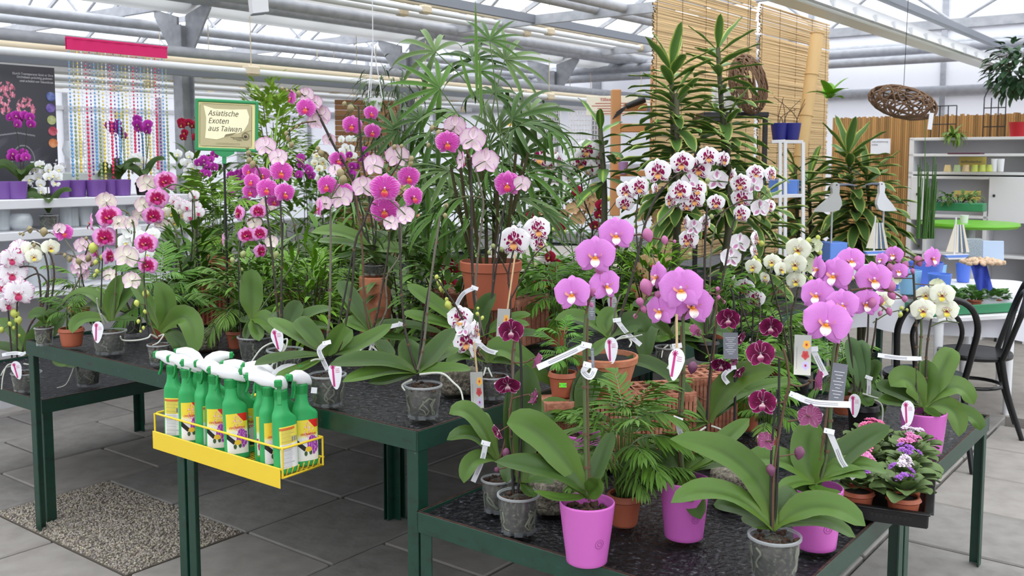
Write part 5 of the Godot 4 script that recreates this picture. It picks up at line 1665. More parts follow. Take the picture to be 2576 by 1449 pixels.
	orchid({"label": "purple-blotched orchid at the right of the group, bare black stems", "pot": ["dark", 1775, 905, M, 66, 855, 54], "crown": [1775, 840], "var": "harlequin", "bud": "bud_green",
		"leaves": [[1740, 835, 1700, 850, 0, 0.06, 0.5], [1800, 830, 1840, 850, 0, 0.06, 0.5], [1790, 800, 1810, 790, 0.05, 0.06, 0.6], [1755, 800, 1735, 785, 0.05, 0.06, 0.6]],
		"stems": [[0.0052, "stem_dark", [1774, 840, 1772, 720, 1774, 600, 1779, 520]], [0.0046, "stem_dark", [1780, 840, 1820, 690, 1838, 590, 1850, 540]], [0.003, "stem_grey", [1785, 840, 1790, 620, 1820, 535, 1860, 510]], [0.003, "stem_dark", [1800, 545, 1830, 525, 1870, 505, 1910, 505]], [0.0026, "stem_dark", [1845, 520, 1832, 480, 1838, 430]], [0.003, "stem_grey", [1738, 610, 1760, 570, 1800, 540]]],
		"fl": [[1804, 453, 52, 180, 0], [1801, 510, 42, 0, 4], [1844, 444, 40, -62, 0], [1863, 462, 48, -4, 2], [1866, 498, 52, -6, 2], [1901, 436, 44, 4, 0], [1939, 438, 40, 42, 0], [1897, 465, 42, 172, 4], [1865, 538, 44, -32, 0], [1912, 524, 44, 170, 4], [1934, 518, 34, 20, 0], [1772, 562, 44, 55, 0], [1732, 603, 50, -22, 0], [1726, 561, 40, -75, 0], [1745, 572, 40, 160, 0]], "buds": [[1780, 455, 12], [1932, 480, 11], [1910, 548, 10], [1735, 640, 10], [1790, 545, 11]], "detail_from": 38})
	orchid({"label": "lower blotched orchid left of the yellow-lipped blooms, half hidden", "pot": ["clear", 1880, 985, C, 66, 935, 54], "crown": [1878, 915], "var": "harlequin", "bud": "bud_lime",
		"leaves": [[1840, 905, 1800, 915, 0, 0.06, 0.5], [1910, 905, 1940, 915, 0, 0.06, 0.5], [1890, 880, 1905, 865, 0.05, 0.05, 0.6]],
		"stems": [[0.0046, "stem_dark", [1872, 915, 1862, 770, 1866, 680, 1870, 615]], [0.0044, "stem_dark", [1884, 915, 1893, 830, 1896, 755]], [0.003, "stem_grey", [1890, 915, 1912, 800, 1908, 750, 1896, 740]], [0.003, "stem_grey", [1864, 700, 1885, 690, 1920, 660]]],
		"fl": [[1860, 611, 48, 178, 0], [1900, 600, 40, 72, 0], [1838, 648, 48, 180, 6], [1897, 632, 36, 70, 0], [1873, 724, 46, -20, 0], [1900, 751, 46, 0, 4], [1845, 712, 36, -70, 0], [1925, 700, 26, 30, 0]], "buds": [[1915, 613, 13], [1885, 660, 9]], "detail_from": 40})
	orchid({"label": "cream orchid with yellow lips left of the large pink blooms at right", "pot": ["dark", 2000, 1000, C, 72, 950, 60], "crown": [1995, 920], "var": "cream", "bud": "bud_lime",
		"leaves": [[1965, 900, 1935, 915, 0, 0.06, 0.5], [2030, 900, 2060, 915, 0, 0.06, 0.5], [2010, 880, 2035, 860, 0.05, 0.06, 0.6]],
		"stems": [[0.0044, "stem_dark", [1990, 920, 1970, 823, 1950, 740, 1937, 691]], [0.0046, "stem_dark", [1996, 920, 1990, 800, 2004, 745, 2015, 690, 2020, 650]], [0.0036, "stem_green", [1992, 920, 1978, 760, 1970, 700]], [0.003, "stem_green", [1950, 740, 1985, 680, 2005, 655]], [0.0028, "stem_green", [2020, 650, 2040, 625, 2055, 600]]],
		"fl": [[2008, 627, 62, -2, 0], [2000, 664, 56, 0, 8], [1942, 659, 44, -4, 0], [1964, 677, 40, 42, 0], [1895, 671, 42, -22, 4], [2002, 706, 48, 0, 4], [2032, 668, 48, 160, 0], [2050, 618, 40, 150, 0], [1925, 695, 26, 0, 0]], "buds": [[2033, 606, 14], [2058, 599, 12], [1908, 660, 14], [1900, 650, 11], [2062, 635, 13], [1980, 683, 10], [2040, 700, 10], [2038, 725, 9], [1988, 655, 9]], "detail_from": 40})
	# front right bench
	orchid({"label": "lilac orchid in the pink pot nearest the viewer", "pot": ["purple", 1476, 1412, C, 139, 1260, 104], "crown": [1479, 1246], "var": "lilac", "bud": "bud_pink", "ped": "stem_brown",
		"leaves": [[1368, 1098, 1275, 1066, 0.0, 0.085, 0.72, LEAF_TONES[3]], [1390, 1186, 1245, 1162, -0.05, 0.066, 0.45], [1415, 1256, 1343, 1236, -0.08, 0.036, 0.3, LEAF_TONES[3]], [1448, 1190, 1430, 1138, 0.06, 0.07, 0.85, LEAF_TONES[3]], [1510, 1160, 1543, 1086, 0.05, 0.045, 0.5, LEAF_TONES[2]], [1497, 1226, 1508, 1203, -0.06, 0.05, 0.8]],
		"stems": [[0.0058, "stem_green", [1477, 1255, 1474, 1150, 1471, 1000, 1470, 880, 1474, 790]], [0.004, "stem_brown", [1483, 1260, 1479, 1100, 1477, 900, 1478, 800]], [0.003, "stem_brown", [1474, 790, 1482, 757, 1500, 720, 1520, 660, 1560, 612, 1602, 590, 1640, 598, 1698, 608]], [0.003, "stem_brown", [1482, 757, 1470, 735, 1455, 725]]],
		"fl": [[1550, 590, 88, 2, -2, "", -0.02], [1498, 643, 98, -4, 2, "", -0.03], [1440, 738, 90, -14, 2, "", -0.03], [1523, 717, 84, 38, 4, "", 0.0]],
		"buds": [[1452, 727, 24], [1492, 733, 20], [1465, 748, 17], [1488, 767, 11], [1508, 681, 22], [1630, 592, 27], [1672, 604, 17], [1697, 608, 8]], "tags": [["ribbon", [1480, 918, 1468, 935, 1485, 948, 1497, 925]], ["ribbon", [1475, 868, 1430, 890, 1352, 925]], ["grey", 1491, 900, 8, 50, 4]]})
	orchid({"label": "maroon orchid in a clear pot with an upright leaf at the front left", "pot": ["clear", 1304, 1336, C, 103, 1241, 84], "crown": [1313, 1214], "var": "maroon", "bud": "bud_maroon", "ped": "stem_brown",
		"leaves": [[1322, 1050, 1322, 915, 0.04, 0.085, 0.95, LEAF_TONES[2]], [1290, 1120, 1277, 980, 0.04, 0.04, 0.9], [1352, 1210, 1395, 1215, -0.06, 0.035, 0.3], [1330, 1240, 1345, 1250, -0.1, 0.03, 0.4], [1340, 1180, 1370, 1165, 0.05, 0.04, 0.5]],
		"stems": [[0.0034, "stem_brown", [1308, 1215, 1282, 1070, 1290, 980, 1288, 900, 1294, 850]], [0.0034, "stem_grey", [1290, 960, 1293, 880, 1300, 850, 1310, 840]], [0.0042, "stick", [1292, 1245, 1287, 1150, 1286, 1040]], [0.004, "stick", [1303, 1240, 1312, 1050, 1310, 880, 1305, 852]], [0.0026, "stem_brown", [1290, 912, 1320, 912, 1342, 902]], [0.0026, "stem_brown", [1288, 1003, 1315, 995, 1335, 992]]],
		"fl": [[1286, 832, 62, -6, 14, "", -0.04], [1277, 965, 64, 0, 42, "", -0.04], [1346, 908, 44, 115, 20, "", -0.02], [1344, 1000, 44, 110, 20, "", -0.02], [1255, 1086, 42, -60, 30]], "buds": [[1273, 1140, 20], [1250, 1182, 13]], "detail_from": 36})
	orchid({"label": "clear pot half behind the maroon orchid, leaves spreading over the left rim", "pot": ["clear", 1250, 1284, C, 76, 1203, 62], "crown": [1252, 1158],
		"leaves": [[1190, 1046, 1130, 1041, 0.02, 0.06, 0.5, LEAF_TONES[3]], [1190, 1096, 1124, 1107, 0.0, 0.055, 0.4], [1192, 1158, 1167, 1215, -0.06, 0.05, 0.6], [1215, 1075, 1200, 1040, 0.1, 0.06, 0.6], [1270, 1180, 1275, 1215, -0.06, 0.035, 0.6]],
		"stems": [[0.0036, "stem_brown", [1255, 1160, 1268, 1120, 1275, 1080]]], "tags": [["ribbon", [1222, 1115, 1212, 1160, 1190, 1212]]]})
	orchid({"label": "lilac orchid in a pink pot behind the large leaf, second from the front", "pot": ["purple", 1720, 1350, C, 124, 1203, 98], "crown": [1722, 1190], "var": "lilac", "bud": "bud_pink", "ped": "stem_brown",
		"leaves": [[1640, 1160, 1561, 1172, 0.0, 0.066, 0.5, LEAF_TONES[2]], [1648, 1212, 1589, 1214, -0.06, 0.055, 0.6, LEAF_TONES[2]], [1738, 1240, 1763, 1306, -0.08, 0.06, 0.8], [1810, 1118, 1885, 1053, 0.06, 0.055, 0.5, LEAF_TONES[3]], [1730, 1240, 1742, 1262, -0.12, 0.05, 0.7, LEAF_TONES[3]], [1708, 1140, 1688, 1100, 0.06, 0.06, 0.7], [1800, 1140, 1835, 1120, 0.04, 0.05, 0.5], [1810, 1160, 1880, 1165, 0.08, 0.06, 0.4]],
		"stems": [[0.0056, "stem_green", [1718, 1195, 1712, 1080, 1719, 960, 1719, 850, 1718, 798]], [0.0038, "stem_brown", [1714, 1195, 1706, 1080, 1712, 950, 1714, 820]], [0.003, "stem_brown", [1718, 798, 1712, 760, 1675, 742, 1632, 745, 1610, 775, 1598, 797]], [0.003, "stem_brown", [1718, 798, 1760, 745, 1800, 740, 1822, 760]]],
		"fl": [[1713, 726, 108, 0, 0, "", -0.05], [1655, 695, 76, -52, 0, "", 0.02], [1662, 780, 80, -28, 6, "", -0.01], [1742, 768, 104, 16, 10, "", 0.0]],
		"buds": [[1626, 723, 33], [1655, 745, 22], [1610, 760, 19], [1619, 778, 15], [1598, 796, 11], [1805, 727, 10], [1808, 748, 9], [1822, 760, 7]], "tags": [["ribbon", [1705, 1055, 1710, 1085, 1722, 1105, 1748, 1128]], ["stake", [1702, 790, 1703, 900]], ["oval", 1702, 905, -8], ["ribbon", [1703, 870, 1700, 900, 1683, 930]]]})
	orchid({"label": "lilac orchid in the pink pot beside the black violet tray", "pot": ["purple", 2050, 1374, C, 131, 1223, 104], "crown": [2050, 1216], "var": "lilac", "bud": "bud_pink", "ped": "stem_brown",
		"leaves": [[2030, 1130, 2058, 1062, 0.04, 0.085, 0.8, LEAF_TONES[1]], [2140, 1130, 2238, 1071, 0.06, 0.07, 0.55, LEAF_TONES[2]], [2140, 1172, 2232, 1190, 0.0, 0.06, 0.35], [2120, 1190, 2180, 1200, -0.04, 0.05, 0.4], [1955, 1155, 1870, 1168, 0.04, 0.07, 0.45, LEAF_TONES[3]], [2060, 1235, 2115, 1239, -0.12, 0.035, 0.25], [2000, 1215, 1960, 1235, -0.1, 0.04, 0.5], [2010, 1250, 1955, 1260, -0.12, 0.05, 0.5, LEAF_TONES[2]]],
		"stems": [[0.0058, "stem_green", [2062, 1220, 2085, 1110, 2090, 980, 2098, 880, 2108, 838]], [0.0042, "stem_brown", [2055, 1220, 2072, 1100, 2092, 960, 2112, 850]], [0.003, "stem_brown", [2108, 838, 2128, 760, 2135, 700, 2128, 660]], [0.003, "stem_brown", [2120, 790, 2160, 762, 2200, 760, 2235, 785]], [0.003, "stem_brown", [2140, 730, 2200, 725, 2245, 735, 2278, 755]]],
		"fl": [[2100, 692, 92, -22, 0, "", -0.02], [2060, 676, 70, -66, 0, "", 0.02], [2141, 655, 70, 10, -2, "", 0.03], [2198, 702, 88, 10, 2, "", 0.0], [2055, 741, 84, -8, 2, "", -0.01], [2080, 812, 114, -4, 4, "", -0.06], [2119, 766, 78, 2, 4, "", -0.05], [2178, 762, 74, 25, 6, "", 0.0]],
		"buds": [[2193, 763, 22], [2213, 757, 21], [2237, 784, 16], [2214, 789, 11], [2240, 722, 26], [2244, 742, 20], [2276, 752, 14]], "tags": [["ribbon", [2086, 1085, 2105, 1130, 2120, 1165, 2150, 1204]], ["grey", 2108, 968, 36, 106, -5], ["card", 2019, 893, 40, 98, 0], ["ribbon", [2045, 878, 2060, 910, 2078, 945]]]})
	orchid({"label": "maroon orchid in the clear pot at the bottom right, long leaf across the pink pot", "pot": ["clear", 1946, 1462, C, 128, 1344, 104], "crown": [1944, 1330], "var": "maroon", "bud": "bud_maroon", "ped": "stem_brown",
		"leaves": [[1868, 1168, 1686, 1104, 0.06, 0.075, 0.6, LEAF_TONES[3]], [1815, 1240, 1688, 1265, -0.02, 0.066, 0.4, LEAF_TONES[3]], [2060, 1272, 2177, 1323, -0.06, 0.07, 0.5, LEAF_TONES[3]], [2050, 1310, 2152, 1352, -0.02, 0.055, 0.35], [1860, 1280, 1795, 1270, 0.05, 0.055, 0.4], [1985, 1255, 2005, 1240, 0.08, 0.06, 0.6, LEAF_TONES[2]], [1900, 1310, 1875, 1295, 0.05, 0.05, 0.5]],
		"stems": [[0.0036, "stem_brown", [1943, 1335, 1946, 1200, 1960, 1090, 1975, 1010, 1985, 960, 1978, 905, 1970, 878]], [0.0036, "stick", [1950, 1340, 1958, 1100, 1960, 900]], [0.0032, "stick", [1940, 1340, 1940, 1150, 1955, 980]], [0.0026, "stem_brown", [1985, 965, 2010, 972, 2040, 962]], [0.0026, "stem_brown", [1978, 1010, 1950, 1015, 1930, 1015]], [0.0026, "stem_brown", [1982, 1060, 2010, 1055, 2030, 1045]], [0.0026, "stem_brown", [1970, 905, 1945, 895, 1930, 892]]],
		"fl": [[1914, 890, 68, -10, 2, "", -0.05], [1920, 1012, 68, -15, 5, "", -0.06], [2052, 958, 60, 112, 5, "", -0.03], [2038, 1048, 62, 165, 10, "", -0.05], [1925, 1110, 50, -150, 10]], "buds": [[2011, 1140, 26], [1939, 1183, 22]], "detail_from": 36, "tags": [["ribbon", [2000, 995, 2050, 1013, 2140, 1018]]]})
	orchid({"label": "cream and lilac orchid in the pink pot at the right end of the low bench", "pot": ["purple", 2320, 1138, C, 110, 1034, 92], "crown": [2325, 1022], "var": "lilac", "bud": "bud_pink", "ped": "stem_brown",
		"leaves": [[2328, 965, 2331, 904, 0.02, 0.085, 0.95, LEAF_TONES[3]], [2372, 925, 2396, 876, 0.04, 0.08, 0.9, Color(0.36, 0.48, 0.22)], [2285, 955, 2240, 972, 0.0, 0.085, 0.7, Color(0.36, 0.48, 0.22)], [2250, 985, 2203, 965, 0.05, 0.06, 0.5], [2398, 972, 2450, 1018, 0.0, 0.075, 0.6, Color(0.36, 0.48, 0.22)], [2396, 1030, 2412, 1098, -0.06, 0.066, 0.85, Color(0.36, 0.48, 0.22)], [2430, 1040, 2466, 1083, -0.02, 0.055, 0.6, LEAF_TONES[3]], [2345, 1040, 2364, 1048, -0.1, 0.035, 0.4], [2360, 940, 2365, 915, 0.05, 0.06, 0.9], [2250, 1010, 2210, 1000, 0.05, 0.05, 0.5]],
		"stems": [[0.0046, "stem_dark", [2304, 1030, 2305, 900, 2306, 838, 2300, 730, 2297, 672]], [0.0046, "stem_green", [2312, 1025, 2314, 900, 2318, 820, 2308, 770]], [0.004, "stem_dark", [2330, 1020, 2330, 900, 2338, 830, 2345, 790]], [0.003, "stem_brown", [2297, 672, 2300, 655, 2270, 645, 2240, 660]], [0.003, "stem_brown", [2300, 660, 2320, 655, 2338, 652]], [0.0028, "stem_green", [2340, 822, 2375, 808, 2412, 812]]],
		"fl": [[2249, 641, 46, -22, 0], [2345, 649, 56, 42, 0], [2262, 682, 44, 0, 4], [2217, 652, 34, -30, 0], [2329, 742, 48, 0, 4, "cream"], [2370, 741, 60, 4, 0, "cream"], [2322, 780, 60, -4, 4, "cream"], [2381, 780, 60, 10, 4, "cream"], [2358, 718, 38, 170, 0, "cream"], [2222, 752, 54, -10, 0, "cream"], [2250, 700, 40, 150, 0, "cream"]],
		"buds": [[2277, 668, 18], [2296, 682, 11], [2311, 657, 22], [2239, 672, 15], [2281, 691, 10], [2259, 655, 14]], "detail_from": 40, "tags": [["ribbon", [2308, 902, 2260, 900, 2208, 893]], ["oval", 2284, 1030, 4]]})
	orchid({"label": "black pot with trailing roots left of the pink pot at the bench end", "pot": ["dark", 2170, 1088, C, 76, 1016, 66], "crown": [2168, 985], "var": "cream", "bud": "bud_lime",
		"leaves": [[2150, 900, 2140, 848, 0.0, 0.06, 0.9, Color(0.38, 0.49, 0.33)], [2165, 905, 2170, 855, 0.0, 0.07, 0.9, Color(0.38, 0.49, 0.33)], [2200, 1000, 2250, 1010, 0.0, 0.06, 0.4], [2190, 1040, 2230, 1020, 0.0, 0.05, 0.4], [2195, 935, 2210, 905, 0.0, 0.05, 0.7], [2180, 1010, 2195, 1020, -0.08, 0.05, 0.5]],
		"stems": [[0.004, "stem_dark", [2160, 985, 2180, 870, 2185, 780]], [0.004, "stem_dark", [2168, 985, 2195, 870, 2205, 800]], [0.004, "stem_dark", [2150, 985, 2140, 880, 2130, 820]], [0.0026, "stem_green", [2196, 812, 2230, 790, 2265, 780]]],
		"fl": [], "buds": [[2268, 776, 10], [2265, 792, 11], [2282, 780, 7], [2144, 700, 9]], "tags": [["oval", 2150, 1012, 2, 0.08], ["ribbon", [2186, 950, 2185, 990, 2176, 1050]]], "roots": [[2170, 990, 2200, 1000, 2225, 1005], [2175, 1000, 2215, 1015, 2220, 1050, 2212, 1075]]})
	orchid({"label": "maroon orchid with long dark leaves between the second pink pot and the bricks", "pot": ["clear", 1792, 1168, C, 82, 1105, 66], "crown": [1780, 1062], "var": "maroon", "bud": "bud_maroon", "ped": "stem_brown",
		"leaves": [[1845, 958, 1948, 932, 0.0, 0.085, 0.75, Color(0.26, 0.36, 0.11)], [1665, 932, 1560, 914, 0.0, 0.055, 0.5, LEAF_TONES[2]], [1690, 1018, 1582, 1042, 0.0, 0.055, 0.45, LEAF_TONES[3]], [1720, 1054, 1650, 1068, 0.0, 0.045, 0.4], [1825, 1010, 1886, 985, 0.05, 0.05, 0.5], [1830, 1020, 1880, 990, 0.08, 0.04, 0.4], [1720, 1082, 1662, 1084, -0.03, 0.04, 0.3], [1880, 985, 2005, 960, 0.1, 0.05, 0.5]],
		"stems": [[0.0036, "stem_brown", [1782, 1065, 1785, 980, 1796, 880, 1802, 790, 1803, 745, 1818, 728]], [0.0034, "stick", [1776, 1085, 1784, 950, 1798, 820]], [0.0046, "stick", [1848, 1060, 1850, 880, 1846, 760, 1838, 725]], [0.0026, "stem_brown", [1790, 920, 1770, 850, 1755, 838]], [0.0026, "stem_brown", [1798, 905, 1810, 905, 1815, 912]], [0.0028, "stem_dark", [1862, 760, 1890, 830, 1925, 830]], [0.003, "stem_brown", [1803, 745, 1808, 740, 1800, 725, 1790, 728]], [0.0026, "stem_brown", [1800, 830, 1805, 800, 1815, 800]]],
		"fl": [[1833, 802, 58, -6, 6, "", -0.03], [1939, 822, 58, 0, 18, "", -0.02], [1815, 917, 50, -10, 45, "", -0.02], [1860, 850, 40, 70, 20], [1858, 935, 38, 60, 30], [1753, 830, 38, -140, 20], [1848, 908, 30, 120, 10]], "buds": [[1742, 925, 24], [1748, 994, 13]], "detail_from": 36, "tags": [["grey", 1838, 870, 36, 66, 2], ["ribbon", [1842, 925, 1820, 945, 1832, 965]]], "roots": [[1775, 1075, 1760, 1085, 1752, 1092], [1790, 1072, 1812, 1080, 1820, 1092]]})
	orchid({"label": "leafy orchid in a pink pot half hidden by the hollow brick", "pot": ["purple", 1463, 1206, C, 98, 1088, 78], "crown": [1456, 1066],
		"leaves": [[1402, 1024, 1353, 1045, 0.0, 0.062, 0.5, LEAF_TONES[1]], [1405, 1052, 1353, 1060, -0.05, 0.05, 0.4, LEAF_TONES[2]], [1462, 1000, 1478, 920, 0.04, 0.07, 0.7, Color(0.2, 0.29, 0.13)], [1490, 960, 1545, 930, 0.06, 0.08, 0.7, LEAF_TONES[2]]], "stems": []})
	orchid({"label": "orchid in a black clear pot with one leaf bending down beside the clay pot", "pot": ["clear", 1680, 930, 0.80, 64, 872, 54], "crown": [1690, 850],
		"leaves": [[1632, 815, 1625, 912, -0.1, 0.09, 0.85, LEAF_TONES[2]], [1668, 845, 1650, 860, -0.04, 0.06, 0.6], [1720, 830, 1770, 850, 0.02, 0.06, 0.5], [1740, 870, 1795, 900, 0.0, 0.045, 0.3], [1735, 855, 1800, 862, 0.0, 0.045, 0.3]],
		"stems": [[0.0032, "stem_grey", [1690, 852, 1700, 800]]], "roots": [[1680, 868, 1668, 880, 1664, 900], [1686, 868, 1690, 890, 1682, 905]]})
	orchid({"label": "leafy orchid in a round black pot behind the clay pot", "pot": ["dark", 1668, 872, M, 86, 820, 72], "crown": [1672, 800],
		"leaves": [[1630, 790, 1600, 800, 0, 0.06, 0.5], [1620, 770, 1590, 765, 0.05, 0.06, 0.4], [1700, 785, 1740, 795, 0, 0.06, 0.5], [1650, 760, 1640, 735, 0.1, 0.06, 0.7], [1690, 760, 1705, 735, 0.1, 0.06, 0.7]], "stems": [[0.003, "stem_grey", [1672, 800, 1660, 700, 1640, 640]]]})
	orchid({"label": "clear pot with oval pink-striped tag behind the clay pot's bloom stem", "pot": ["clear", 1552, 828, M, 66, 775, 54], "crown": [1556, 752],
		"leaves": [[1600, 740, 1640, 742, 0, 0.055, 0.4, LEAF_TONES[3]], [1590, 760, 1650, 765, -0.02, 0.05, 0.4], [1530, 740, 1500, 750, 0, 0.05, 0.5], [1570, 720, 1590, 700, 0.05, 0.05, 0.6]], "stems": [], "tags": [["oval", 1540, 758, 0, 0.07]]})
	orchid({"label": "orchid at the bench's far end with blotched white blooms high at centre", "pot": ["dark", 1420, 775, M, 56, 735, 46], "crown": [1425, 715], "var": "harlequin", "bud": "bud_green",
		"leaves": [[1390, 700, 1360, 712, 0, 0.06, 0.5], [1460, 700, 1490, 710, 0, 0.06, 0.5]],
		"stems": [[0.0052, "stem_dark", [1428, 715, 1490, 590, 1468, 500, 1460, 440, 1450, 420]], [0.003, "stem_dark", [1466, 500, 1478, 470, 1485, 440]], [0.003, "stem_grey", [1480, 560, 1440, 500, 1400, 465, 1370, 452]], [0.003, "stem_grey", [1432, 715, 1500, 580, 1555, 500]]],
		"fl": [[1360, 394, 62, -8, 0], [1404, 408, 46, 60, 0], [1395, 448, 50, 175, 0], [1425, 442, 44, 150, 0], [1462, 410, 58, -8, 2], [1478, 378, 54, -6, -4], [1502, 395, 46, 60, 0], [1500, 425, 50, 20, 4], [1485, 425, 44, -40, 6], [1395, 385, 36, 80, 0], [1340, 420, 46, 165, 0], [1382, 415, 30, 0, 30]], "detail_from": 42, "buds": [[1363, 424, 18], [1345, 443, 16], [1437, 458, 18], [1338, 478, 12], [1495, 377, 14]]})
	orchid({"label": "peach and crimson orchid with many small blooms behind the lilac flowers", "pot": ["dark", 1455, 735, 0.83, 50, 705, 42], "crown": [1455, 690], "var": "peach", "bud": "bud_lime",
		"leaves": [[1430, 680, 1400, 690, 0, 0.06, 0.5], [1480, 680, 1510, 690, 0, 0.06, 0.5]],
		"stems": [[0.0034, "stem_green", [1450, 690, 1435, 600, 1425, 520]], [0.0034, "stem_dark", [1456, 690, 1462, 580, 1480, 500]], [0.0034, "stem_green", [1462, 690, 1505, 600, 1500, 510]], [0.003, "stem_green", [1440, 640, 1380, 580, 1345, 540]]],
		"fl": [[1498, 480, 38, 175, 0], [1492, 506, 38, 170, 0], [1463, 515, 36, 180, 0], [1440, 525, 34, 170, 0], [1455, 550, 38, 180, 0], [1480, 525, 32, 160, 0], [1418, 540, 30, 180, 0], [1452, 480, 30, 20, 0, "crimson"], [1512, 515, 30, 10, 0, "crimson"], [1508, 540, 28, 0, 0, "crimson"], [1497, 568, 28, 0, 0, "crimson"], [1335, 540, 36, 0, 0, "crimson"], [1412, 570, 28, 30, 0, "crimson"], [1370, 530, 30, 180, 0], [1350, 530, 28, 170, 0]], "detail_from": 60,
		"buds": [[1355, 528, 12], [1385, 540, 12], [1390, 580, 12], [1405, 590, 11], [1420, 585, 10], [1530, 500, 11], [1520, 480, 9], [1460, 440, 8]]})
	orchid({"label": "peach orchid with pink veins behind the blotched blooms at centre right", "pot": ["dark", 1650, 760, 0.83, 50, 725, 42], "crown": [1650, 710], "var": "peach", "bud": "bud_lime",
		"leaves": [[1620, 700, 1590, 712, 0, 0.06, 0.5], [1680, 700, 1710, 712, 0, 0.06, 0.5]],
		"stems": [[0.0034, "stem_green", [1648, 710, 1630, 600, 1615, 550]], [0.0034, "stem_green", [1652, 710, 1680, 600, 1690, 540]], [0.003, "stem_green", [1655, 710, 1750, 600, 1760, 560]]],
		"fl": [[1617, 540, 42, 178, 0], [1660, 545, 42, 170, 0], [1685, 525, 36, 180, 0], [1705, 530, 32, 170, 0], [1745, 548, 34, 180, 0], [1732, 522, 26, 0, 0, "crimson"], [1672, 530, 26, 0, 0, "crimson"], [1790, 555, 26, 40, 0, "crimson"], [1765, 592, 24, 0, 0, "crimson"]], "detail_from": 60, "buds": [[1785, 540, 14], [1640, 575, 11], [1600, 570, 10]]})
	parlour_palm("parlour palm in a small terracotta pot with a lime price sticker, on a hollow brick", 1416, 996, 0.845, 74, 935, 56, 800, 16, "plain", Color(0.30, 0.50, 0.14), 0.42)
	lime_on_palm()
	parlour_palm("bushy parlour palm in a brown pot between the two nearest pink pots", 1570, 1318, C, 88, 1240, 66, 960, 36, "plain", Color(0.31, 0.45, 0.15), 0.5)
	parlour_palm("small parlour palm in a terracotta pot at the left bench corner", 181, 870, M, 61, 825, 48, 735, 11, "plain", Color(0.26, 0.41, 0.12), 0.6)
	parlour_palm("parlour palm in a terracotta pot in front of the red ribbed tile", 508, 812, M, 54, 790, 44, 690, 14, "plain", Color(0.32, 0.46, 0.18), 0.6)
	parlour_palm("parlour palm in a terracotta pot left of the tall upright leaf", 596, 875, M, 52, 832, 40, 665, 16, "plain", Color(0.31, 0.45, 0.14), 0.6)
	parlour_palm("young palm with pale lime fronds in a terracotta pot left of the green sign post", 556, 690, 1.0, 64, 640, 50, 440, 22, "plain", Color(0.39, 0.54, 0.14), 0.55)
	parlour_palm("lime green palm behind the front bench pots, left of the terracotta pipe", 790, 850, M, 60, 800, 48, 640, 26, "plain", Color(0.39, 0.56, 0.13), 0.55)
	parlour_palm("parlour palm behind the arching green stem at left", 405, 850, M, 50, 800, 40, 640, 16, "plain", Color(0.31, 0.48, 0.16), 0.6)
	parlour_palm("parlour palm beside the white oval tag behind the picture card", 1400, 868, M, 56, 820, 44, 660, 22, "plain", Color(0.33, 0.51, 0.14), 0.55)
	parlour_palm("feathery palm below the clay pot at the right", 1670, 1130, C, 60, 1080, 48, 950, 18, "plain", Color(0.33, 0.51, 0.15), 0.55)
	parlour_palm("feathery palm right of the hollow bricks, under the maroon blooms", 1880, 1080, C, 60, 1010, 48, 860, 20, "plain", Color(0.33, 0.51, 0.14), 0.6)
	parlour_palm("palm with drooping fronds behind the grey back label at right", 2120, 1040, C, 56, 990, 44, 850, 20, "plain", Color(0.32, 0.49, 0.16), 0.6)
	parlour_palm("palm under the cream orchid stems at right", 1960, 960, 0.6, 56, 920, 44, 770, 20, "plain", Color(0.35, 0.52, 0.14), 0.6)
	parlour_palm("palm behind the maroon blooms at right of centre", 1815, 850, 0.83, 56, 810, 44, 690, 20, "plain", Color(0.33, 0.51, 0.14), 0.6)
	parlour_palm("palm beside the lady palm pot at its right", 1400, 800, M, 60, 760, 48, 640, 22, "plain", Color(0.32, 0.52, 0.13), 0.6)
	parlour_palm("fine-leaved palm behind the lilac blooms at the centre", 1580, 790, 0.83, 56, 750, 44, 620, 20, "plain", Color(0.35, 0.52, 0.14), 0.6)
	parlour_palm("palm behind the left spotted blooms near the white shelves", 200, 790, 0.83, 56, 770, 44, 660, 12, "plain", Color(0.37, 0.52, 0.19), 0.6)
	parlour_palm("palm at the foot of the large pink pots, far right of the low bench", 1930, 1130, C, 60, 1080, 48, 960, 16, "plain", Color(0.33, 0.49, 0.16), 0.6)
	lady_palm()
	props()

func lime_on_palm() -> void:
	for o in get_children():
		if o.name.begins_with("parlour_palm"):
			care_tag(o, ["lime", 1416, 969, 0, 0.055], depth(o.position), depth(o.position) / F)
			return

# ---------------------------------------------------------------- bricks, blocks, pipes under the pots
func hollow_brick(label: String, c: Vector3, s: Vector3, turn: float, group := "") -> void:
	var o := thing("hollow_brick", label, "brick", c - Vector3(0, s.y / 2, 0), group)
	var bs := Basis(Vector3.UP, turn)
	var b := Mb.new()
	# webs between the holes, then the outer skin
	b.box(c - Vector3(0, 0.03, 0), s - Vector3(0.004, 0.06, 0.004), bs, 0.004)
	var top := s.y / 2 - 0.015
	for k in 6:
		b.box(c + bs * Vector3(s.x * (k / 5.0 - 0.5) * 0.94, top, 0), Vector3(0.016, 0.03, s.z * 0.98), bs, 0.001)
	for k in 5:
		b.box(c + bs * Vector3(0, top - 0.0006, s.z * (k / 4.0 - 0.5) * 0.93), Vector3(s.x * 0.98, 0.029, 0.015), bs, 0.001)
	part("body", b, mats.brick_clay, o)
	var g := Mb.new()
	for k in 13:
		for sd in [-0.5, 0.5]:
			g.box(c + bs * Vector3(s.x * ((k + 0.5) / 13.0 - 0.5), -0.002, s.z * sd), Vector3(s.x / 16.0, s.y - 0.012, 0.005), bs, 0.002)
	for k in 7:
		for sd in [-0.5, 0.5]:
			g.box(c + bs * Vector3(s.x * sd, -0.002, s.z * ((k + 0.5) / 7.0 - 0.5)), Vector3(0.005, s.y - 0.012, s.z / 9.0), bs, 0.002)
	part("ribs", g, mats.brick_clay, o)

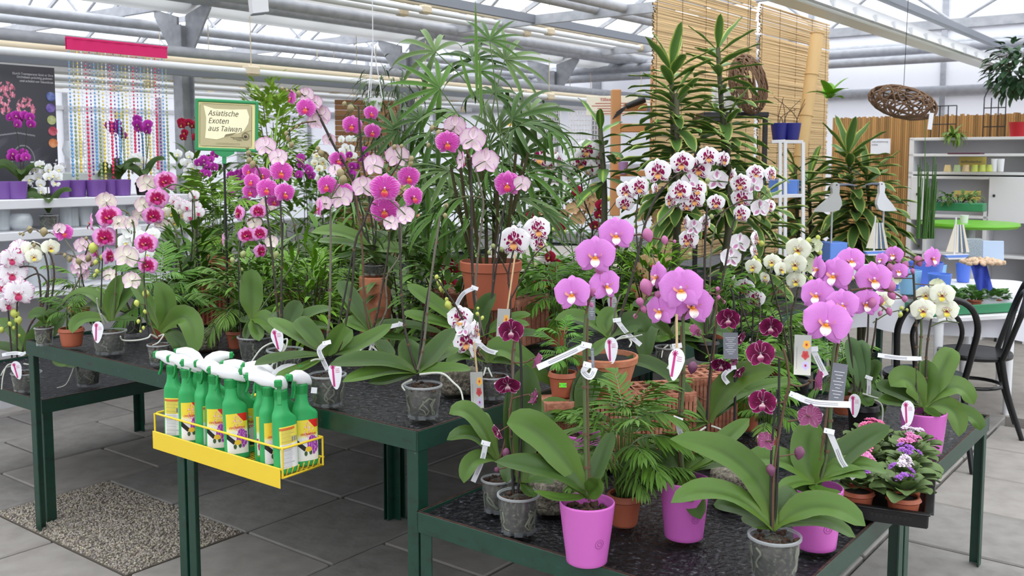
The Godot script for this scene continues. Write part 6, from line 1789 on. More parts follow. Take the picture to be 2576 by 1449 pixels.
func rough_block(called: String, label: String, c: Vector3, s: Vector3, turn: float, seed_: float) -> void:
	var o := thing(called, label, "stone", c - Vector3(0, s.y / 2, 0))
	var b := Mb.new()
	var p := PackedVector3Array()
	var bs := Basis(Vector3.UP, turn)
	for j in 15:
		var f := PI * (j / 14.0 - 0.5)
		for i in 29:
			var a := TAU * (i % 28) / 28
			var d := Vector3(cos(a) * cos(f), sin(f), sin(a) * -cos(f))
			var m := maxf(absf(d.x), maxf(absf(d.y), absf(d.z)))
			var q := d / m * 0.5
			q = q.lerp(d * 0.6, 0.16) * (1.0 + 0.05 * n2(d.x * 3 + seed_, d.y * 3 + d.z * 2) + 0.03 * n2(d.x * 9 + seed_, d.z * 9 + d.y * 7))
			p.append(c + bs * (q * s))
	part("body", b.grid(p, 29, 15), mats.concrete, o)

func props() -> void:
	var big := onh(1262, 858, 0.83)
	hollow_brick("reddish hollow brick under the right half of the big palm pot", big + Vector3(0.03, 0.102, 0.02), Vector3(0.25, 0.2, 0.24), -0.62)
	hollow_brick("reddish hollow brick under the left half of the big palm pot", big + Vector3(-0.19, 0.102, -0.12), Vector3(0.25, 0.2, 0.2), -0.62)
	var sm := onh(1398, 1196, 0.60)
	hollow_brick("upright hollow brick under the small palm with the lime sticker", Vector3(sm.x, 0.722, sm.z - 0.03), Vector3(0.085, 0.24, 0.11), 0.2)
	for q in [[1525, 1172, 0.0, "under the clay pot"], [1660, 1160, 0.12, "right of the clay pot, behind the palm"], [1770, 1105, 0.1, "behind the maroon orchid"]]:
		var s := onh(q[1 - 1], q[1], 0.60)
		hollow_brick("row of holes showing in the reddish brick " + q[3], Vector3(s.x, 0.72, s.z - 0.05), Vector3(0.19, 0.238, 0.2), 0.1 + q[2])
	var t := onh(945, 862, 0.83)
	var pipe_o := thing("terracotta_pipe", "upright terracotta drain pipe carrying an orchid pot on the front bench", "pipe", t)
	var b := Mb.new()
	b.lathe(pv2([0.052, 0.0, 0.066, 0.0, 0.066, 0.277, 0.064, 0.281, 0.055, 0.281, 0.053, 0.27, 0.052, 0.1]), 30, false, t)
	part("body", b, mats.terracotta_clay, pipe_o)
	var r := onh(545, 812, 0.83)
	var tile := thing("ribbed_tile", "dark red ribbed clay block standing upright behind the terracotta pots at left", "brick", r)
	var rb := Mb.new()
	rb.box(r + Vector3(0, 0.1, 0), Vector3(0.15, 0.2, 0.1), Basis(Vector3.UP, 0.25))
	part("body", rb, mats.terracotta_dark, tile)
	var rg := Mb.new()
	for k in 9:
		rg.box(r + Basis(Vector3.UP, 0.25) * Vector3(0.15 * (k / 8.0 - 0.5), 0.1, 0.052), Vector3(0.009, 0.2, 0.01), Basis(Vector3.UP, 0.25), 0.003)
	part("ribs", rg, mats.terracotta_plastic, tile)
	var r2 := onh(728, 838, 0.83)
	hollow_brick("brown clay brick standing between the dark stems behind the roots", r2 + Vector3(0, 0.09, 0), Vector3(0.12, 0.18, 0.12), 0.2)
	var q := onh(512, 876, 0.83)
	rough_block("concrete_block", "rough grey concrete block standing on the left bench", q + Vector3(0, 0.038, 0), Vector3(0.115, 0.084, 0.1), 0.3, 3.0)
	q = onh(1155, 985, 0.83)
	rough_block("cobble_stone", "brown stone behind the near corner pot on the front bench", q + Vector3(0.0, 0.036, 0), Vector3(0.12, 0.08, 0.09), 0.1, 9.0)
	q = onh(880, 822, 0.83)
	rough_block("concrete_block", "speckled grey concrete block left of the terracotta pipe", q + Vector3(0.0, 0.04, 0), Vector3(0.12, 0.085, 0.1), 0.0, 14.0)
	q = onh(1425, 1270, 0.60)
	rough_block("concrete_block", "grey stone slab behind the nearest pink pot", q + Vector3(0.0, 0.042, 0), Vector3(0.2, 0.09, 0.16), 0.2, 21.0)
	q = onh(1842, 1262, 0.60)
	rough_block("concrete_block", "mossy rough stone right of the second pink pot", q + Vector3(0.0, 0.044, 0), Vector3(0.11, 0.1, 0.1), 0.2, 33.0)

# ---------------------------------------------------------------- spray bottles in the wire basket, sign, violets
func bottle_label_texture(kind: int) -> ImageTexture:
	return image(128, 160, func(x: float, y: float) -> Color:
		var k := Color(0.95, 0.86, 0.25).lerp(Color(0.97, 0.96, 0.92), smooth(0.30, 0.48, y))
		if kind == 0:         # front: red corner, sprig, purple bloom, dark pot, badges
			if x > 0.52 and y < 0.20 and x + y * -1.6 > 0.5:
				k = Color(0.86, 0.16, 0.13)
			var sp := n2(x * 9, y * 9)
			if Vector2(x - 0.5, (y - 0.24) * 1.2).length() < 0.24 and sp > 0.12:
				k = Color(0.85, 0.35, 0.5).lerp(Color(0.98, 0.85, 0.85), smooth(0.1, 0.4, sp))
			if Vector2(x - 0.72, (y - 0.62) * 1.1).length() < 0.27 + 0.05 * n2(x * 5, y * 5):
				k = Color(0.62, 0.22, 0.66).lerp(Color(0.86, 0.6, 0.86), smooth(-0.2, 0.4, n2(x * 10, y * 10)))
			if Vector2(x - 0.22, (y - 0.68) * 0.8).length() < 0.2:
				k = Color(0.96, 0.95, 0.95)
			if x < 0.42 and absf(y - 0.55 - x * 0.5) < 0.07:
				k = Color(0.12, 0.12, 0.1)
			for c in [[0.36, 0.82], [0.6, 0.80]]:
				var e := Vector2(x - c[0], (y - c[1]) * 1.25).length()
				if e < 0.1:
					k = Color(0.9, 0.9, 0.88) if e > 0.075 else Color(0.25, 0.35, 0.2)
			if Vector2((x - 0.5) * 0.8, (y - 0.72) * 2).length() < 0.13:
				k = Color(0.95, 0.78, 0.2)
		elif kind == 1:       # front with sunflower badge and white bloom
			var e2 := Vector2(x - 0.5, (y - 0.14) * 1.25)
			var ra := 0.13 + 0.025 * cos(atan2(e2.x, e2.y) * 12.0)
			if e2.length() < ra:
				k = Color(0.82, 0.58, 0.12) if e2.length() > 0.05 else Color(0.3, 0.16, 0.06)
			if absf(x - 0.5) < 0.28 and absf(y - 0.225) < 0.028:
				k = Color(0.97, 0.97, 0.95)
			if y > 0.55:
				if n2(x * 4 + 9, y * 4) > 0.05 and x < 0.55 and y < 0.86:
					k = Color(0.78, 0.15, 0.42)
				if Vector2(x - 0.62, (y - 0.72) * 1.2).length() < 0.24 + 0.05 * cos(atan2(x - 0.62, y - 0.72) * 5.0):
					k = Color(0.97, 0.95, 0.96)
				if Vector2(x - 0.62, (y - 0.71) * 1.2).length() < 0.06:
					k = Color(0.85, 0.2, 0.25)
				if y > 0.84 and x > 0.22 and y < 0.95:
					k = Color(0.08, 0.08, 0.07)
			if y > 0.96:
				k = Color(0.55, 0.7, 0.15)
		else:                 # back: small print and a bar code
			k = Color(0.95, 0.88, 0.35) if y < 0.42 else Color(0.96, 0.96, 0.96)
			if y > 0.06 and fmod(y * 34.0, 1.0) < 0.45 and x > 0.08 and x < 0.55 + 0.36 * absf(n2(y * 40, 2.0)):
				k = k.lerp(Color(0.35, 0.35, 0.4), 0.45)
			if y < 0.09 and y > 0.03 and x < 0.8:
				k = Color(0.85, 0.45, 0.2)
			if x > 0.6 and x < 0.94 and y > 0.26 and y < 0.38:
				k = Color(0.1, 0.1, 0.1) if fmod(x * 40.0, 1.0) < 0.5 else Color(0.97, 0.95, 0.8)
		return k)

func spray_bottle(label: String, u: float, v: float, turn: float, lean: float, kind: int, head_turn: float) -> void:
	var base := uhv(u, 0.667, v)
	var o := thing("spray_bottle", label, "bottle", base, "spray bottles in the yellow basket")
	var bs := Basis(Vector3.UP, turn)
	bs = Basis(UA, lean) * bs
	o.basis = bs.scaled(Vector3.ONE * 1.07)
	for key in ["body", "collar", "head", "nozzle", "trigger", "label"]:
		if meshes.has("sb_" + key):
			continue
		var b := Mb.new()
		match key:
			"body":
				var rows := PackedVector3Array()
				var prof := [[0.0, 0.6, 0.0], [0.0005, 0.95, 0.0], [0.004, 1.0, 0.0], [0.01, 1.0, 0.0], [0.142, 1.0, 0.0], [0.15, 0.985, 0.0], [0.158, 0.9, 0.05], [0.166, 0.74, 0.12], [0.173, 0.6, 0.15], [0.182, 0.51, 0.15], [0.195, 0.46, 0.15], [0.212, 0.435, 0.15]]
				for q in prof:
					for i in 29:
						var a := TAU * (i % 28) / 28
						var cx := signf(cos(a)) * pow(absf(cos(a)), 0.75)
						var sx := signf(sin(a)) * pow(absf(sin(a)), 0.75)
						var narrow: float = smoothstep(0.15, 0.18, q[0])
						rows.append(Vector3(cx * 0.036 * q[1] - q[2] * 0.06, q[0], -sx * lerpf(0.0215 * minf(1.0, q[1] * 1.02), 0.036 * q[1], narrow)))
				b.grid(rows, 29, prof.size())
			"collar":
				b.lathe(pv2([0.0175, 0.208, 0.0178, 0.214, 0.0178, 0.232, 0.0165, 0.236, 0.004, 0.236]), 24, false, Vector3(-0.009, 0, 0))
				for k in 24:
					var a := TAU * k / 24
					b.box(Vector3(-0.009 + cos(a) * 0.0178, 0.223, sin(a) * 0.0178), Vector3(0.0016, 0.018, 0.0018), Basis(Vector3.UP, -a))
			"head":
				var out := [[-0.052, 0.229, 0.006], [-0.043, 0.246, 0.0145], [-0.029, 0.263, 0.019], [-0.009, 0.275, 0.017], [0.012, 0.279, 0.0145], [0.03, 0.277, 0.0115], [0.043, 0.274, 0.0105]]
				var low := [0.222, 0.223, 0.227, 0.230, 0.238, 0.250, 0.253]
				var rows2 := PackedVector3Array()
				for k in out.size():
					for i in 15:
						var a := TAU * (i % 14) / 14
						var cy: float = (out[k][1] + low[k]) / 2
						var hy: float = maxf(0.003, (out[k][1] - low[k]) / 2)
						rows2.append(Vector3(out[k][0], cy + hy * signf(sin(a)) * pow(absf(sin(a)), 0.7), cos(a) * out[k][2]))
				b.grid(rows2, 15, out.size())
				var cap := PackedVector3Array()
				for i in 14:
					cap.append(rows2[(out.size() - 1) * 15 + i])
				b.face(cap, Vector3(0, 0.25, 0))
				var cap2 := PackedVector3Array()
				for i in 14:
					cap2.append(rows2[i])
				b.face(cap2, Vector3(0, 0.25, 0))
			"nozzle":
				b.box(Vector3(0.0475, 0.264, 0), Vector3(0.011, 0.021, 0.021), Basis(), 0.003)
				b.tube(PackedVector3Array([Vector3(0.05, 0.264, 0), Vector3(0.056, 0.264, 0)]), 0.004, -1, 8)
			"trigger":
				var pts := curve(PackedVector3Array([Vector3(0.022, 0.252, 0), Vector3(0.028, 0.238, 0), Vector3(0.029, 0.222, 0), Vector3(0.036, 0.203, 0)]), 4)
				for k in pts.size() - 1:
					b.box((pts[k] + pts[k + 1]) / 2, Vector3(0.006, pts[k].distance_to(pts[k + 1]) + 0.002, 0.012), Basis(Vector3(0, 0, 1), atan2(-(pts[k] - pts[k + 1]).x, (pts[k] - pts[k + 1]).y)), 0.001)
			"label":
				for sg in [1.0, -1.0]:
					var p := PackedVector3Array()
					for j in 2:
						for i in 9:
							var s := i / 8.0 * 2.0 - 1.0
							var a := acos(clampf(pow(absf(s * 0.83), 1.0 / 0.75), 0.0, 1.0))
							p.append(Vector3(s * 0.83 * 0.036 * sg, 0.134 - 0.118 * j, sg * (0.0215 * pow(absf(sin(a)), 0.75) + 0.0004)))
					var m := ArrayMesh.new()
					# rows run down, columns run right seen from outside: turn the strip round so that it looks outwards
					var q := PackedVector3Array()
					var uv := PackedVector2Array()
					for j in 2:
						for i in 9:
							q.append(p[(1 - j) * 9 + i])
							uv.append(Vector2(i / 8.0, 1.0 - j))
					Mb.new().grid(q, 9, 2, uv).add_to(m)
					meshes["sb_label_front" if sg > 0 else "sb_label_back"] = m
				meshes["sb_label"] = ArrayMesh.new()
				continue
		meshes["sb_" + key] = b.mesh()
	put("body", meshes.sb_body, mats.bottle_green, o)
	put("collar", meshes.sb_collar, mats.bottle_cap_green, o)
	var pivot := Transform3D(Basis(), Vector3(-0.009, 0, 0)) * Transform3D(Basis(Vector3.UP, head_turn), Vector3.ZERO) * Transform3D(Basis(), Vector3(0.009, 0, 0))
	var hd := put("spray_head", meshes.sb_head, mats.spray_white, o, pivot)
	put("nozzle", meshes.sb_nozzle, mats.bottle_cap_green, hd)
	put("trigger", meshes.sb_trigger, mats.bottle_cap_green, hd)
	for k in 3:
		if not mats.has("bottle_label%d" % k):
			mat("bottle_label%d" % k, Color.WHITE, 0.4, {"albedo_texture": bottle_label_texture(k), "texture_repeat": false})
	var fl := put("front_label", meshes.sb_label_front, mats["bottle_label%d" % kind], o)
	put("back_label", meshes.sb_label_back, mats["bottle_label%d" % (2 if kind < 2 else 0)], o)
	if kind == 1:
		lettering("Orchid", 0.013, mat("print_red", Color(0.8, 0.12, 0.12), 0.6), fl, Transform3D(Basis(), Vector3(-0.019, 0.093, 0.0222)), true, true, 0.25)
		lettering("Pflege", 0.013, mats.print_red, fl, Transform3D(Basis(), Vector3(-0.019, 0.081, 0.0222)), true, true, 0.25)
		lettering("NEUDORFF", 0.0045, mat("print_green", Color(0.1, 0.4, 0.15), 0.6), fl, Transform3D(Basis(), Vector3(-0.0125, 0.1062, 0.0226)), true)
	elif kind == 0:
		lettering("Orchideen", 0.0085, mats.get("print_red", mat("print_red", Color(0.8, 0.12, 0.12), 0.6)), fl, Transform3D(Basis(), Vector3(-0.024, 0.0935, 0.0232)), true, true, 0.25)

func objects_front() -> void:
	rng.seed = 23
	# basket: wire frame hooked over the bench rail
	var bs := greenhouse_basis()
	var u0 := 1.80
	var u1 := 1.955
	var v0 := 2.245
	var v1 := 2.905
	var o := thing("wire_basket", "yellow wire basket hooked on the front bench rail, holding spray bottles", "basket", uhv((u0 + u1) / 2, 0.65, (v0 + v1) / 2))
	var w := Mb.new()
	w.tube(PackedVector3Array([uhv(u1, 0.752, v0), uhv(u0 + 0.01, 0.752, v0), uhv(u0, 0.752, v0 + 0.01), uhv(u0, 0.752, v1 - 0.01), uhv(u0 + 0.01, 0.752, v1), uhv(u1, 0.752, v1), uhv(u1, 0.752, v0)]), 0.0038, -1, 8)
	part("top_rim", w, mats.yellow_wire, o)
	var lo := Mb.new()
	lo.tube(PackedVector3Array([uhv(u0, 0.664, v0), uhv(u0, 0.664, v1), uhv(u1, 0.664, v1), uhv(u1, 0.664, v0), uhv(u0, 0.664, v0)]), 0.0034, -1, 7)
	lo.tube(PackedVector3Array([uhv(u0 - 0.004, 0.69, v0), uhv(u0 - 0.004, 0.69, v1)]), 0.0034, -1, 7)
	lo.tube(PackedVector3Array([uhv(u1, 0.69, v0 - 0.004), uhv(u1, 0.69, v1)]), 0.0034, -1, 7)
	part("lower_rim", lo, mats.yellow_wire, o)
	for c in [[u0, v0], [u0, v1], [u1, v0], [u1, v1]]:
		var p := Mb.new()
		p.tube(PackedVector3Array([uhv(c[0], 0.752, c[1]), uhv(c[0], 0.664, c[1])]), 0.0034, -1, 7)
		part("upright", p, mats.yellow_wire, o)
	for k in 41:
		var v := lerpf(v0 + 0.012, v1 - 0.012, k / 40.0)
		var p := Mb.new()
		p.tube(PackedVector3Array([uhv(u0 - 0.004, 0.692, v), uhv(u0 + 0.006, 0.661, v), uhv(u1 - 0.006, 0.661, v), uhv(u1 + 0.001, 0.692, v)]), 0.0022, -1, 5)
		part("floor_wire", p, mats.yellow_wire, o)
	for k in 7:
		var u := lerpf(u0 + 0.02, u1 - 0.015, k / 6.0)
		var p := Mb.new()
		p.tube(PackedVector3Array([uhv(u, 0.69, v0 - 0.002), uhv(u, 0.664, v0 + 0.008), uhv(u, 0.662, v0 + 0.05)]), 0.0024, -1, 5)
		part("end_wire", p, mats.yellow_wire, o)
	var lip := Mb.new()
	lip.box(uhv(u0 - 0.009, 0.664, (v0 + v1) / 2), Vector3(0.003, 0.06, v1 - v0), Basis(UA, 0.0) * bs, 0.001)
	part("price_rail", lip, mats.yellow_wire, o)
	for v in [2.60 - 0.03, 2.84]:
		var h := Mb.new()
		h.box(uhv(u1 + 0.004, 0.735, v), Vector3(0.005, 0.15, 0.028), bs, 0.001)
		h.box(uhv(u1 + 0.018, 0.834, v), Vector3(0.055, 0.004, 0.028), bs, 0.001)
		h.box(uhv(u1 - 0.006, 0.822, v), Vector3(0.004, 0.028, 0.028), bs, 0.001)
		part("hook", h, mats.yellow_wire, o)
		var s := Mb.new()
		for hh in [[u1 + 0.03, 0.845], [u1 + 0.012, 0.70]]:
			s.ball(uhv(hh[0], hh[1], v), Vector3(0.006, 0.006, 0.006))
			s.box(uhv(hh[0], hh[1] + 0.006, v), Vector3(0.003, 0.014, 0.03), bs * Basis(Vector3(1, 0, 0), 0.5), 0.001)
		part("wing_nut", s, mats.galvanised, o)
	var face := atan2(0.27, 0.96)
	var row := [[1.842, 2.845, 2, -0.3, 2.9, "at the left end, back label showing"], [1.925, 2.835, 1, 0.4, 2.2, "standing behind the left end bottle"], [1.838, 2.755, 0, 0.15, 2.6, "second from the left, red-cornered label"], [1.925, 2.735, 0, 0.6, -0.6, "behind the second from the left, head turned upright"],
		[1.845, 2.685, 2, 1.15, 2.2, "third from the left, narrow side forward"], [1.842, 2.615, 0, -0.1, 2.75, "fourth from the left with purple bloom label"], [1.90, 2.55, 1, 0.0, 2.9, "fifth from the left, sunflower badge, set back"], [1.838, 2.51, 0, 0.2, 2.9, "sixth from the left, broad and in front"],
		[1.93, 2.48, 0, 0.3, 2.8, "behind the sixth, only its head showing"], [1.88, 2.415, 1, 0.1, 2.8, "with sunflower badge, right of the middle"], [1.935, 2.38, 0, 0.5, -0.7, "behind the right end bottles, head turned away"], [1.845, 2.345, 0, 0.45, 2.7, "second from the right end in front"], [1.838, 2.275, 2, 0.75, -2.3, "at the right front corner, white back label"], [1.925, 2.285, 0, 0.35, -2.5, "at the right back corner, red-cornered label"]]
	for q in row:
		spray_bottle("green spray bottle with white trigger head, " + q[5], q[0], q[1], face + q[3] * 0.8, rr(-0.07, 0.03), q[2], q[4] if absf(q[4]) > 1.5 else q[4])
	# green framed sign on a black stake
	var c := at(571, 316, 4.0)
	var sb := Basis(Vector3.UP, 0.36) * Basis(Vector3(0, 0, 1), -0.03)
	var sg := thing("shop_sign", "green framed cream sign on a stake reading Asiatische Exoten aus Taiwan", "sign", Vector3(c.x, 0.83, c.z))
	var fr := Mb.new()
	for q in [[0.0, 0.099, 0.25, 0.013], [0.0, -0.099, 0.25, 0.013], [-0.1185, 0.0, 0.013, 0.198], [0.1185, 0.0, 0.013, 0.198]]:
		fr.box(c + sb * Vector3(q[0], q[1], 0), Vector3(q[2], q[3], 0.016), sb, 0.003)
	part("frame", fr, mats.sign_green, sg)
	var bd := Mb.new()
	bd.box(c - sb.z * 0.002, Vector3(0.235, 0.195, 0.006), sb)
	part("board", bd, mat("sign_cream", Color(0.92, 0.87, 0.62), 0.5), sg)
	var pl := Mb.new()
	pl.box(c + sb * Vector3(-0.004, 0.0, 0.002), Vector3(0.205, 0.172, 0.002), sb)
	part("border_print", pl, mat("sign_khaki", Color(0.72, 0.68, 0.52), 0.5), sg)
	var ln := Mb.new()
	for q in [[-0.004, 0.086, 0.19, 0.001], [-0.004, -0.086, 0.19, 0.001], [-0.1065, 0, 0.001, 0.158], [0.0985, 0, 0.001, 0.158]]:
		ln.box(c + sb * Vector3(q[0], q[1], 0.0033), Vector3(q[2], q[3], 0.0004), sb)
	part("border_line", ln, mats.print_black, sg)
	var sc := Mb.new()
	var scroll := PackedVector2Array()
	for q in [[-0.092, 0.078], [-0.05, 0.066], [0.02, 0.066], [0.078, 0.07], [0.088, 0.04], [0.084, 0.012], [0.066, -0.02], [0.04, -0.032], [0.0, -0.044], [-0.04, -0.058], [-0.086, -0.054], [-0.083, -0.02], [-0.082, 0.03]]:
		scroll.append(Vector2(q[0], q[1]))
	sc.slab(scroll, 0.001, c + sb.z * 0.0035, sb)
	part("scroll_print", sc, mat("sign_pale", Color(0.95, 0.93, 0.78), 0.5), sg)
	var curl := Mb.new()
	curl.slab(pv2([-0.012, -0.047, -0.005, -0.036, 0.045, -0.026, 0.02, -0.038]), 0.001, c + sb.z * 0.004, sb)
	part("curl_print", curl, mat("sign_brown", Color(0.5, 0.46, 0.34), 0.5), sg)
	var seal := Mb.new()
	var rg := PackedVector3Array()
	for rad in [0.0155, 0.012]:
		rg = PackedVector3Array()
		for k in 25:
			rg.append(c + sb * Vector3(0.074 + cos(TAU * k / 24) * rad, -0.042 + sin(TAU * k / 24) * rad, 0.0042))
		seal.tube(rg, 0.0006, -1, 4, false)
	seal.slab(pv2([0.066, -0.045, 0.074, -0.05, 0.082, -0.045, 0.078, -0.038, 0.07, -0.036]), 0.0006, c + sb.z * 0.0042, sb)
	seal.box(c + sb * Vector3(0.082, -0.021, 0.004), Vector3(0.034, 0.0008, 0.0006), sb * Basis(Vector3(0, 0, 1), 0.33))
	part("seal_print", seal, mat("sign_ink", Color(0.26, 0.22, 0.14), 0.6), sg)
	var ink: Material = mats.sign_ink
	var ls := Transform3D(sb, c - sg.position)
	for q in [["Asiatische", 0.048, 0.032], ["Exoten", 0.017, 0.032], ["aus Taiwan", -0.014, 0.032]]:
		lettering(q[0], q[2] * 0.9, ink, sg, ls * Transform3D(Basis().scaled(Vector3(0.92, 1, 1)), Vector3(-0.075, q[1], 0.0043)), false, false, 0.22)
	for q in [["Unser Orchideen", 0.02, -0.047], ["Kompetenz", 0.03, -0.053], ["Center", 0.045, -0.059]]:
		lettering(q[0], 0.006, ink, sg, ls * Transform3D(Basis(), Vector3(q[1] - 0.006, q[2], 0.0043)), true, true)
	for e in [-0.072, -0.077]:
		var fine := Mb.new()
		for k in 14:
			fine.box(c + sb * Vector3(-0.04 + 0.0068 * k, e, 0.0038), Vector3(rr(0.003, 0.006), 0.0012, 0.0004), sb)
		part("small_print", fine, mats.sign_brown, sg)
	var ft := Mb.new()
	ft.slab(pv2([-0.04, -0.105, 0.04, -0.105, 0.038, -0.115, 0.012, -0.128, -0.012, -0.128, -0.038, -0.115]), 0.02, c + sb * Vector3(-0.01, 0, 0), sb)
	ft.box(c + sb * Vector3(-0.01, -0.14, 0), Vector3(0.016, 0.035, 0.016), sb, 0.002)
	part("foot", ft, mats.sign_green, sg)
	var st := Mb.new()
	var top := c + sb * Vector3(-0.01, -0.155, 0)
	st.tube(PackedVector3Array([top, Vector3(top.x, 0.82, top.z)]), 0.005, -1, 8)
	part("stake", st, mats.black_plastic, sg)
	violets()

func violets() -> void:
	var f0 := onh(2212, 1262, 0.66)
	var f1 := onh(2240, 1132, 0.66)
	var ln := f0.distance_to(f1) + 0.04
	var dx := (f1 - f0).normalized()
	var bs := Basis(dx, Vector3.UP, dx.cross(Vector3.UP))
	var c := (f0 + f1) / 2
	c.y = 0.602
	var tr := thing("nursery_tray", "black plastic nursery tray of violets overhanging the low bench's right rail", "tray", c)
	var b := Mb.new()
	b.box(c + Vector3(0, 0.01, 0), Vector3(ln, 0.006, 0.24), bs)
	for q in [[0, 0.12, ln, 0.012], [0, -0.12, ln, 0.012], [ln / 2, 0, 0.012, 0.25], [-ln / 2, 0, 0.012, 0.25]]:
		b.box(c + bs * Vector3(q[0], 0.029, q[1]), Vector3(q[2], 0.042, q[3]), bs, 0.003)
		b.box(c + bs * Vector3(q[0] * 1.03, 0.05, q[1] * 1.06), Vector3(q[2] + 0.01, 0.005, q[3] + 0.012), bs, 0.002)
	part("body", b, mats.black_plastic, tr)
	var mk := Mb.new()
	for k in 9:
		mk.box(c + bs * Vector3(-ln / 2 - 0.0065, 0.03, 0.08 - 0.012 * k), Vector3(0.002, rr(0.008, 0.012), 0.007), bs)
	part("embossed_mark", mk, mat("black_shine", Color(0.13, 0.13, 0.135), 0.35), tr)
	var kinds := [["pink", Color(0.90, 0.55, 0.76)], ["rose", Color(0.92, 0.50, 0.68)], ["white", Color(0.93, 0.88, 0.92)], ["lavender", Color(0.68, 0.42, 0.80)], ["violet", Color(0.60, 0.34, 0.78)]]
	var order := [3, 0, 1, 2, 1, 3, 2, 3, 0, 2]
	for k in 10:
		var fx := (k % 5) / 4.0 - 0.5
		var fz := (k / 5) - 0.5
		var p := c + bs * Vector3(fx * (ln - 0.1), 0.012, fz * 0.12)
		var kd: Array = kinds[order[k]]
		var where: String = ["row end nearest the viewer", "second along", "third along", "fourth along", "far row end"][k % 5]
		var v := thing("african_violet", "african violet with %s flowers, %s, %s side of the tray" % [kd[0], where, "outer" if k >= 5 else "inner"], "violet", p, "african violets in the tray")
		pot(v, "plain", p, 0.045, 0.036, 0.062)
		if not meshes.has("vleaf0"):
			for e in 2:
				var lb := Mb.new()
				var pts := PackedVector3Array()
				var cs := PackedColorArray()
				for j in 6:
					var t := j / 5.0
					for i in 5:
						var s := i / 2.0 - 1.0
						pts.append(Vector3(-s * 0.46 * pow(sin(PI * clampf(0.07 + 0.89 * t, 0, 1)), 0.45), 0.12 * s * s + 0.16 * sin(t * 2.4) - 0.25 * t * t * e, t))
						cs.append(lin(0.33, 0.41, 0.25).lerp(lin(0.44, 0.53, 0.31), absf(s) * 0.7 + 0.1 * e))
				lb.grid(pts, 5, 6, PackedVector2Array(), cs)
				meshes["vleaf%d" % e] = lb.mesh()
			var fb := Mb.new()
			for ring in [[6, 0.5, 0.0], [5, 0.32, 0.12], [3, 0.18, 0.2]]:
				for e in ring[0]:
					var a: float = TAU * e / ring[0] + ring[1]
					var d := Vector3(cos(a), 0, sin(a))
					fb.ball(Vector3(0, ring[2], 0) + d * ring[1], Vector3(0.3, 0.09, 0.26) * (0.6 + ring[1] * 0.8), Basis(Vector3.UP, -a) * Basis(Vector3(0, 0, 1), 0.25 + ring[2] * 3.0), 6, 4)
			meshes.vflower = fb.mesh()
		for e in 20:
			var az := e * 2.4 + rr(-0.2, 0.2)
			var el := lerpf(0.05, 1.0, e / 20.0)
			var z := Vector3(cos(az) * cos(el), sin(el), sin(az) * cos(el))
			var x := Vector3.UP.cross(z).normalized()
			put("leaf", meshes["vleaf%d" % (rng.randi() % 2)], mats.foliage, v, Transform3D(Basis(x, z.cross(x), z).scaled(Vector3.ONE * lerpf(0.072, 0.04, e / 20.0) * rr(0.9, 1.15)), Vector3(0, 0.066 + 0.012 * e / 20.0, 0) + z * lerpf(0.028, 0.006, e / 20.0)))
		for e in [12, 18, 8, 7, 8][order[k]]:
			var a := rr(0, TAU)
			var q := rr(0.0, 0.032)
			var fp := Vector3(cos(a) * q, rr(0.115, 0.142), sin(a) * q)
			put("flower", meshes.vflower, mat("violet_" + kd[0], kd[1], 0.7, {"backlight_enabled": true, "backlight": Color(0.4, 0.4, 0.4)}), v, Transform3D(Basis(Vector3(cos(a), 0, sin(a)).cross(Vector3.UP), -rr(0.2, 0.8)).scaled(Vector3.ONE * rr(0.016, 0.022)), fp))
			var sm := Mb.new()
			sm.tube(PackedVector3Array([p + Vector3(0, 0.07, 0), p + fp]), 0.0009, -1, 4, false)
			part("flower_stem", sm, mats.stem_brown, v)

func one_box(called: String, label: String, cat: String, c: Vector3, s: Vector3, m: Material, bs: Basis, bev := 0.003, group := "") -> Node3D:
	var b := Mb.new()
	b.box(Vector3.ZERO, s, Basis(), bev)
	return tag(put(called, b.mesh(), m, self, Transform3D(bs, c)), label, cat, group)

func vase(called: String, label: String, cat: String, p: Vector3, rt: float, rb: float, h: float, m: Material, bowl := false, group := "") -> Node3D:
	var b := Mb.new()
	if bowl:
		b.lathe(pv2([0.001, 0, rb * 0.7, 0, rb, h * 0.2, rb * 1.12, h * 0.5, rb, h * 0.85, rt, h, rt - 0.004, h, rb - 0.004, h * 0.8, rb * 1.08, h * 0.5, rb - 0.006, h * 0.2, 0.001, 0.008]), 24, true)
	else:
		b.lathe(pv2([0.001, 0, rb * 0.95, 0, rb, 0.004, rt, h - 0.002, rt - 0.001, h, rt - 0.004, h, rb - 0.003, 0.008, 0.001, 0.008]), 24)
	return tag(put(called, b.mesh(), m, self, Transform3D(Basis(), p)), label, cat, group)

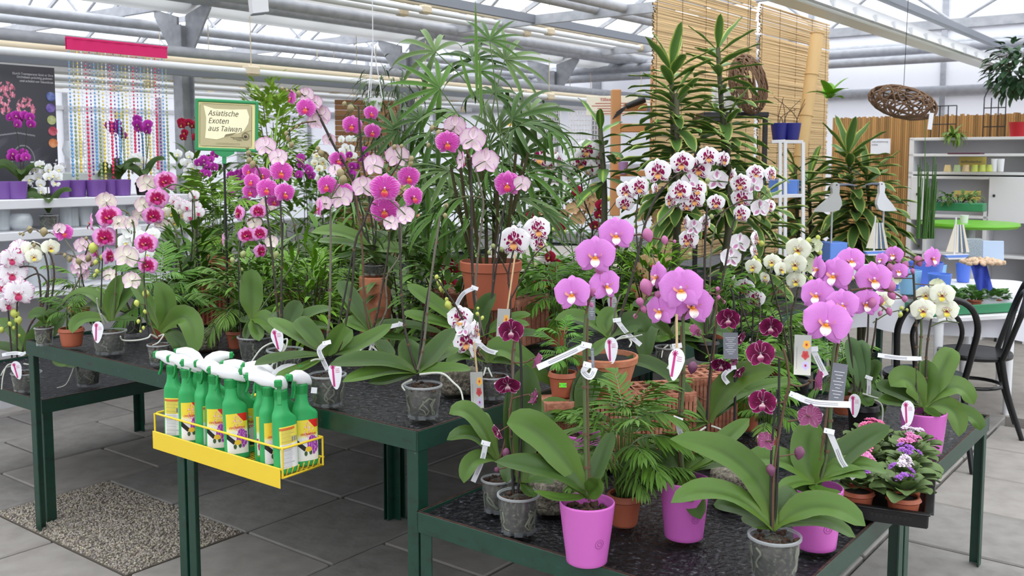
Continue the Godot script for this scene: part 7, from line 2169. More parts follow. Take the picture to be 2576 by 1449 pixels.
func backdrop() -> void:
	rng.seed = 41
	var bs := greenhouse_basis()
	# ---- white display shelf with glass, left
	var sh := thing("display_shelf", "white two-tier display shelf along the left edge, full of glass and pots", "shelf", uhv(3.05, 0, 5.98))
	for q in [[1.335, 0.055, 0.42], [1.15, 0.05, 0.46], [0.80, 0.05, 0.5]]:
		var b := Mb.new()
		b.box(uhv(3.05, q[0], 5.99), Vector3(1.75, q[1], q[2]), bs, 0.004)
		part("shelf_board", b, mats.white_board, sh)
	for u in [2.2, 3.9]:
		for v in [5.8, 6.18]:
			var b := Mb.new()
			b.box(uhv(u, 0.665, v), Vector3(0.04, 1.33, 0.04), bs, 0.003)
			part("post", b, mats.white_board, sh)
	var bk := Mb.new()
	bk.box(uhv(3.05, 0.68, 6.24), Vector3(1.74, 1.3, 0.012), bs)
	part("back_panel", bk, mats.white_board, sh)
	var names := ["far left edge", "beside the round bowl", "left of the hanging leaf", "right of the white orchid's pot", "under the purple planters", "below the second purple planter", "behind the arching stem", "under the right purple planter", "near the column end"]
	var k := 0
	for q in [[8, 0.042, 0.035, 0.13], [166, 0.036, 0.034, 0.13], [186, 0.03, 0.03, 0.12], [216, 0.045, 0.032, 0.13], [262, 0.04, 0.03, 0.12], [300, 0.045, 0.04, 0.13], [330, 0.035, 0.03, 0.11], [355, 0.04, 0.032, 0.12], [395, 0.04, 0.035, 0.12]]:
		var p := onv(q[0], 556, 5.92)
		p.y = 1.176
		vase("glass_vase", "clear tapered glass vase on the shelf, " + names[k], "vase", p, q[1], q[2], q[3], mats.glass, false, "glass vases on the shelf")
		k += 1
	var bp := onv(53, 556, 5.88)
	bp.y = 1.176
	vase("glass_bowl", "round clear glass bowl on the shelf beside the white orchid", "bowl", bp, 0.05, 0.06, 0.1, mats.glass, true, "")
	for q in [[30, "left"], [95, "middle"], [200, "right"], [280, "far right"]]:
		var p := onv(q[0], 690, 5.92)
		p.y = 0.826
		vase("glass_jar", "big clear glass jar on the bottom shelf, " + q[1], "jar", p, 0.075, 0.07, 0.2, mats.glass, false, "jars on the bottom shelf")
	k = 0
	var pn := ["left of the pink blooms", "at the left edge", "half behind the white orchid", "leftmost of the row under the bead curtain", "second in the row under the curtain", "third in the row under the curtain", "rightmost of the row under the curtain"]
	for q in [[45, 0.055], [12, 0.06], [150, 0.06], [192, 0.062], [242, 0.062], [278, 0.05], [310, 0.05]]:
		var p := onv(q[0], 480, 5.9 + 0.05 * (k % 2))
		p.y = 1.363
		vase("purple_planter", "translucent purple planter on the top shelf, " + pn[k], "planter", p, q[1], q[1] * 0.88, 0.105, mat("purple_glass", Color(0.44, 0.29, 0.58), 0.4), false, "purple planters on the top shelf")
		k += 1
	var wp := onv(232, 428, 6.12)
	one_box("white_planter", "long white plastic planter box behind the purple planters", "planter", Vector3(wp.x, 1.44, wp.z), Vector3(0.34, 0.15, 0.14), mat("milky", Color(0.86, 0.9, 0.88), 0.4), bs, 0.01)
	one_box("price_card", "small pale yellow card hanging behind the bead strings", "card", onv(299, 290, 6.2), Vector3(0.07, 0.05, 0.003), mat("pale_yellow", Color(0.92, 0.88, 0.6), 0.6), bs, 0.0)
	var gp := onv(240, 410, 6.15)
	vase("glass_cylinder", "tall clear glass cylinder standing behind the bead strings", "vase", Vector3(gp.x, 1.363, gp.z), 0.055, 0.055, 0.5, mats.glass)
	var g2 := onv(188, 410, 6.15)
	vase("glass_goblet", "clear round glass on the top shelf behind the left bead strings", "vase", Vector3(g2.x, 1.6, g2.z), 0.06, 0.065, 0.12, mats.glass, true)
	for q in [[123, 556, 5.86, "white", 1.176, "clear", "white orchid arching over its clear pot on the shelf's second tier"], [55, 482, 6.02, "violet", 1.363, "purple", "violet pink orchid in front of the dark poster"], [300, 482, 6.0, "violet", 1.363, "dark", "violet orchid spike showing between the bead strings"], [362, 482, 5.9, "violet", 1.363, "dark", "violet orchid in a black pot at the column end of the shelf"]]:
		var p := onv(q[0], q[1], q[2])
		p.y = q[4]
		var sc := depth(p) / F
		var o := thing("shelf_orchid", q[6], "orchid", p)
		pot(o, "clear" if q[5] == "clear" else "dark", p, 0.055, 0.045, 0.085)
		var cr := p + Vector3(0, 0.1, 0)
		for e in 5:
			var lf := Mb.new()
			var a: float = [0.2, 1.2, 2.2, 3.3, 4.4][e]
			var tip := cr + Vector3(cos(a) * 0.16, rr(0.02, 0.14), sin(a) * 0.12)
			strap_leaf(lf, cr, cr.lerp(tip, 0.5) + Vector3(0, 0.05, 0), tip, 0.055, 0.5, LEAF_TONES[2])
			part("leaf", lf, mats.orchid_leaf, o)
		var fs: Array = {"white": [100, 415, 88, 425, 110, 430, 75, 450, 70, 470, 122, 425, 135, 440, 145, 445, 95, 445, 102, 462, 120, 445, 148, 425, 68, 458, 140, 460, 105, 480], "violet": [] if q[0] < 300 else []}[q[3]]
		if q[0] == 55:
			fs = [26, 295, 40, 290, 48, 300, 62, 290, 75, 295, 78, 312, 44, 312, 32, 385, 40, 395, 58, 385, 28, 395, 50, 398, 65, 395]
		elif q[0] == 300:
			fs = [275, 315, 285, 325, 295, 312, 300, 328, 308, 340, 290, 318]
		elif q[0] == 362:
			fs = [345, 312, 350, 322, 372, 312, 370, 328, 345, 300, 345, 395, 360, 405, 335, 400, 352, 415]
		for e in range(0, fs.size(), 2):
			var vv: String = q[3]
			if q[0] == 362 and e >= 10:
				vv = "white"
			flower(o, vv, at(fs[e], fs[e + 1], depth(p) + rr(-0.02, 0.02)), 25 * sc, rr(-40, 40), rr(-10, 20), 0, 1)
		for e in 2:
			var st := Mb.new()
			st.tube(curve(PackedVector3Array([cr, cr.lerp(at(fs[e * 6], fs[e * 6 + 1], depth(p)), 0.6) + Vector3(0.02, 0.04, 0), at(fs[e * 6], fs[e * 6 + 1], depth(p))]), 5), 0.003, 0.002, 5)
			part("stem", st, mats.stem_dark, o)
	# ---- dark poster
	var pa := onv(-70, 165, 6.3)
	var pb := onv(148, 470, 6.3)
	var pw := (pb - pa).dot(UA)
	var phh := onv(148, 172, 6.3).y - pb.y
	var pc := (pa + pb) / 2
	pc.y = pb.y + phh / 2
	var po := thing("poster", "dark grey poster with pink orchids, coloured discs and white lettering", "poster", pc)
	var pbx := Mb.new()
	pbx.box(pc, Vector3(pw, phh, 0.006), bs)
	part("board", pbx, mats.print_black, po)
	var ptex := image(192, 256, func(x: float, y: float) -> Color:
		var q := Color(0.30, 0.30, 0.33).lerp(Color(0.22, 0.22, 0.25), y)
		q = q.lerp(Color(0.42, 0.42, 0.45), smooth(0.2, 0.5, n2(x * 1.5 + y * 3, y * 2)) * 0.4)
		for c in [[0.33, 0.32], [0.62, 0.34], [0.2, 0.28], [0.38, 0.22]]:
			var e := Vector2(x - c[0], (y - c[1]) * 1.4).length()
			if e < 0.12 and n2(x * 16, y * 16) > -0.05:
				q = Color(0.85, 0.45, 0.55).lerp(Color(0.95, 0.75, 0.8), smooth(0.0, 0.5, n2(x * 30, y * 30)))
		var jar := Vector2(x - 0.56, (y - 0.78) * 1.1).length()
		if absf(jar - 0.14) < 0.006 or (absf(x - 0.5) < 0.22 and absf(y - 0.55 - 0.1 * absf(x - 0.5)) < 0.006):
			q = Color(0.55, 0.55, 0.57)
		return q)
	var pf := Mb.new()
	var o0 := pc - bs.z * -0.0035
	pf.grid(pvec([o0 + bs * Vector3(-pw / 2, phh / 2, 0), o0 + bs * Vector3(pw / 2, phh / 2, 0), o0 + bs * Vector3(-pw / 2, -phh / 2, 0), o0 + bs * Vector3(pw / 2, -phh / 2, 0)]), 2, 2)
	part("print", pf, mat("poster_print", Color.WHITE, 0.5, {"albedo_texture": ptex, "texture_repeat": false}), po)
	for q in [[128, 243, Color(0.32, 0.40, 0.68)], [127, 272, Color(0.42, 0.32, 0.66)], [130, 302, Color(0.66, 0.70, 0.42)], [133, 330, Color(0.78, 0.28, 0.36)], [134, 360, Color(0.88, 0.52, 0.30)]]:
		var d := Mb.new()
		var poly := PackedVector2Array()
		for e in 20:
			poly.append(Vector2(cos(TAU * e / 20), sin(TAU * e / 20)) * 0.03)
		d.slab(poly, 0.002, onv(q[0], q[1], 6.294), bs)
		part("colour_disc", d, world_tri(mat("disc%d" % q[1], Color.WHITE, 0.5, {"albedo_texture": ntex(0.05, 64, false, 4, 3, ramp([q[2].darkened(0.35), q[2], q[2].lightened(0.4)]), 5)}), 6.0), po)
	for q in [["Durch Transparenz lässt er Ihre", 31, 184, 0.0185], ["Orchideen prächtig gedeien", 42, 193, 0.0185], ["und schützt vor Staunässe.", 49, 203, 0.0185], ["Orchideentopf", -34, 414, 0.022]]:
		lettering(q[0], q[3], mats.paper, po, Transform3D(bs, onv(q[1], q[2], 6.29) - po.position))
	lettering("Maja", 0.105, mats.paper, po, Transform3D(bs * Basis(Vector3(0, 0, 1), 0.06), onv(66, 424, 6.29) - po.position), false, true, 0.35)
	# ---- bead curtain
	var ca := onv(166, 108, 6.0)
	var cb := onv(420, 133, 6.0)
	var cu := thing("bead_curtain", "curtain of colourful bead strings under a bright pink header bar", "curtain", ca)
	var hb := Mb.new()
	var pts := PackedVector3Array()
	for j in 2:
		for i in 24:
			var t := i / 23.0
			pts.append(ca.lerp(cb, t) + Vector3(0, 0.038 - 0.076 * j, 0) - VA * (0.006 + 0.003 * sin(i * 2.1)))
	hb.grid(pts, 24, 2)
	var pts2 := PackedVector3Array()
	for j in 2:
		for i in 24:
			var t := 1.0 - i / 23.0
			pts2.append(ca.lerp(cb, t) + Vector3(0, 0.038 - 0.076 * j, 0) + VA * 0.01)
	hb.grid(pts2, 24, 2)
	hb.box((ca + cb) / 2 + Vector3(0, 0.036, 0), Vector3(ca.distance_to(cb), 0.012, 0.02), bs)
	part("header_cloth", hb, mat("hot_pink", Color(0.86, 0.14, 0.42), 0.8), cu)
	var mm := MultiMesh.new()
	mm.transform_format = MultiMesh.TRANSFORM_3D
	mm.use_colors = true
	mm.mesh = Mb.new().ball(Vector3.ZERO, Vector3(0.7, 1, 0.7), Basis(), 7, 5).mesh()
	var xs := []
	var strings := 26
	for s in strings:
		for e in 34:
			xs.append([s, e])
	mm.instance_count = xs.size()
	var cols := [Color(0.45, 0.68, 0.86), Color(0.62, 0.68, 0.48), Color(0.93, 0.85, 0.42), Color(0.93, 0.93, 0.95), Color(0.92, 0.22, 0.40), Color(0.45, 0.24, 0.60)]
	var thread := Mb.new()
	for n in xs.size():
		var s: int = xs[n][0]
		var e: int = xs[n][1]
		var top := ca.lerp(cb, (s + 0.5) / strings) + Vector3(0, -0.04, 0)
		var len := 0.80 + 0.05 * sin(s * 1.9)
		var big := 0.55 + 0.45 * smoothstep(0.2, 0.7, e / 34.0)
		mm.set_instance_transform(n, Transform3D(Basis().scaled(Vector3.ONE * 0.0125 * big * (0.75 if s % 6 == 5 else 1.0)), top + Vector3(0, -len * (e + 0.5 + 0.3 * sin(s * 3.3)) / 34.0, 0)))
		mm.set_instance_color(n, cols[[0, 1, 2, 3, 4, 5][s % 6]].srgb_to_linear())
		if e == 0:
			thread.tube(PackedVector3Array([top, top + Vector3(0, -len, 0)]), 0.0012, -1, 4, false)
	var bm := MultiMeshInstance3D.new()
	bm.name = "beads"
	bm.multimesh = mm
	bm.material_override = vmat("bead", 0.3)
	cu.add_child(bm)
	bm.position = -cu.position
	stuff(bm)
	part("threads", thread, mats.paper, cu)
	# ---- foliage behind the benches: label, x, foot y, height, kind, tone...
	bush("tall loose tree with lime green leaves behind the green sign", at(690, 480, 7.6), Vector3(0.28, 0.46, 0.28), 700, 0.075, 0.04, 0.5, Color(0.58, 0.72, 0.28), Color(0.64, 0.76, 0.34), "tree", "ficus_tree")
	bush("dark slender-leaved tree beside the hanging white pot", at(985, 420, 7.2), Vector3(0.3, 0.42, 0.3), 300, 0.13, 0.014, 1.2, Color(0.26, 0.34, 0.22), Color(0.3, 0.38, 0.26), "tree", "willow_leaf_fig", -0.2)
	bush("dark glossy climber hanging at the upper right corner", at(2560, 250, 8.2), Vector3(0.27, 0.26, 0.25), 330, 0.10, 0.05, 0.7, Color(0.19, 0.30, 0.19), Color(0.24, 0.36, 0.24), "plant", "climber", -0.1)
	k = 0
	var spots := [[470, 4.6, 0.83, "left of the lime palm"], [640, 4.0, 0.83, "under the green sign"], [700, 4.4, 0.83, "right of the green sign"], [770, 3.9, 0.83, "left of the terracotta pipe"], [830, 4.6, 0.83, "behind the pipe orchid's left leaves"], [900, 4.9, 0.83, "behind the pipe orchid"], [1010, 4.1, 0.83, "between the pipe and the big palm pot"], [1080, 4.6, 0.83, "left of the lady palm's crown"], [1130, 3.9, 0.83, "beside the red flowers"], [1330, 4.6, 0.83, "right of the lady palm"], [1540, 4.7, 0.83, "behind the lilac blooms"], [1640, 4.3, 0.83, "under the blotched blooms"], [1900, 4.6, 0.6, "under the variegated dracaenas"], [560, 5.2, 0.83, "behind the sign stake"], [960, 5.3, 0.83, "left of the hanging pot"], [1200, 5.2, 0.83, "behind the lady palm's canes"]]
	var tones := [[Color(0.27, 0.40, 0.13), Color(0.31, 0.45, 0.16)], [Color(0.35, 0.5, 0.16), Color(0.4, 0.55, 0.2)], [Color(0.30, 0.41, 0.2), Color(0.45, 0.53, 0.34)], [Color(0.38, 0.55, 0.14), Color(0.43, 0.6, 0.18)]]
	for q in spots:
		var g := at(q[0], 500, q[1])
		var p := Vector3(g.x, q[2], g.z)
		var t: Array = tones[k % 4]
		match (k % 4 if q[1] > 4.3 else 2 * (k % 2)):
			0:
				bush("leafy dark green plant " + q[3], p, Vector3(0.17, 0.24, 0.17), 170, 0.12, 0.03, 0.9, t[0], t[1], "plant", "leafy_plant")
			1:
				rosette("arching spiky green plant " + q[3], p, 60, 0.42, 0.022, t[0], t[1], 0.06, "spiky_plant", "plant", 1.3)
			2:
				bush("fine-leaved green plant " + q[3], p, Vector3(0.16, 0.22, 0.16), 240, 0.10, 0.018, 0.9, t[0], t[1], "plant", "fern", 0.5)
			3:
				rosette("arching lime green plant " + q[3], p, 46, 0.34, 0.03, t[0], t[1], 0.06, "fern", "fern", 1.4)
		k += 1
	rosette("spiky lime green plant right of the green sign", at(685, 400, 5.6), 54, 0.36, 0.014, Color(0.42, 0.55, 0.2), Color(0.5, 0.62, 0.26), 0.0, "sedge", "plant", 0.9)
	rosette("grassy plant with long thin arching blades left of the big palm", at(880, 520, 5.0), 60, 0.40, 0.014, Color(0.33, 0.45, 0.22), Color(0.4, 0.52, 0.28), 0.0, "sedge", "plant", 1.2)
	for q in [[475, 8.2, "left of the column"], [560, 8.8, "behind the green sign"], [765, 8.0, "left of the brown screen"], [845, 8.8, "at the brown screen's left edge"], [1010, 8.6, "right of the brown screen"], [1085, 7.8, "left behind the lady palm"], [1320, 8.4, "right behind the lady palm"], [1425, 9.0, "beside the middle column"]]:
		var g := at(q[0], 430, q[1])
		bush("shrubby green plant far back " + q[2], Vector3(g.x, 0, g.z), Vector3(0.36, 0.86, 0.36), 330, 0.17, 0.05, 0.9, tones[int(q[0]) % 4][0], tones[int(q[0]) % 4][1], "shrub", "shrub")
	# more small orchids far behind, by colour
	k = 0
	for q in [[480, 330, 6.4, "crimson", "crimson spike left of the sign"], [520, 405, 6.0, "violet", "violet blooms under the sign"], [470, 420, 6.0, "white", "white blooms left of the sign stake"], [760, 430, 6.2, "violet", "violet blooms above the lime palm"], [800, 420, 6.5, "cream", "cream blooms beside the violet ones"], [900, 410, 6.6, "violet", "violet blooms behind the striped ones"], [880, 380, 7.0, "white", "white blooms near the brown screen"], [1030, 500, 5.8, "peach", "peach blooms left of the big palm"], [600, 470, 5.6, "violet", "violet blooms behind the stake"], [1130, 660, 4.4, "crimson", "bright red blooms left of the big palm pot"], [1370, 680, 4.6, "crimson", "red blooms right of the big palm pot"], [1610, 700, 4.4, "peach", "pale pink blooms behind the lilac ones"]]:
		var c := at(q[0], q[1], q[2])
		var o := thing("distant_orchid", "small orchid, " + q[4], "orchid", Vector3(c.x, 0.83, c.z))
		var st := Mb.new()
		st.tube(curve(PackedVector3Array([o.position, o.position.lerp(c, 0.6) + Vector3(0.03, 0, 0), c + Vector3(0, 0.04, 0)]), 4), 0.004, 0.0025, 5)
		part("stem", st, mats.stem_dark, o)
		for e in 9:
			flower(o, q[3], c + Vector3(rr(-0.06, 0.06), rr(-0.09, 0.09), rr(-0.03, 0.03)), rr(0.05, 0.065), rr(-40, 40), rr(-10, 20), 0, 1)
		for e in 3:
			var lf := Mb.new()
			var tip: Vector3 = o.position + Vector3([-0.15, 0.15, 0.03][e], 0.1, 0.05)
			strap_leaf(lf, o.position + Vector3(0, 0.02, 0), o.position.lerp(tip, 0.5) + Vector3(0, 0.06, 0), tip, 0.05, 0.5, LEAF_TONES[0])
			part("leaf", lf, mats.orchid_leaf, o)
		k += 1
	# ---- middle distance
	var scr := at(925, 300, 9.3)
	var rs := thing("brick_screen", "brown woven screen standing behind the slender tree", "screen", Vector3(scr.x, 0, scr.z))
	for e in 44:
		var b := Mb.new()
		b.box(Vector3(scr.x, 0.05 + e * 0.0485, scr.z), Vector3(0.62, 0.046, 0.02), Basis(Vector3.UP, 0.3), 0.004)
		part("slat", b, mat("screen_tan%d" % (e % 3), [Color(0.66, 0.47, 0.33), Color(0.6, 0.42, 0.29), Color(0.71, 0.52, 0.37)][e % 3], 0.8), rs)
	var hp := at(940, 262, 6.8)
	var hang := thing("hanging_pot", "white hanging pot with trailing green plant on long cords", "pot", hp)
	var hb2 := Mb.new()
	hb2.lathe(pv2([0.001, -0.05, 0.045, -0.05, 0.065, 0.04, 0.06, 0.04, 0.001, 0.03]), 20, false, hp)
	part("pot", hb2, mats.white_paint, hang)
	var cord := Mb.new()
	for a in 3:
		cord.tube(PackedVector3Array([hp + Vector3(cos(a * 2.1) * 0.06, 0.04, sin(a * 2.1) * 0.06), hp + Vector3(0, 0.42, 0)]), 0.003, -1, 4)
	cord.tube(PackedVector3Array([hp + Vector3(0, 0.42, 0), hp + Vector3(0, 1.4, 0)]), 0.003, -1, 4)
	part("cord", cord, mats.paper, hang)
	var hl := Mb.new()
	for e in 26:
		var a := rr(0, TAU)
		var z := Vector3(cos(a), rr(-0.3, 0.7), sin(a)).normalized()
		var x := Vector3.UP.cross(z).normalized()
		blade(hl, Transform3D(Basis(x, z.cross(x), z), hp + Vector3(0, 0.035, 0)), rr(0.08, 0.16), 0.03, 1.4, lin(0.36, 0.47, 0.25), lin(0.36, 0.47, 0.25), 3, 5)
	part("foliage", hl, mats.foliage, hang)
	for q in [[1380, 330, 60, 110, "left of the column"], [1470, 345, 80, 130, "right of the column"]]:
		var c := at(q[0], q[1], 7.6)
		var px := 7.6 / F
		var o := thing("wire_grid", "white wire grid panel for air plants " + q[4], "panel", c)
		var b := Mb.new()
		for e in 12:
			b.box(c + Vector3(q[2] * px * (e / 11.0 - 0.5), 0, 0), Vector3(0.005, q[3] * px, 0.005))
			b.box(c + Vector3(0, q[3] * px * (e / 11.0 - 0.5), 0), Vector3(q[2] * px, 0.005, 0.005))
		part("wires", b, mats.white_paint, o)
	var wl := at(1540, 266, 8.0)
	var ws := thing("info_board", "cream information board with red print right of the column", "sign", wl)
	var wb := Mb.new()
	wb.box(wl, Vector3(0.42, 0.16, 0.01), Basis(Vector3.UP, -0.1), 0.002)
	part("board", wb, mat("ivory", Color(0.93, 0.91, 0.84), 0.6), ws)
	var red := mat("print_rust", Color(0.72, 0.3, 0.25), 0.7)
	var wx := Transform3D(Basis(Vector3.UP, -0.1), Vector3(0, 0, 0.008))
	lettering("Tillandsien", 0.03, red, ws, wx * Transform3D(Basis(), Vector3(-0.1, 0.05, 0)), true, true)
	var wlines := Mb.new()
	for e in 5:
		wlines.box(wl + wx * Vector3(rr(-0.02, 0.02), 0.02 - 0.021 * e, 0.0), Vector3(rr(0.24, 0.34), 0.005, 0.001), wx.basis)
	part("small_print", wlines, red, ws)
	var pn2 := thing("pine_shelf", "pine wood shelf unit behind the plain green dracaena", "shelf", at(1600, 420, 7.0))
	for q in [[1548, 385, 0.065, 0.9, 0.09], [1648, 330, 0.065, 0.95, 0.09], [1598, 322, 0.34, 0.06, 0.1], [1598, 436, 0.34, 0.04, 0.2], [1598, 270, 0.16, 0.05, 0.1]]:
		var b := Mb.new()
		b.box(at(q[0], q[1], 7.0), Vector3(q[2], q[3], q[4]), Basis(), 0.004)
		part("plank", b, mats.pine_wood, pn2)
	var mv := at(1568, 428, 6.9)
	vase("mauve_pot", "small mauve pot on the pine shelf", "pot", mv - Vector3(0, 0.03, 0), 0.035, 0.028, 0.09, mat("mauve", Color(0.62, 0.48, 0.66), 0.5))
	var spl := thing("spotlight", "black spotlight with trailing cables on the pine shelf", "lamp", at(1590, 262, 6.9))
	var sb2 := Mb.new()
	sb2.tube(PackedVector3Array([at(1575, 268, 6.9), at(1622, 250, 6.9)]), 0.022, 0.026, 10)
	part("housing", sb2, mats.black_plastic, spl)
	var cb2 := Mb.new()
	for e in 4:
		cb2.tube(curve(PackedVector3Array([at(1578, 266, 6.9), at(1562, 275 + e * 3, 6.9), at(1550 - e * 3, 284 + e * 5, 6.9)]), 4), 0.005, -1, 5)
	part("cables", cb2, mats.black_plastic, spl)
	var tb := at(1400, 640, 6.4)
	var tt := thing("display_table", "grey topped table with cream edge behind the big palm pot", "table", Vector3(tb.x, 0, tb.z))
	var t1 := Mb.new()
	for e in 6:
		t1.box(Vector3(tb.x + 0.05, tb.y, tb.z - 0.4 + e * 0.16), Vector3(1.0, 0.03, 0.155), Basis(), 0.004)
	part("plank", t1, mat("grey_plank", Color(0.60, 0.58, 0.56), 0.7), tt)
	var t2 := Mb.new()
	t2.box(Vector3(tb.x + 0.05, tb.y - 0.035, tb.z + 0.49), Vector3(1.02, 0.045, 0.03), Basis(), 0.003)
	part("edge", t2, mat("ivory", Color(0.93, 0.91, 0.84), 0.6), tt)
	var t3 := Mb.new()
	t3.box(Vector3(tb.x + 0.05, tb.y / 2 - 0.03, tb.z), Vector3(0.96, tb.y - 0.06, 0.9), Basis(), 0.003)
	part("cabinet_body", t3, mat("dark_brown", Color(0.27, 0.19, 0.17), 0.6), tt)
	var bxs := at(1300, 345, 7.4)
	one_box("carton", "white carton with orange checked lid behind the lady palm's right leaves", "box", bxs, Vector3(0.24, 0.16, 0.2), mats.white_paint, Basis(Vector3.UP, 0.3))
	one_box("checked_cloth", "orange checked cloth folded on the white carton", "cloth", bxs + Vector3(0.02, 0.1, 0), Vector3(0.14, 0.05, 0.14), world_tri(mat("orange_check", Color(0.93, 0.72, 0.35), 0.8), 4.0), Basis(Vector3.UP, 0.3))

func reed_panel(label: String, x0: float, x1: float, ytop0: float, ytop1: float, hbot: float, v: float) -> void:
	var a := onv(x0, ytop0, v)
	var b := onv(x1, ytop1, v)
	var len := (b - a).dot(UA)
	var top := maxf(a.y, b.y)
	var o := thing("reed_mat", label, "screen", Vector3(a.x, hbot, a.z))
	var m := Mb.new()
	var n := int((top - hbot) / 0.0066)
	for k in n:
		var h := lerpf(hbot, top, float(k) / n) + rr(-0.0015, 0.0015)
		var s := rr(0.0, 0.05)
		var e := len - rr(0.0, 0.05)
		if k > n * 0.88 and rng.randf() < 0.3:
			continue
		var t := rr(0.78, 1.15)
		m.paint(lin(0.82, 0.70, 0.52) * t)
		var w1 := rr(-0.003, 0.003)
		m.tube(PackedVector3Array([a + UA * s + Vector3(0, h - a.y, 0), a + UA * (s + e) * 0.5 + Vector3(0, h - a.y + w1, 0) + VA * rr(-0.006, 0.006), a + UA * e + Vector3(0, h - a.y + w1, 0)]), rr(0.0048, 0.0078), -1, 5, false)
	stuff(part("reeds", m, vmat("reed", 0.75), o))
	var th := Mb.new()
	for k in int(len / 0.35) + 1:
		var p := a + UA * (0.05 + k * 0.35)
		th.tube(PackedVector3Array([Vector3(p.x, hbot, p.z) - VA * 0.008, Vector3(p.x, top, p.z) - VA * 0.008]), 0.0015, -1, 4, false)
	part("binding", th, mats.stem_brown, o)

func wicker_lamp(label: String, c: Vector3, s: Vector3, tilt: float) -> void:
	var o := thing("wicker_lantern", label, "lantern", c)
	var m := Mb.new()
	var bs := Basis(Vector3(0, 0, 1), tilt)
	for k in 26:
		var ax := Vector3(rr(-1, 1), rr(-1, 1), rr(-1, 1)).normalized() if k < 4 else Vector3(cos(k * 0.5), 0.5 * sin(k * 1.3), sin(k * 0.5)).normalized()
		var sh := rr(-0.75, 0.75)
		var e1 := ax.cross(Vector3(0.3, 1, 0.2)).normalized()
		var e2 := ax.cross(e1)
		var pts := PackedVector3Array()
		for e in 19:
			var a := TAU * e / 18
			pts.append(c + bs * ((ax * sh + (e1 * cos(a) + e2 * sin(a)) * sqrt(1.0 - sh * sh)) * s * rr(0.985, 1.015)))
		m.tube(pts, 0.0055, -1, 5, false)
	part("withies", m, mats.wicker, o)
	var w := Mb.new()
	w.tube(PackedVector3Array([c + Vector3(0, s.y, 0), c + Vector3(0.01, s.y + 0.6, 0)]), 0.002, -1, 4)
	part("hanging_wire", w, mats.stick, o)

func chair(label: String, p: Vector3, turn: float) -> void:
	var o := thing("bentwood_chair", label, "chair", p, "black bentwood chairs")
	o.rotation.y = turn
	if not meshes.has("ch_seat"):
		meshes.ch_seat = Mb.new().lathe(pv2([0.001, 0.435, 0.19, 0.435, 0.205, 0.44, 0.207, 0.455, 0.203, 0.468, 0.185, 0.466, 0.001, 0.462]), 30, false).mesh()
		for k in 2:
			var sg := -1.0 if k == 0 else 1.0
			meshes["ch_front%d" % k] = Mb.new().tube(curve(PackedVector3Array([Vector3(sg * 0.15, 0.44, 0.13), Vector3(sg * 0.165, 0.22, 0.15), Vector3(sg * 0.19, 0.0, 0.18)]), 5), 0.019, 0.014, 9).mesh()
			meshes["ch_rear%d" % k] = Mb.new().tube(curve(PackedVector3Array([Vector3(sg * 0.165, 0.45, -0.13), Vector3(sg * 0.172, 0.25, -0.17), Vector3(sg * 0.19, 0.0, -0.25)]), 5), 0.019, 0.014, 9).mesh()
		meshes.ch_hoop = Mb.new().tube(curve(PackedVector3Array([Vector3(-0.165, 0.44, -0.13), Vector3(-0.185, 0.62, -0.185), Vector3(-0.19, 0.76, -0.23), Vector3(-0.13, 0.87, -0.265), Vector3(0, 0.905, -0.275), Vector3(0.13, 0.87, -0.265), Vector3(0.19, 0.76, -0.23), Vector3(0.185, 0.62, -0.185), Vector3(0.165, 0.44, -0.13)]), 5), 0.0165, -1, 10).mesh()
		meshes.ch_inner = Mb.new().tube(curve(PackedVector3Array([Vector3(-0.08, 0.465, -0.16), Vector3(-0.1, 0.6, -0.19), Vector3(-0.12, 0.72, -0.22), Vector3(-0.08, 0.81, -0.245), Vector3(0, 0.835, -0.25), Vector3(0.08, 0.81, -0.245), Vector3(0.12, 0.72, -0.22), Vector3(0.1, 0.6, -0.19), Vector3(0.08, 0.465, -0.16)]), 5), 0.012, -1, 9).mesh()
		var rg := PackedVector3Array()
		for k in 25:
			rg.append(Vector3(cos(TAU * k / 24) * 0.155, 0.27, sin(TAU * k / 24) * 0.155))
		meshes.ch_ring = Mb.new().tube(rg, 0.011, -1, 8, false).mesh()
	put("seat", meshes.ch_seat, mats.chair_black, o)
	for k in 2:
		put("leg", meshes["ch_front%d" % k], mats.chair_black, o)
		put("leg", meshes["ch_rear%d" % k], mats.chair_black, o)
	put("back_hoop", meshes.ch_hoop, mats.chair_black, o)
	put("inner_hoop", meshes.ch_inner, mats.chair_black, o)
	put("leg_ring", meshes.ch_ring, mats.chair_black, o)

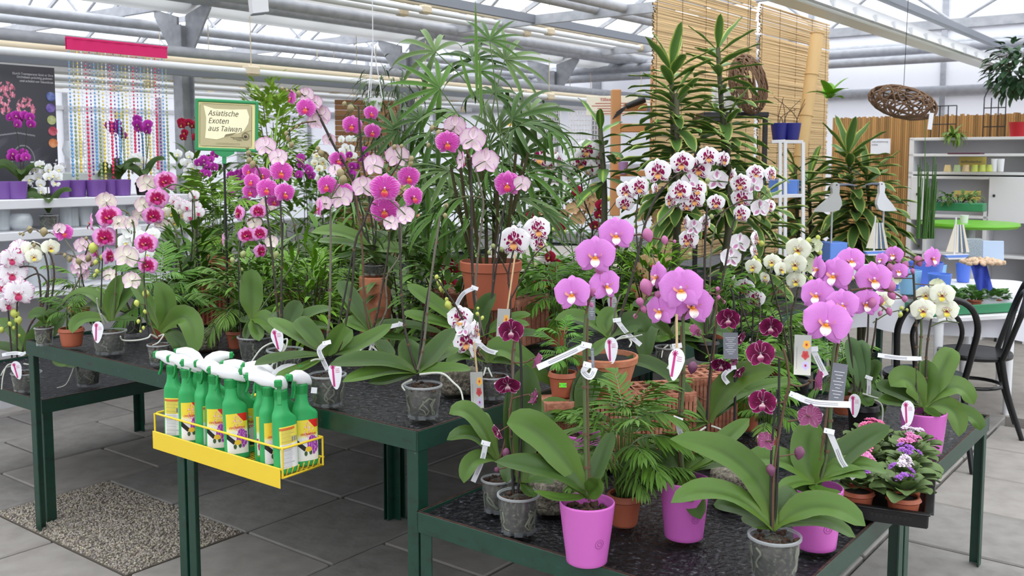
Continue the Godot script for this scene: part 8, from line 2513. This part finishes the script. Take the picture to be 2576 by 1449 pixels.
func sailboat(label: String, c: Vector3) -> void:
	var o := thing("toy_sailboat", label, "sailboat", c)
	var bs := Basis(Vector3.UP, 0.15) .scaled(Vector3.ONE * 0.58)
	var h := Mb.new()
	h.slab(pv2([-0.13, 0.05, -0.09, 0.0, 0.1, 0.0, 0.15, 0.055]), 0.06, c, bs)
	part("hull", h, mats.white_paint, o)
	var st := Mb.new()
	st.slab(pv2([-0.128, 0.046, -0.108, 0.02, 0.122, 0.02, 0.146, 0.05]), 0.063, c, bs)
	part("hull_stripe", st, mats.blue_plastic, o)
	var mst := Mb.new()
	mst.tube(PackedVector3Array([c + bs * Vector3(-0.01, 0.04, 0), c + bs * Vector3(-0.005, 0.46, 0)]), 0.006, 0.005, 7)
	part("mast", mst, mats.white_paint, o)
	var strip := [[Color(0.88, 0.85, 0.78), 0.0], [Color(0.35, 0.45, 0.56), 0.22], [Color(0.88, 0.85, 0.78), 0.4], [Color(0.35, 0.45, 0.56), 0.58], [Color(0.88, 0.85, 0.78), 0.76]]
	for k in 5:
		var a: float = strip[k][1]
		var b: float = [0.22, 0.4, 0.58, 0.76, 1.0][k]
		var sl := Mb.new()
		sl.slab(pv2([a * 0.08 + 0.01, 0.38, b * 0.08 + 0.01, 0.38, b * 0.16 + 0.01, 0.075, a * 0.15 + 0.005, 0.075]), 0.005, c, bs)
		part("mainsail_strip", sl, mat("sail%d" % (k % 2), strip[k][0], 0.8), o)
	var jb := Mb.new()
	jb.slab(pv2([-0.012, 0.40, -0.018, 0.08, -0.11, 0.085]), 0.004, c, bs)
	part("jib", jb, mats.sail0, o)

func gull(label: String, x: float, y: float, d: float, flip: float, m: Material, foot: float) -> void:
	var c := at(x, y, d)
	var px := d / F
	var o := thing("wooden_gull", label, "figure", Vector3(c.x, foot, c.z))
	var poly := PackedVector2Array()
	for q in [[-46, -32], [-30, -16], [-8, 2], [0, 14], [-2, 28], [2, 38], [10, 41], [17, 37], [18, 26], [17, 12], [24, -4], [25, -16], [18, -28], [2, -33], [-20, -33]]:
		poly.append(Vector2(q[0] * flip, q[1]) * px)
	var b := Mb.new()
	b.slab(poly, 0.035, c, Basis(Vector3.UP, 0.1))
	part("body", b, m, o)
	var bk := Mb.new()
	bk.tube(PackedVector3Array([c + Vector3(16 * flip, 35, 0) * px, c + Vector3(40 * flip, 36, 0) * px, c + Vector3(62 * flip, 33, 0) * px]), 0.01, 0.004, 8)
	part("beak", bk, mats.beak, o)
	var e := Mb.new()
	e.ball(c + Vector3(10 * flip, 35, 0) * px + Vector3(0, 0, 0.019), Vector3(0.005, 0.005, 0.003))
	part("eye", e, mats.print_black, o)
	var r := Mb.new()
	r.tube(PackedVector3Array([c + Vector3(2, -32, 0) * px, Vector3(c.x + 2 * px, foot, c.z)]), 0.006, -1, 6)
	part("rod", r, mats.galvanised, o)

func backdrop_right() -> void:
	rng.seed = 77
	var bs := greenhouse_basis()
	var cb := Basis(VA * -1.0, Vector3.UP, -UA)     # faces down the hall towards the viewer
	reed_panel("left reed mat hung behind the tall dracaenas, loose reeds at its top", 1642, 1906, -60, 5, 0.9, 3.2)
	reed_panel("right reed mat ending at the leaning bamboo trunk", 1910, 2088, 18, 62, 0.75, 3.2)
	var bm := thing("bamboo_trunk", "thick pale bamboo trunk leaning in front of the right reed mat", "bamboo", at(1995, 560, 7.6))
	var b := Mb.new()
	var p0 := at(1985, 600, 7.6)
	var p1 := at(2056, 84, 7.6)
	for k in 5:
		var a := p0.lerp(p1, k / 5.0)
		var c := p0.lerp(p1, (k + 1) / 5.0)
		b.tube(PackedVector3Array([a, a.lerp(c, 0.04), a.lerp(c, 0.5), a.lerp(c, 0.97), c]), 0.052, 0.049, 16)
		b.tube(PackedVector3Array([c.lerp(a, 0.015), c]), 0.056, 0.056, 16)
	part("culm", b, mats.bamboo, bm)
	wicker_lamp("woven wicker lantern hanging in front of the reed mat", at(1882, 212, 6.2), Vector3(0.115, 0.19, 0.12), 0.25)
	wicker_lamp("woven wicker lantern hanging alone at the upper right with a white tag", at(2272, 258, 6.6), Vector3(0.235, 0.105, 0.15), -0.25)
	var tg := at(2341, 305, 6.5)
	one_box("hang_tag", "long white tag hanging from the right wicker lantern", "tag", tg, Vector3(0.03, 0.11, 0.002), mats.paper, Basis(Vector3(0, 0, 1), -0.1), 0.0)
	# ---- dracaenas
	dracaena("tall variegated dracaena left of the pair in front of the left reed mat", 1700, 640, 0.83, 4.7, [[1700, 540, 1688, 165, 60, 0.30, 0.0], [1705, 560, 1702, 235, 26, 0.27, -0.1]], 0.1)
	dracaena("tallest variegated dracaena, right of the pair before the left reed mat", 1815, 640, 0.83, 4.9, [[1830, 540, 1806, 120, 56, 0.31, 0.0], [1835, 520, 1828, 300, 26, 0.28, -0.1]], 0.1)
	dracaena("plain green dracaena with lime striped leaves right of the grey column", 1520, 640, 0.83, 4.9, [[1520, 470, 1510, 322, 16, 0.27, 0.0]], 0.09, true)
	dracaena("bushy variegated dracaena right of the white frame shelf", 2165, 800, 0.0, 7.0, [[2165, 640, 2132, 385, 72, 0.42, 0.0], [2195, 640, 2180, 440, 34, 0.38, 0.05]], 0.14)
	dracaena("low variegated dracaena with drooping leaves below the frame shelf", 1900, 830, 0.0, 5.2, [[1905, 690, 1900, 500, 34, 0.32, 0.0]], 0.12)
	dracaena("lime striped dracaena between the frame shelf and the bushy one", 2040, 800, 0.0, 7.4, [[2040, 620, 2035, 450, 30, 0.40, 0.0], [2010, 620, 2000, 420, 14, 0.34, 0.0]], 0.12, true)
	rosette("young pachira with bright green leaves at the reed mat's edge", at(2088, 247, 6.4), 7, 0.2, 0.07, Color(0.40, 0.62, 0.12), Color(0.46, 0.68, 0.16), 0.0, "pachira", "plant", 0.7)
	# ---- frame shelf, crate, blue pots
	var fs := thing("frame_shelf", "open white frame shelf in front of the bamboo trunk", "shelf", at(1998, 760, 6.6))
	for q in [[1975, 355, 1975, 800], [2020, 358, 2020, 800], [1962, 352, 1962, 790], [1975, 357, 2020, 357], [1975, 492, 2020, 492], [1940, 495, 2020, 492], [1975, 610, 2020, 610], [1940, 357, 1975, 355]]:
		var m := Mb.new()
		var a := at(q[0], q[1], 6.6)
		var c := at(q[2], q[3], 6.6)
		var dd := c - a
		m.box((a + c) / 2, Vector3(0.022, dd.length(), 0.022), Basis(dd.cross(Vector3(0, 0, 1)).normalized(), dd.normalized(), dd.cross(Vector3(0, 0, 1)).normalized().cross(dd.normalized())), 0.002)
		part("bar", m, mats.white_paint, fs)
	one_box("blue_box", "open sky blue box on the frame shelf", "box", at(1972, 472, 6.7), Vector3(0.19, 0.11, 0.12), mats.blue_plastic, Basis(Vector3.UP, -0.4), 0.004)
	for q in [[1960, "left"], [1992, "right"]]:
		var p := at(q[0], 352, 6.7)
		var navy := mat("navy", Color(0.15, 0.16, 0.5), 0.4)
		vase("navy_pot", "dark blue dotted pot with bare twigs atop the frame shelf, " + q[1], "pot", p, 0.06, 0.045, 0.115, navy)
		var tw := Mb.new()
		for e in 4:
			tw.tube(curve(PackedVector3Array([p, p + Vector3(rr(-0.05, 0.05), 0.15, 0), p + Vector3(rr(-0.16, 0.16), rr(0.18, 0.3), 0)]), 4), 0.004, 0.002, 5)
		tag(put("twig_bunch", tw.mesh(p), mats.stem_brown, self, Transform3D(Basis(), p)), "bare twigs standing in the %s dark blue pot" % q[1], "twigs")
	var cr := thing("white_crate", "white slatted wooden crate behind the tallest dracaena", "crate", at(1832, 285, 6.4))
	for e in 7:
		var m := Mb.new()
		m.box(at(1795 + e * 12, 252, 6.4), Vector3(0.026, 0.17, 0.012), Basis(), 0.002)
		part("slat", m, mats.white_paint, cr)
	var sp := thing("shelf_rack", "black steel rack with dark board behind the dracaenas", "rack", at(1920, 700, 6.45))
	for q in [[1921, 480, 0.03, 1.0, 0.03], [1840, 290, 0.42, 0.03, 0.3], [1790, 300, 0.2, 0.04, 0.3], [1750, 520, 0.03, 0.9, 0.03]]:
		var m := Mb.new()
		m.box(at(q[0], q[1], 6.45), Vector3(q[2], q[3], q[4]), Basis(), 0.003)
		part("bar", m, mats.black_plastic, sp)
	# ---- reed fence and cabinet by the end wall
	var f0 := onu(2098, 297, 10.0)
	var f1 := onu(2576, 290, 10.0)
	var fw := f0.distance_to(f1) + 0.8
	var fence := thing("reed_fence", "upright split reed fence below the end wall glazing", "fence", Vector3(f0.x, 0, f0.z))
	var rd := Mb.new()
	for k in int(fw / 0.02):
		rd.paint(lin(0.72, 0.55, 0.34) * rr(0.6, 1.2))
		var p := Vector3(f0.x, 0, f0.z) - VA * (k * 0.02)
		rd.tube(PackedVector3Array([p, p + Vector3(0, f0.y + rr(-0.01, 0.01), 0)]), 0.011, -1, 5, false)
	stuff(part("reeds", rd, vmat("reed", 0.75), fence))
	var c0 := onu(2288, 348, 9.3)
	var cabo := Vector3(c0.x, 0, c0.z)
	var ca := thing("hutch_cabinet", "white hutch cabinet with open shelves and a cupboard door at right", "cabinet", cabo)
	var H := c0.y
	for q in [[0.02, H / 2, 0.04, H], [1.02, H / 2, 0.04, H], [0.66, H * 0.33, 0.03, H * 0.66], [0.16, H * 0.33, 0.03, H * 0.66]]:
		var m := Mb.new()
		m.box(cabo + cb * Vector3(q[0], q[1], -0.15), Vector3(q[2], q[3], 0.3), cb, 0.003)
		part("side", m, mats.white_paint, ca)
	var yy := func(y: float) -> float: return onu(2400, y, 9.3).y
	for y in [349, 390, 436, 447, 545, 640]:
		var m := Mb.new()
		m.box(cabo + cb * Vector3(0.52, yy.call(y), -0.15), Vector3(1.04, 0.025, 0.3), cb, 0.003)
		part("shelf", m, mats.white_paint, ca)
	var bk := Mb.new()
	bk.box(cabo + cb * Vector3(0.52, H / 2, -0.31), Vector3(1.04, H, 0.012), cb)
	part("back_panel", bk, mats.white_board, ca)
	for q in [[0.85, 0.33, "door"], [0.09, 0.12, "door"]]:
		var m := Mb.new()
		m.box(cabo + cb * Vector3(q[0], yy.call(500), 0.0), Vector3(q[1], 0.4, 0.02), cb, 0.004)
		var dr := part("door", m, mats.white_paint, ca)
		var kn := Mb.new()
		kn.ball(cabo + cb * Vector3(q[0] - 0.12 if q[0] > 0.5 else q[0], yy.call(490), 0.018), Vector3(0.012, 0.012, 0.012))
		part("knob", kn, mats.black_plastic, dr)
	var k := 0
	for q in [[2384, Color(0.88, 0.78, 0.55)], [2408, Color(0.7, 0.78, 0.6)], [2430, Color(0.88, 0.78, 0.6)], [2452, Color(0.78, 0.82, 0.4)], [2472, Color(0.78, 0.82, 0.42)], [2490, Color(0.78, 0.82, 0.4)]]:
		var p := onu(q[0], 432, 9.15)
		vase("egg_cup_pot", "small pastel upturned pot, %s in the cabinet row" % ["first", "second", "third", "fourth", "fifth", "last"][k], "pot", p, 0.024, 0.034, 0.06, mat("cup%d" % k, q[1], 0.5), false, "pastel pots in the cabinet")
		k += 1
	for q in [2501, 2517]:
		vase("paper_cup", "white paper cup stack beside the pastel pots, " + ("left one" if q < 2510 else "right one"), "cup", onu(q, 432, 9.15), 0.028, 0.022, 0.11, mats.paper)
	for q in [[2447, 407, "Kaffeebecher", "upper"], [2433, 492, "Rückgabe Becher", "lower"]]:
		var p := onu(q[0], q[1], 9.2)
		var cd := thing("note_card", "yellow note card in the cabinet, %s shelf" % q[3], "card", p)
		var m := Mb.new()
		m.box(p, Vector3(0.22, 0.085, 0.003), cb)
		part("card", m, mat("note_yellow", Color(0.78, 0.70, 0.38), 0.6), cd)
		lettering(q[2], 0.026, mats.print_grey, cd, Transform3D(cb, cb * Vector3(-0.095, 0, 0.003)), true)
	one_box("pink_magazine", "dark magazine with pink cover lying on the cabinet's upper shelf", "magazine", onu(2430, 386, 9.1), Vector3(0.26, 0.014, 0.18), mat("magenta_print", Color(0.35, 0.15, 0.25), 0.5), cb)
	var pn := onu(2215, 368, 9.9)
	var pno := thing("paper_notice", "white paper notice on the reed fence beside the cabinet", "sign", pn)
	var pm := Mb.new()
	pm.box(pn, Vector3(0.19, 0.15, 0.004), cb)
	part("sheet", pm, mats.paper, pno)
	lettering("Selbstbedienung", 0.021, mats.print_grey, pno, Transform3D(cb, cb * Vector3(-0.085, 0.045, 0.004)))
	lettering("Kaffee", 0.021, mats.print_grey, pno, Transform3D(cb, cb * Vector3(-0.085, 0.015, 0.004)))
	for q in [[2375, 280, 0.22, 0.1, "left"], [2502, 285, 0.18, 0.28, "arched"]]:
		var p := onu(q[0], q[1], 9.7)
		var tr := thing("iron_trellis", "black iron plant trellis above the cabinet, %s one" % q[4], "trellis", p)
		var m := Mb.new()
		for e in 4:
			m.tube(PackedVector3Array([p + cb * Vector3(q[2] * (e / 3.0 - 0.5), -0.28, 0), p + cb * Vector3(q[2] * (e / 3.0 - 0.5), q[3] * 0.5, 0)]), 0.005, -1, 5)
		for h in [-0.12, 0.05]:
			m.tube(PackedVector3Array([p + cb * Vector3(-q[2] / 2, h, 0), p + cb * Vector3(q[2] / 2, h, 0)]), 0.005, -1, 5)
		if q[3] > 0.2:
			m.tube(curve(PackedVector3Array([p + cb * Vector3(-0.09, 0.14, 0), p + cb * Vector3(-0.05, 0.22, 0), p + cb * Vector3(0.05, 0.22, 0), p + cb * Vector3(0.09, 0.14, 0)]), 4), 0.005, -1, 5)
		part("bars", m, mats.black_plastic, tr)
	rosette("creeping plant along the top of the cabinet", onu(2400, 342, 9.3), 40, 0.15, 0.03, Color(0.45, 0.58, 0.25), Color(0.5, 0.62, 0.3), 0.0, "creeper", "plant", 1.7)
	vase("red_pot", "red pot under the climber at the right edge", "pot", onu(2562, 348, 9.4), 0.08, 0.065, 0.14, mats.red_flower)
	# ---- cloth table with the seaside things
	var tc := at(2330, 668, 6.5)
	tc.y = 0.75
	var tb := thing("cloth_table", "table under a long white cloth with blue glass and seaside decorations", "table", Vector3(tc.x, 0, tc.z))
	var cl := Mb.new()
	var rows := PackedVector3Array()
	var lx := 0.78
	var lz := 0.40
	for j in 9:
		for i in 73:
			var a := TAU * (i % 72) / 72
			var sx := signf(cos(a)) * pow(absf(cos(a)), 0.35)
			var sz := signf(sin(a)) * pow(absf(sin(a)), 0.35)
			var drop := maxf(0.0, (j - 3) / 5.0)
			var wv := 1.0 + drop * 0.05 * sin(a * 11.0 + 0.5 * sin(a * 3.0))
			var g := minf(1.0, j / 3.0)
			rows.append(Vector3(tc.x + lx * sx * g * wv, tc.y + 0.004 - drop * (0.26 + 0.05 * sin(a * 4.0)), tc.z - lz * sz * g * wv))
	var rev := PackedVector3Array()
	for j in 9:
		for i in 73:
			rev.append(rows[(8 - j) * 73 + i])
	cl.grid(rev, 73, 9)
	tag(put("tablecloth", cl.mesh(), mats.cloth_white), "white cloth draped over the seaside table, wavy hem", "tablecloth")
	var tp := Mb.new()
	tp.box(tc - Vector3(0, 0.02, 0), Vector3(1.5, 0.03, 0.76), Basis(), 0.004)
	part("top", tp, mats.white_paint, tb)
	for sx in [-0.68, 0.68]:
		for sz in [-0.32, 0.32]:
			var m := Mb.new()
			m.tube(PackedVector3Array([Vector3(tc.x + sx, 0, tc.z + sz), Vector3(tc.x + sx, 0.73, tc.z + sz)]), 0.02, 0.028, 10)
			part("leg", m, mats.white_paint, tb)
	gull("grey wooden seagull on a rod facing right", 2092, 500, 6.6, 1.0, mats.gull_grey, 0.76)
	gull("white wooden seagull on a rod facing left", 2222, 498, 6.6, -0.75, mats.white_paint, 0.76)
	sailboat("toy sailboat with striped sail behind the white lanterns", at(2200, 642, 6.6))
	sailboat("toy sailboat with striped sail right of the blue glasses", at(2402, 652, 6.2))
	k = 0
	for q in [[2242, 652, 0.065, 0.14, 6.3, "left end"], [2290, 660, 0.07, 0.15, 6.1, "pale front one"], [2330, 648, 0.11, 0.16, 6.5, "big one holding horsetail"], [2365, 662, 0.07, 0.14, 6.0, "right front one"], [2362, 634, 0.055, 0.12, 6.7, "behind at right"], [2425, 640, 0.05, 0.13, 6.7, "turquoise behind the sailboat"]]:
		var p := at(q[0], q[1], q[4])
		p.y = 0.757
		vase("blue_glass", "blue glass pot on the cloth table, " + q[5], "vase", p, q[2], q[2] * 0.8, q[3], mat("blue_glass%d" % (k % 3), [Color(0.36, 0.52, 0.88), Color(0.55, 0.75, 0.9), Color(0.34, 0.48, 0.86)][k % 3], 0.35), false, "blue glass pots")
		k += 1
	one_box("blue_planter", "blue square planter behind the left white lantern", "planter", at(2098, 632, 6.7), Vector3(0.13, 0.13, 0.13), mats.blue_plastic, Basis(Vector3.UP, 0.2), 0.004)
	for q in [[2125, "left"], [2180, "right"]]:
		var p := at(q[0], 640, 6.4)
		p.y = 0.757
		var ln := thing("white_lantern", "white square lantern on the cloth table, %s one of the two" % q[1], "lantern", p)
		var m := Mb.new()
		for sx in [-0.05, 0.05]:
			for sz in [-0.05, 0.05]:
				m.box(p + Vector3(sx, 0.07, sz), Vector3(0.016, 0.14, 0.016), Basis(), 0.002)
		m.box(p + Vector3(0, 0.006, 0), Vector3(0.12, 0.012, 0.12), Basis(), 0.002)
		m.box(p + Vector3(0, 0.142, 0), Vector3(0.13, 0.014, 0.13), Basis(), 0.003)
		part("frame", m, mats.white_paint, ln)
		var g := Mb.new()
		g.lathe(pv2([0.001, 0.012, 0.022, 0.012, 0.024, 0.07, 0.001, 0.072]), 14, false, p)
		part("candle_glass", g, mat("turquoise", Color(0.35, 0.72, 0.78), 0.4), ln)
	one_box("mosaic_glass", "square grey mosaic glass at the back of the cloth table", "vase", at(2447, 622, 6.7), Vector3(0.11, 0.12, 0.05), world_tri(mat("mosaic", Color.WHITE, 0.4, {"albedo_texture": ntex(0.2, 128, false, 4, 2, ramp([Color(0.45, 0.5, 0.52), Color(0.8, 0.83, 0.84)]), 8)}), 5.0), Basis(Vector3.UP, -0.2))
	one_box("gingham_frame", "blue checked square frame leaning on the cloth table's right end", "picture", at(2498, 634, 6.5), Vector3(0.13, 0.15, 0.02), mat("gingham", Color(0.72, 0.79, 0.88), 0.7), Basis(Vector3.UP, -0.25) * Basis(Vector3(1, 0, 0), -0.2))
	var shl := thing("shell_pile", "heap of pale peach shells on the cloth table's right end", "shells", at(2470, 668, 6.1))
	var sm := Mb.new()
	for e in 90:
		var a := rr(0, TAU)
		var q := sqrt(rng.randf())
		sm.paint(lin(0.86, 0.74, 0.62) * rr(0.8, 1.15)).ball(shl.position + Vector3(cos(a) * 0.13 * q, 0.012 + 0.03 * (1.0 - q) + rr(0, 0.01), sin(a) * 0.1 * q), Vector3(0.02, 0.012, 0.015), Basis(Vector3(rr(-1, 1), 1, rr(-1, 1)).normalized(), rr(0, 6)), 6, 4)
	stuff(part("shells", sm, vmat("shell", 0.6), shl))
	var bc := Mb.new()
	var bcp := PackedVector3Array()
	for j in 7:
		for i in 6:
			bcp.append(at(2440 + i * 8 + j * 3, 662 + j * 11 + 4 * sin(i * 2.0), 6.05 - 0.02 * sin(i * 2.3 + j)))
	bc.grid(bcp, 6, 7)
	tag(put("blue_scarf", bc.mesh(), mat("royal_blue", Color(0.2, 0.28, 0.68), 0.8, {"cull_mode": 2})), "royal blue cloth hanging over the white tablecloth's edge", "cloth")
	var hs := thing("horsetail_plant", "upright horsetail stalks rising from the big blue glass pot", "plant", at(2325, 600, 6.5))
	var hm := Mb.new()
	for e in 26:
		var p := hs.position + Vector3(rr(-0.06, 0.06), 0, rr(-0.04, 0.04))
		hm.paint(lin(0.30, 0.45, 0.22) * rr(0.8, 1.2)).tube(PackedVector3Array([p, p + Vector3(rr(-0.02, 0.02), rr(0.3, 0.55), 0)]), 0.006, 0.003, 5)
	hm.paint(lin(0.36, 0.5, 0.25)).tube(PackedVector3Array([hs.position, at(2328, 300, 6.5)]), 0.005, 0.002, 5)
	part("stalks", hm, mats.foliage, hs)
	# ---- green table, flower trough, chairs
	var gt := at(2440, 565, 7.7)
	var gto := thing("green_table", "bright lime green table top in front of the cabinet", "table", Vector3(gt.x, 0, gt.z))
	var gm := Mb.new()
	gm.lathe(pv2([0.001, -0.02, 0.34, -0.02, 0.36, 0.0, 0.355, 0.018, 0.001, 0.02]), 30, false, gt)
	part("top", gm, mats.table_green, gto)
	var gl := Mb.new()
	gl.tube(PackedVector3Array([gt, Vector3(gt.x, 0, gt.z)]), 0.04, 0.05, 12)
	part("pedestal", gl, mats.galvanised, gto)
	vase("white_mug", "white cup on the lime green table", "cup", at(2425, 562, 7.6), 0.032, 0.026, 0.065, mats.white_paint)
	var tg2 := at(2410, 520, 8.2)
	one_box("flower_trough", "green flower trough behind the lime green table", "planter", tg2, Vector3(0.42, 0.07, 0.14), mats.tray_green, cb, 0.006)
	bush("trailing green plant with white flowers in the green trough", tg2 + Vector3(0, 0.02, 0), Vector3(0.2, 0.05, 0.08), 90, 0.08, 0.03, 1.2, Color(0.36, 0.5, 0.26), Color(0.42, 0.55, 0.3), "plant", "trough_plant")
	chair("black bentwood chair nearest the benches, behind the last pink pot", onh(2323, 940, 0.46) * Vector3(1, 0, 1), 3.0)
	chair("black bentwood chair right of the geranium tray", onh(2452, 885, 0.46) * Vector3(1, 0, 1), -1.95)
	chair("black bentwood chair partly cut off by the right edge", onh(2580, 860, 0.0), -0.8)
	chair("black bentwood chair behind the lime green table", onh(2450, 760, 0.0), 0.3)
	chair("black bentwood chair behind the cream blooms and lilac orchid", onh(2010, 1010, 0.0), -0.5)
	var wt := onh(2398, 775, 0.66) * Vector3(1, 0, 1)
	var wto := thing("white_table", "small white table carrying the green geranium tray", "table", wt)
	var wm := Mb.new()
	wm.box(wt + Vector3(0, 0.63, 0), Vector3(0.62, 0.03, 0.46), Basis(Vector3.UP, 0.3), 0.004)
	part("top", wm, mats.white_paint, wto)
	for sx in [-0.27, 0.27]:
		for sz in [-0.19, 0.19]:
			var m := Mb.new()
			var q := wt + Basis(Vector3.UP, 0.3) * Vector3(sx, 0, sz)
			m.tube(PackedVector3Array([q, q + Vector3(0, 0.62, 0)]), 0.022, 0.028, 10)
			part("leg", m, mats.white_paint, wto)
	var gy := wt + Vector3(0, 0.65, 0)
	var gtr := thing("green_tray", "green plastic tray full of small potted geraniums", "tray", gy)
	var gb := Basis(Vector3.UP, 0.3)
	var gtm := Mb.new()
	gtm.box(gy + Vector3(0, 0.004, 0), Vector3(0.62, 0.008, 0.36), gb)
	for q in [[0, 0.18, 0.66, 0.012], [0, -0.18, 0.66, 0.012], [0.325, 0, 0.012, 0.37], [-0.325, 0, 0.012, 0.37]]:
		gtm.box(gy + gb * Vector3(q[0], 0.03, q[1]), Vector3(q[2], 0.055, q[3]), gb, 0.003)
	part("body", gtm, mats.tray_green, gtr)
	for e in 8:
		var p := gy + gb * Vector3(((e % 4) / 3.0 - 0.5) * 0.5, 0.01, (e / 4 - 0.5) * 0.17)
		var gr := bush("young scalloped geranium, %s in the %s row of the green tray" % [["first", "second", "third", "fourth"][e % 4], "back" if e < 4 else "front"], p + Vector3(0, 0.05, 0), Vector3(0.075, 0.03, 0.075), 60, 0.04, 0.045, 0.7, Color(0.30, 0.48, 0.2), Color(0.38, 0.55, 0.28), "geranium", "geranium", 0.7, "geraniums in the green tray")
		pot(gr, "plain", p, 0.045, 0.035, 0.065)
	var wk := at(1962, 775, 5.6)
	var wko := thing("wicker_vase", "pale twig wrapped vase between the cream orchid stems", "vase", wk)
	var wkm := Mb.new()
	for e in 46:
		var a := TAU * e / 46.0 + rr(-0.05, 0.05)
		wkm.tube(curve(PackedVector3Array([wk + Vector3(cos(a) * 0.05, -0.14, sin(a) * 0.05), wk + Vector3(cos(a + 0.2) * 0.085, 0, sin(a + 0.2) * 0.085), wk + Vector3(cos(a + 0.4) * 0.045, 0.13, sin(a + 0.4) * 0.045)]), 4), 0.006, 0.005, 5)
	part("twigs", wkm, mats.wicker, wko)

func build_all() -> void:
	build_shell()
	bench("front green iron bench with black foil where the spray bottles hang", 1.98, 3.03, 1.87, 3.01, 0.83, 1)
	bench("green iron bench to the left with three clear pots along its front edge", 1.98, 3.03, 3.02, 4.15, 0.83, 2)
	bench("low green iron bench in the right foreground with the pink pots", 1.97, 3.0, 0.81, 1.86, 0.60, 3)
	bench("low green iron bench at the right behind the violet tray", 3.01, 4.1, 0.81, 1.86, 0.60, 4)
	bench("lowest green iron bench at the far left edge", 2.05, 3.13, 4.18, 5.2, 0.55, 5)
	bench("green bench behind the front bench under the clay pot and palms", 3.05, 4.1, 1.87, 3.01, 0.83, 6)
	bench("green bench behind the left bench under the ferns", 3.05, 4.1, 3.02, 4.15, 0.83, 7)
	for q in [[4.15, 1.87, "behind the clay pot's bench"], [4.15, 3.02, "behind the big palm"], [5.23, 1.87, "under the tall dracaenas"], [5.23, 3.02, "under the middle orchids"], [4.15, 4.17, "behind the green sign"], [5.23, 4.17, "under the distant violet blooms"], [6.31, 3.02, "farthest back at centre"], [6.31, 4.17, "farthest back at left"], [3.18, 4.2, "between the sign and the white shelf"]]:
		bench("green bench " + q[2] + ", mostly hidden by foliage", q[0], q[0] + 1.05, q[1], q[1] + 1.12, 0.83, q[0] + q[1])
	plants()
	objects_front()
	backdrop()
	backdrop_right()
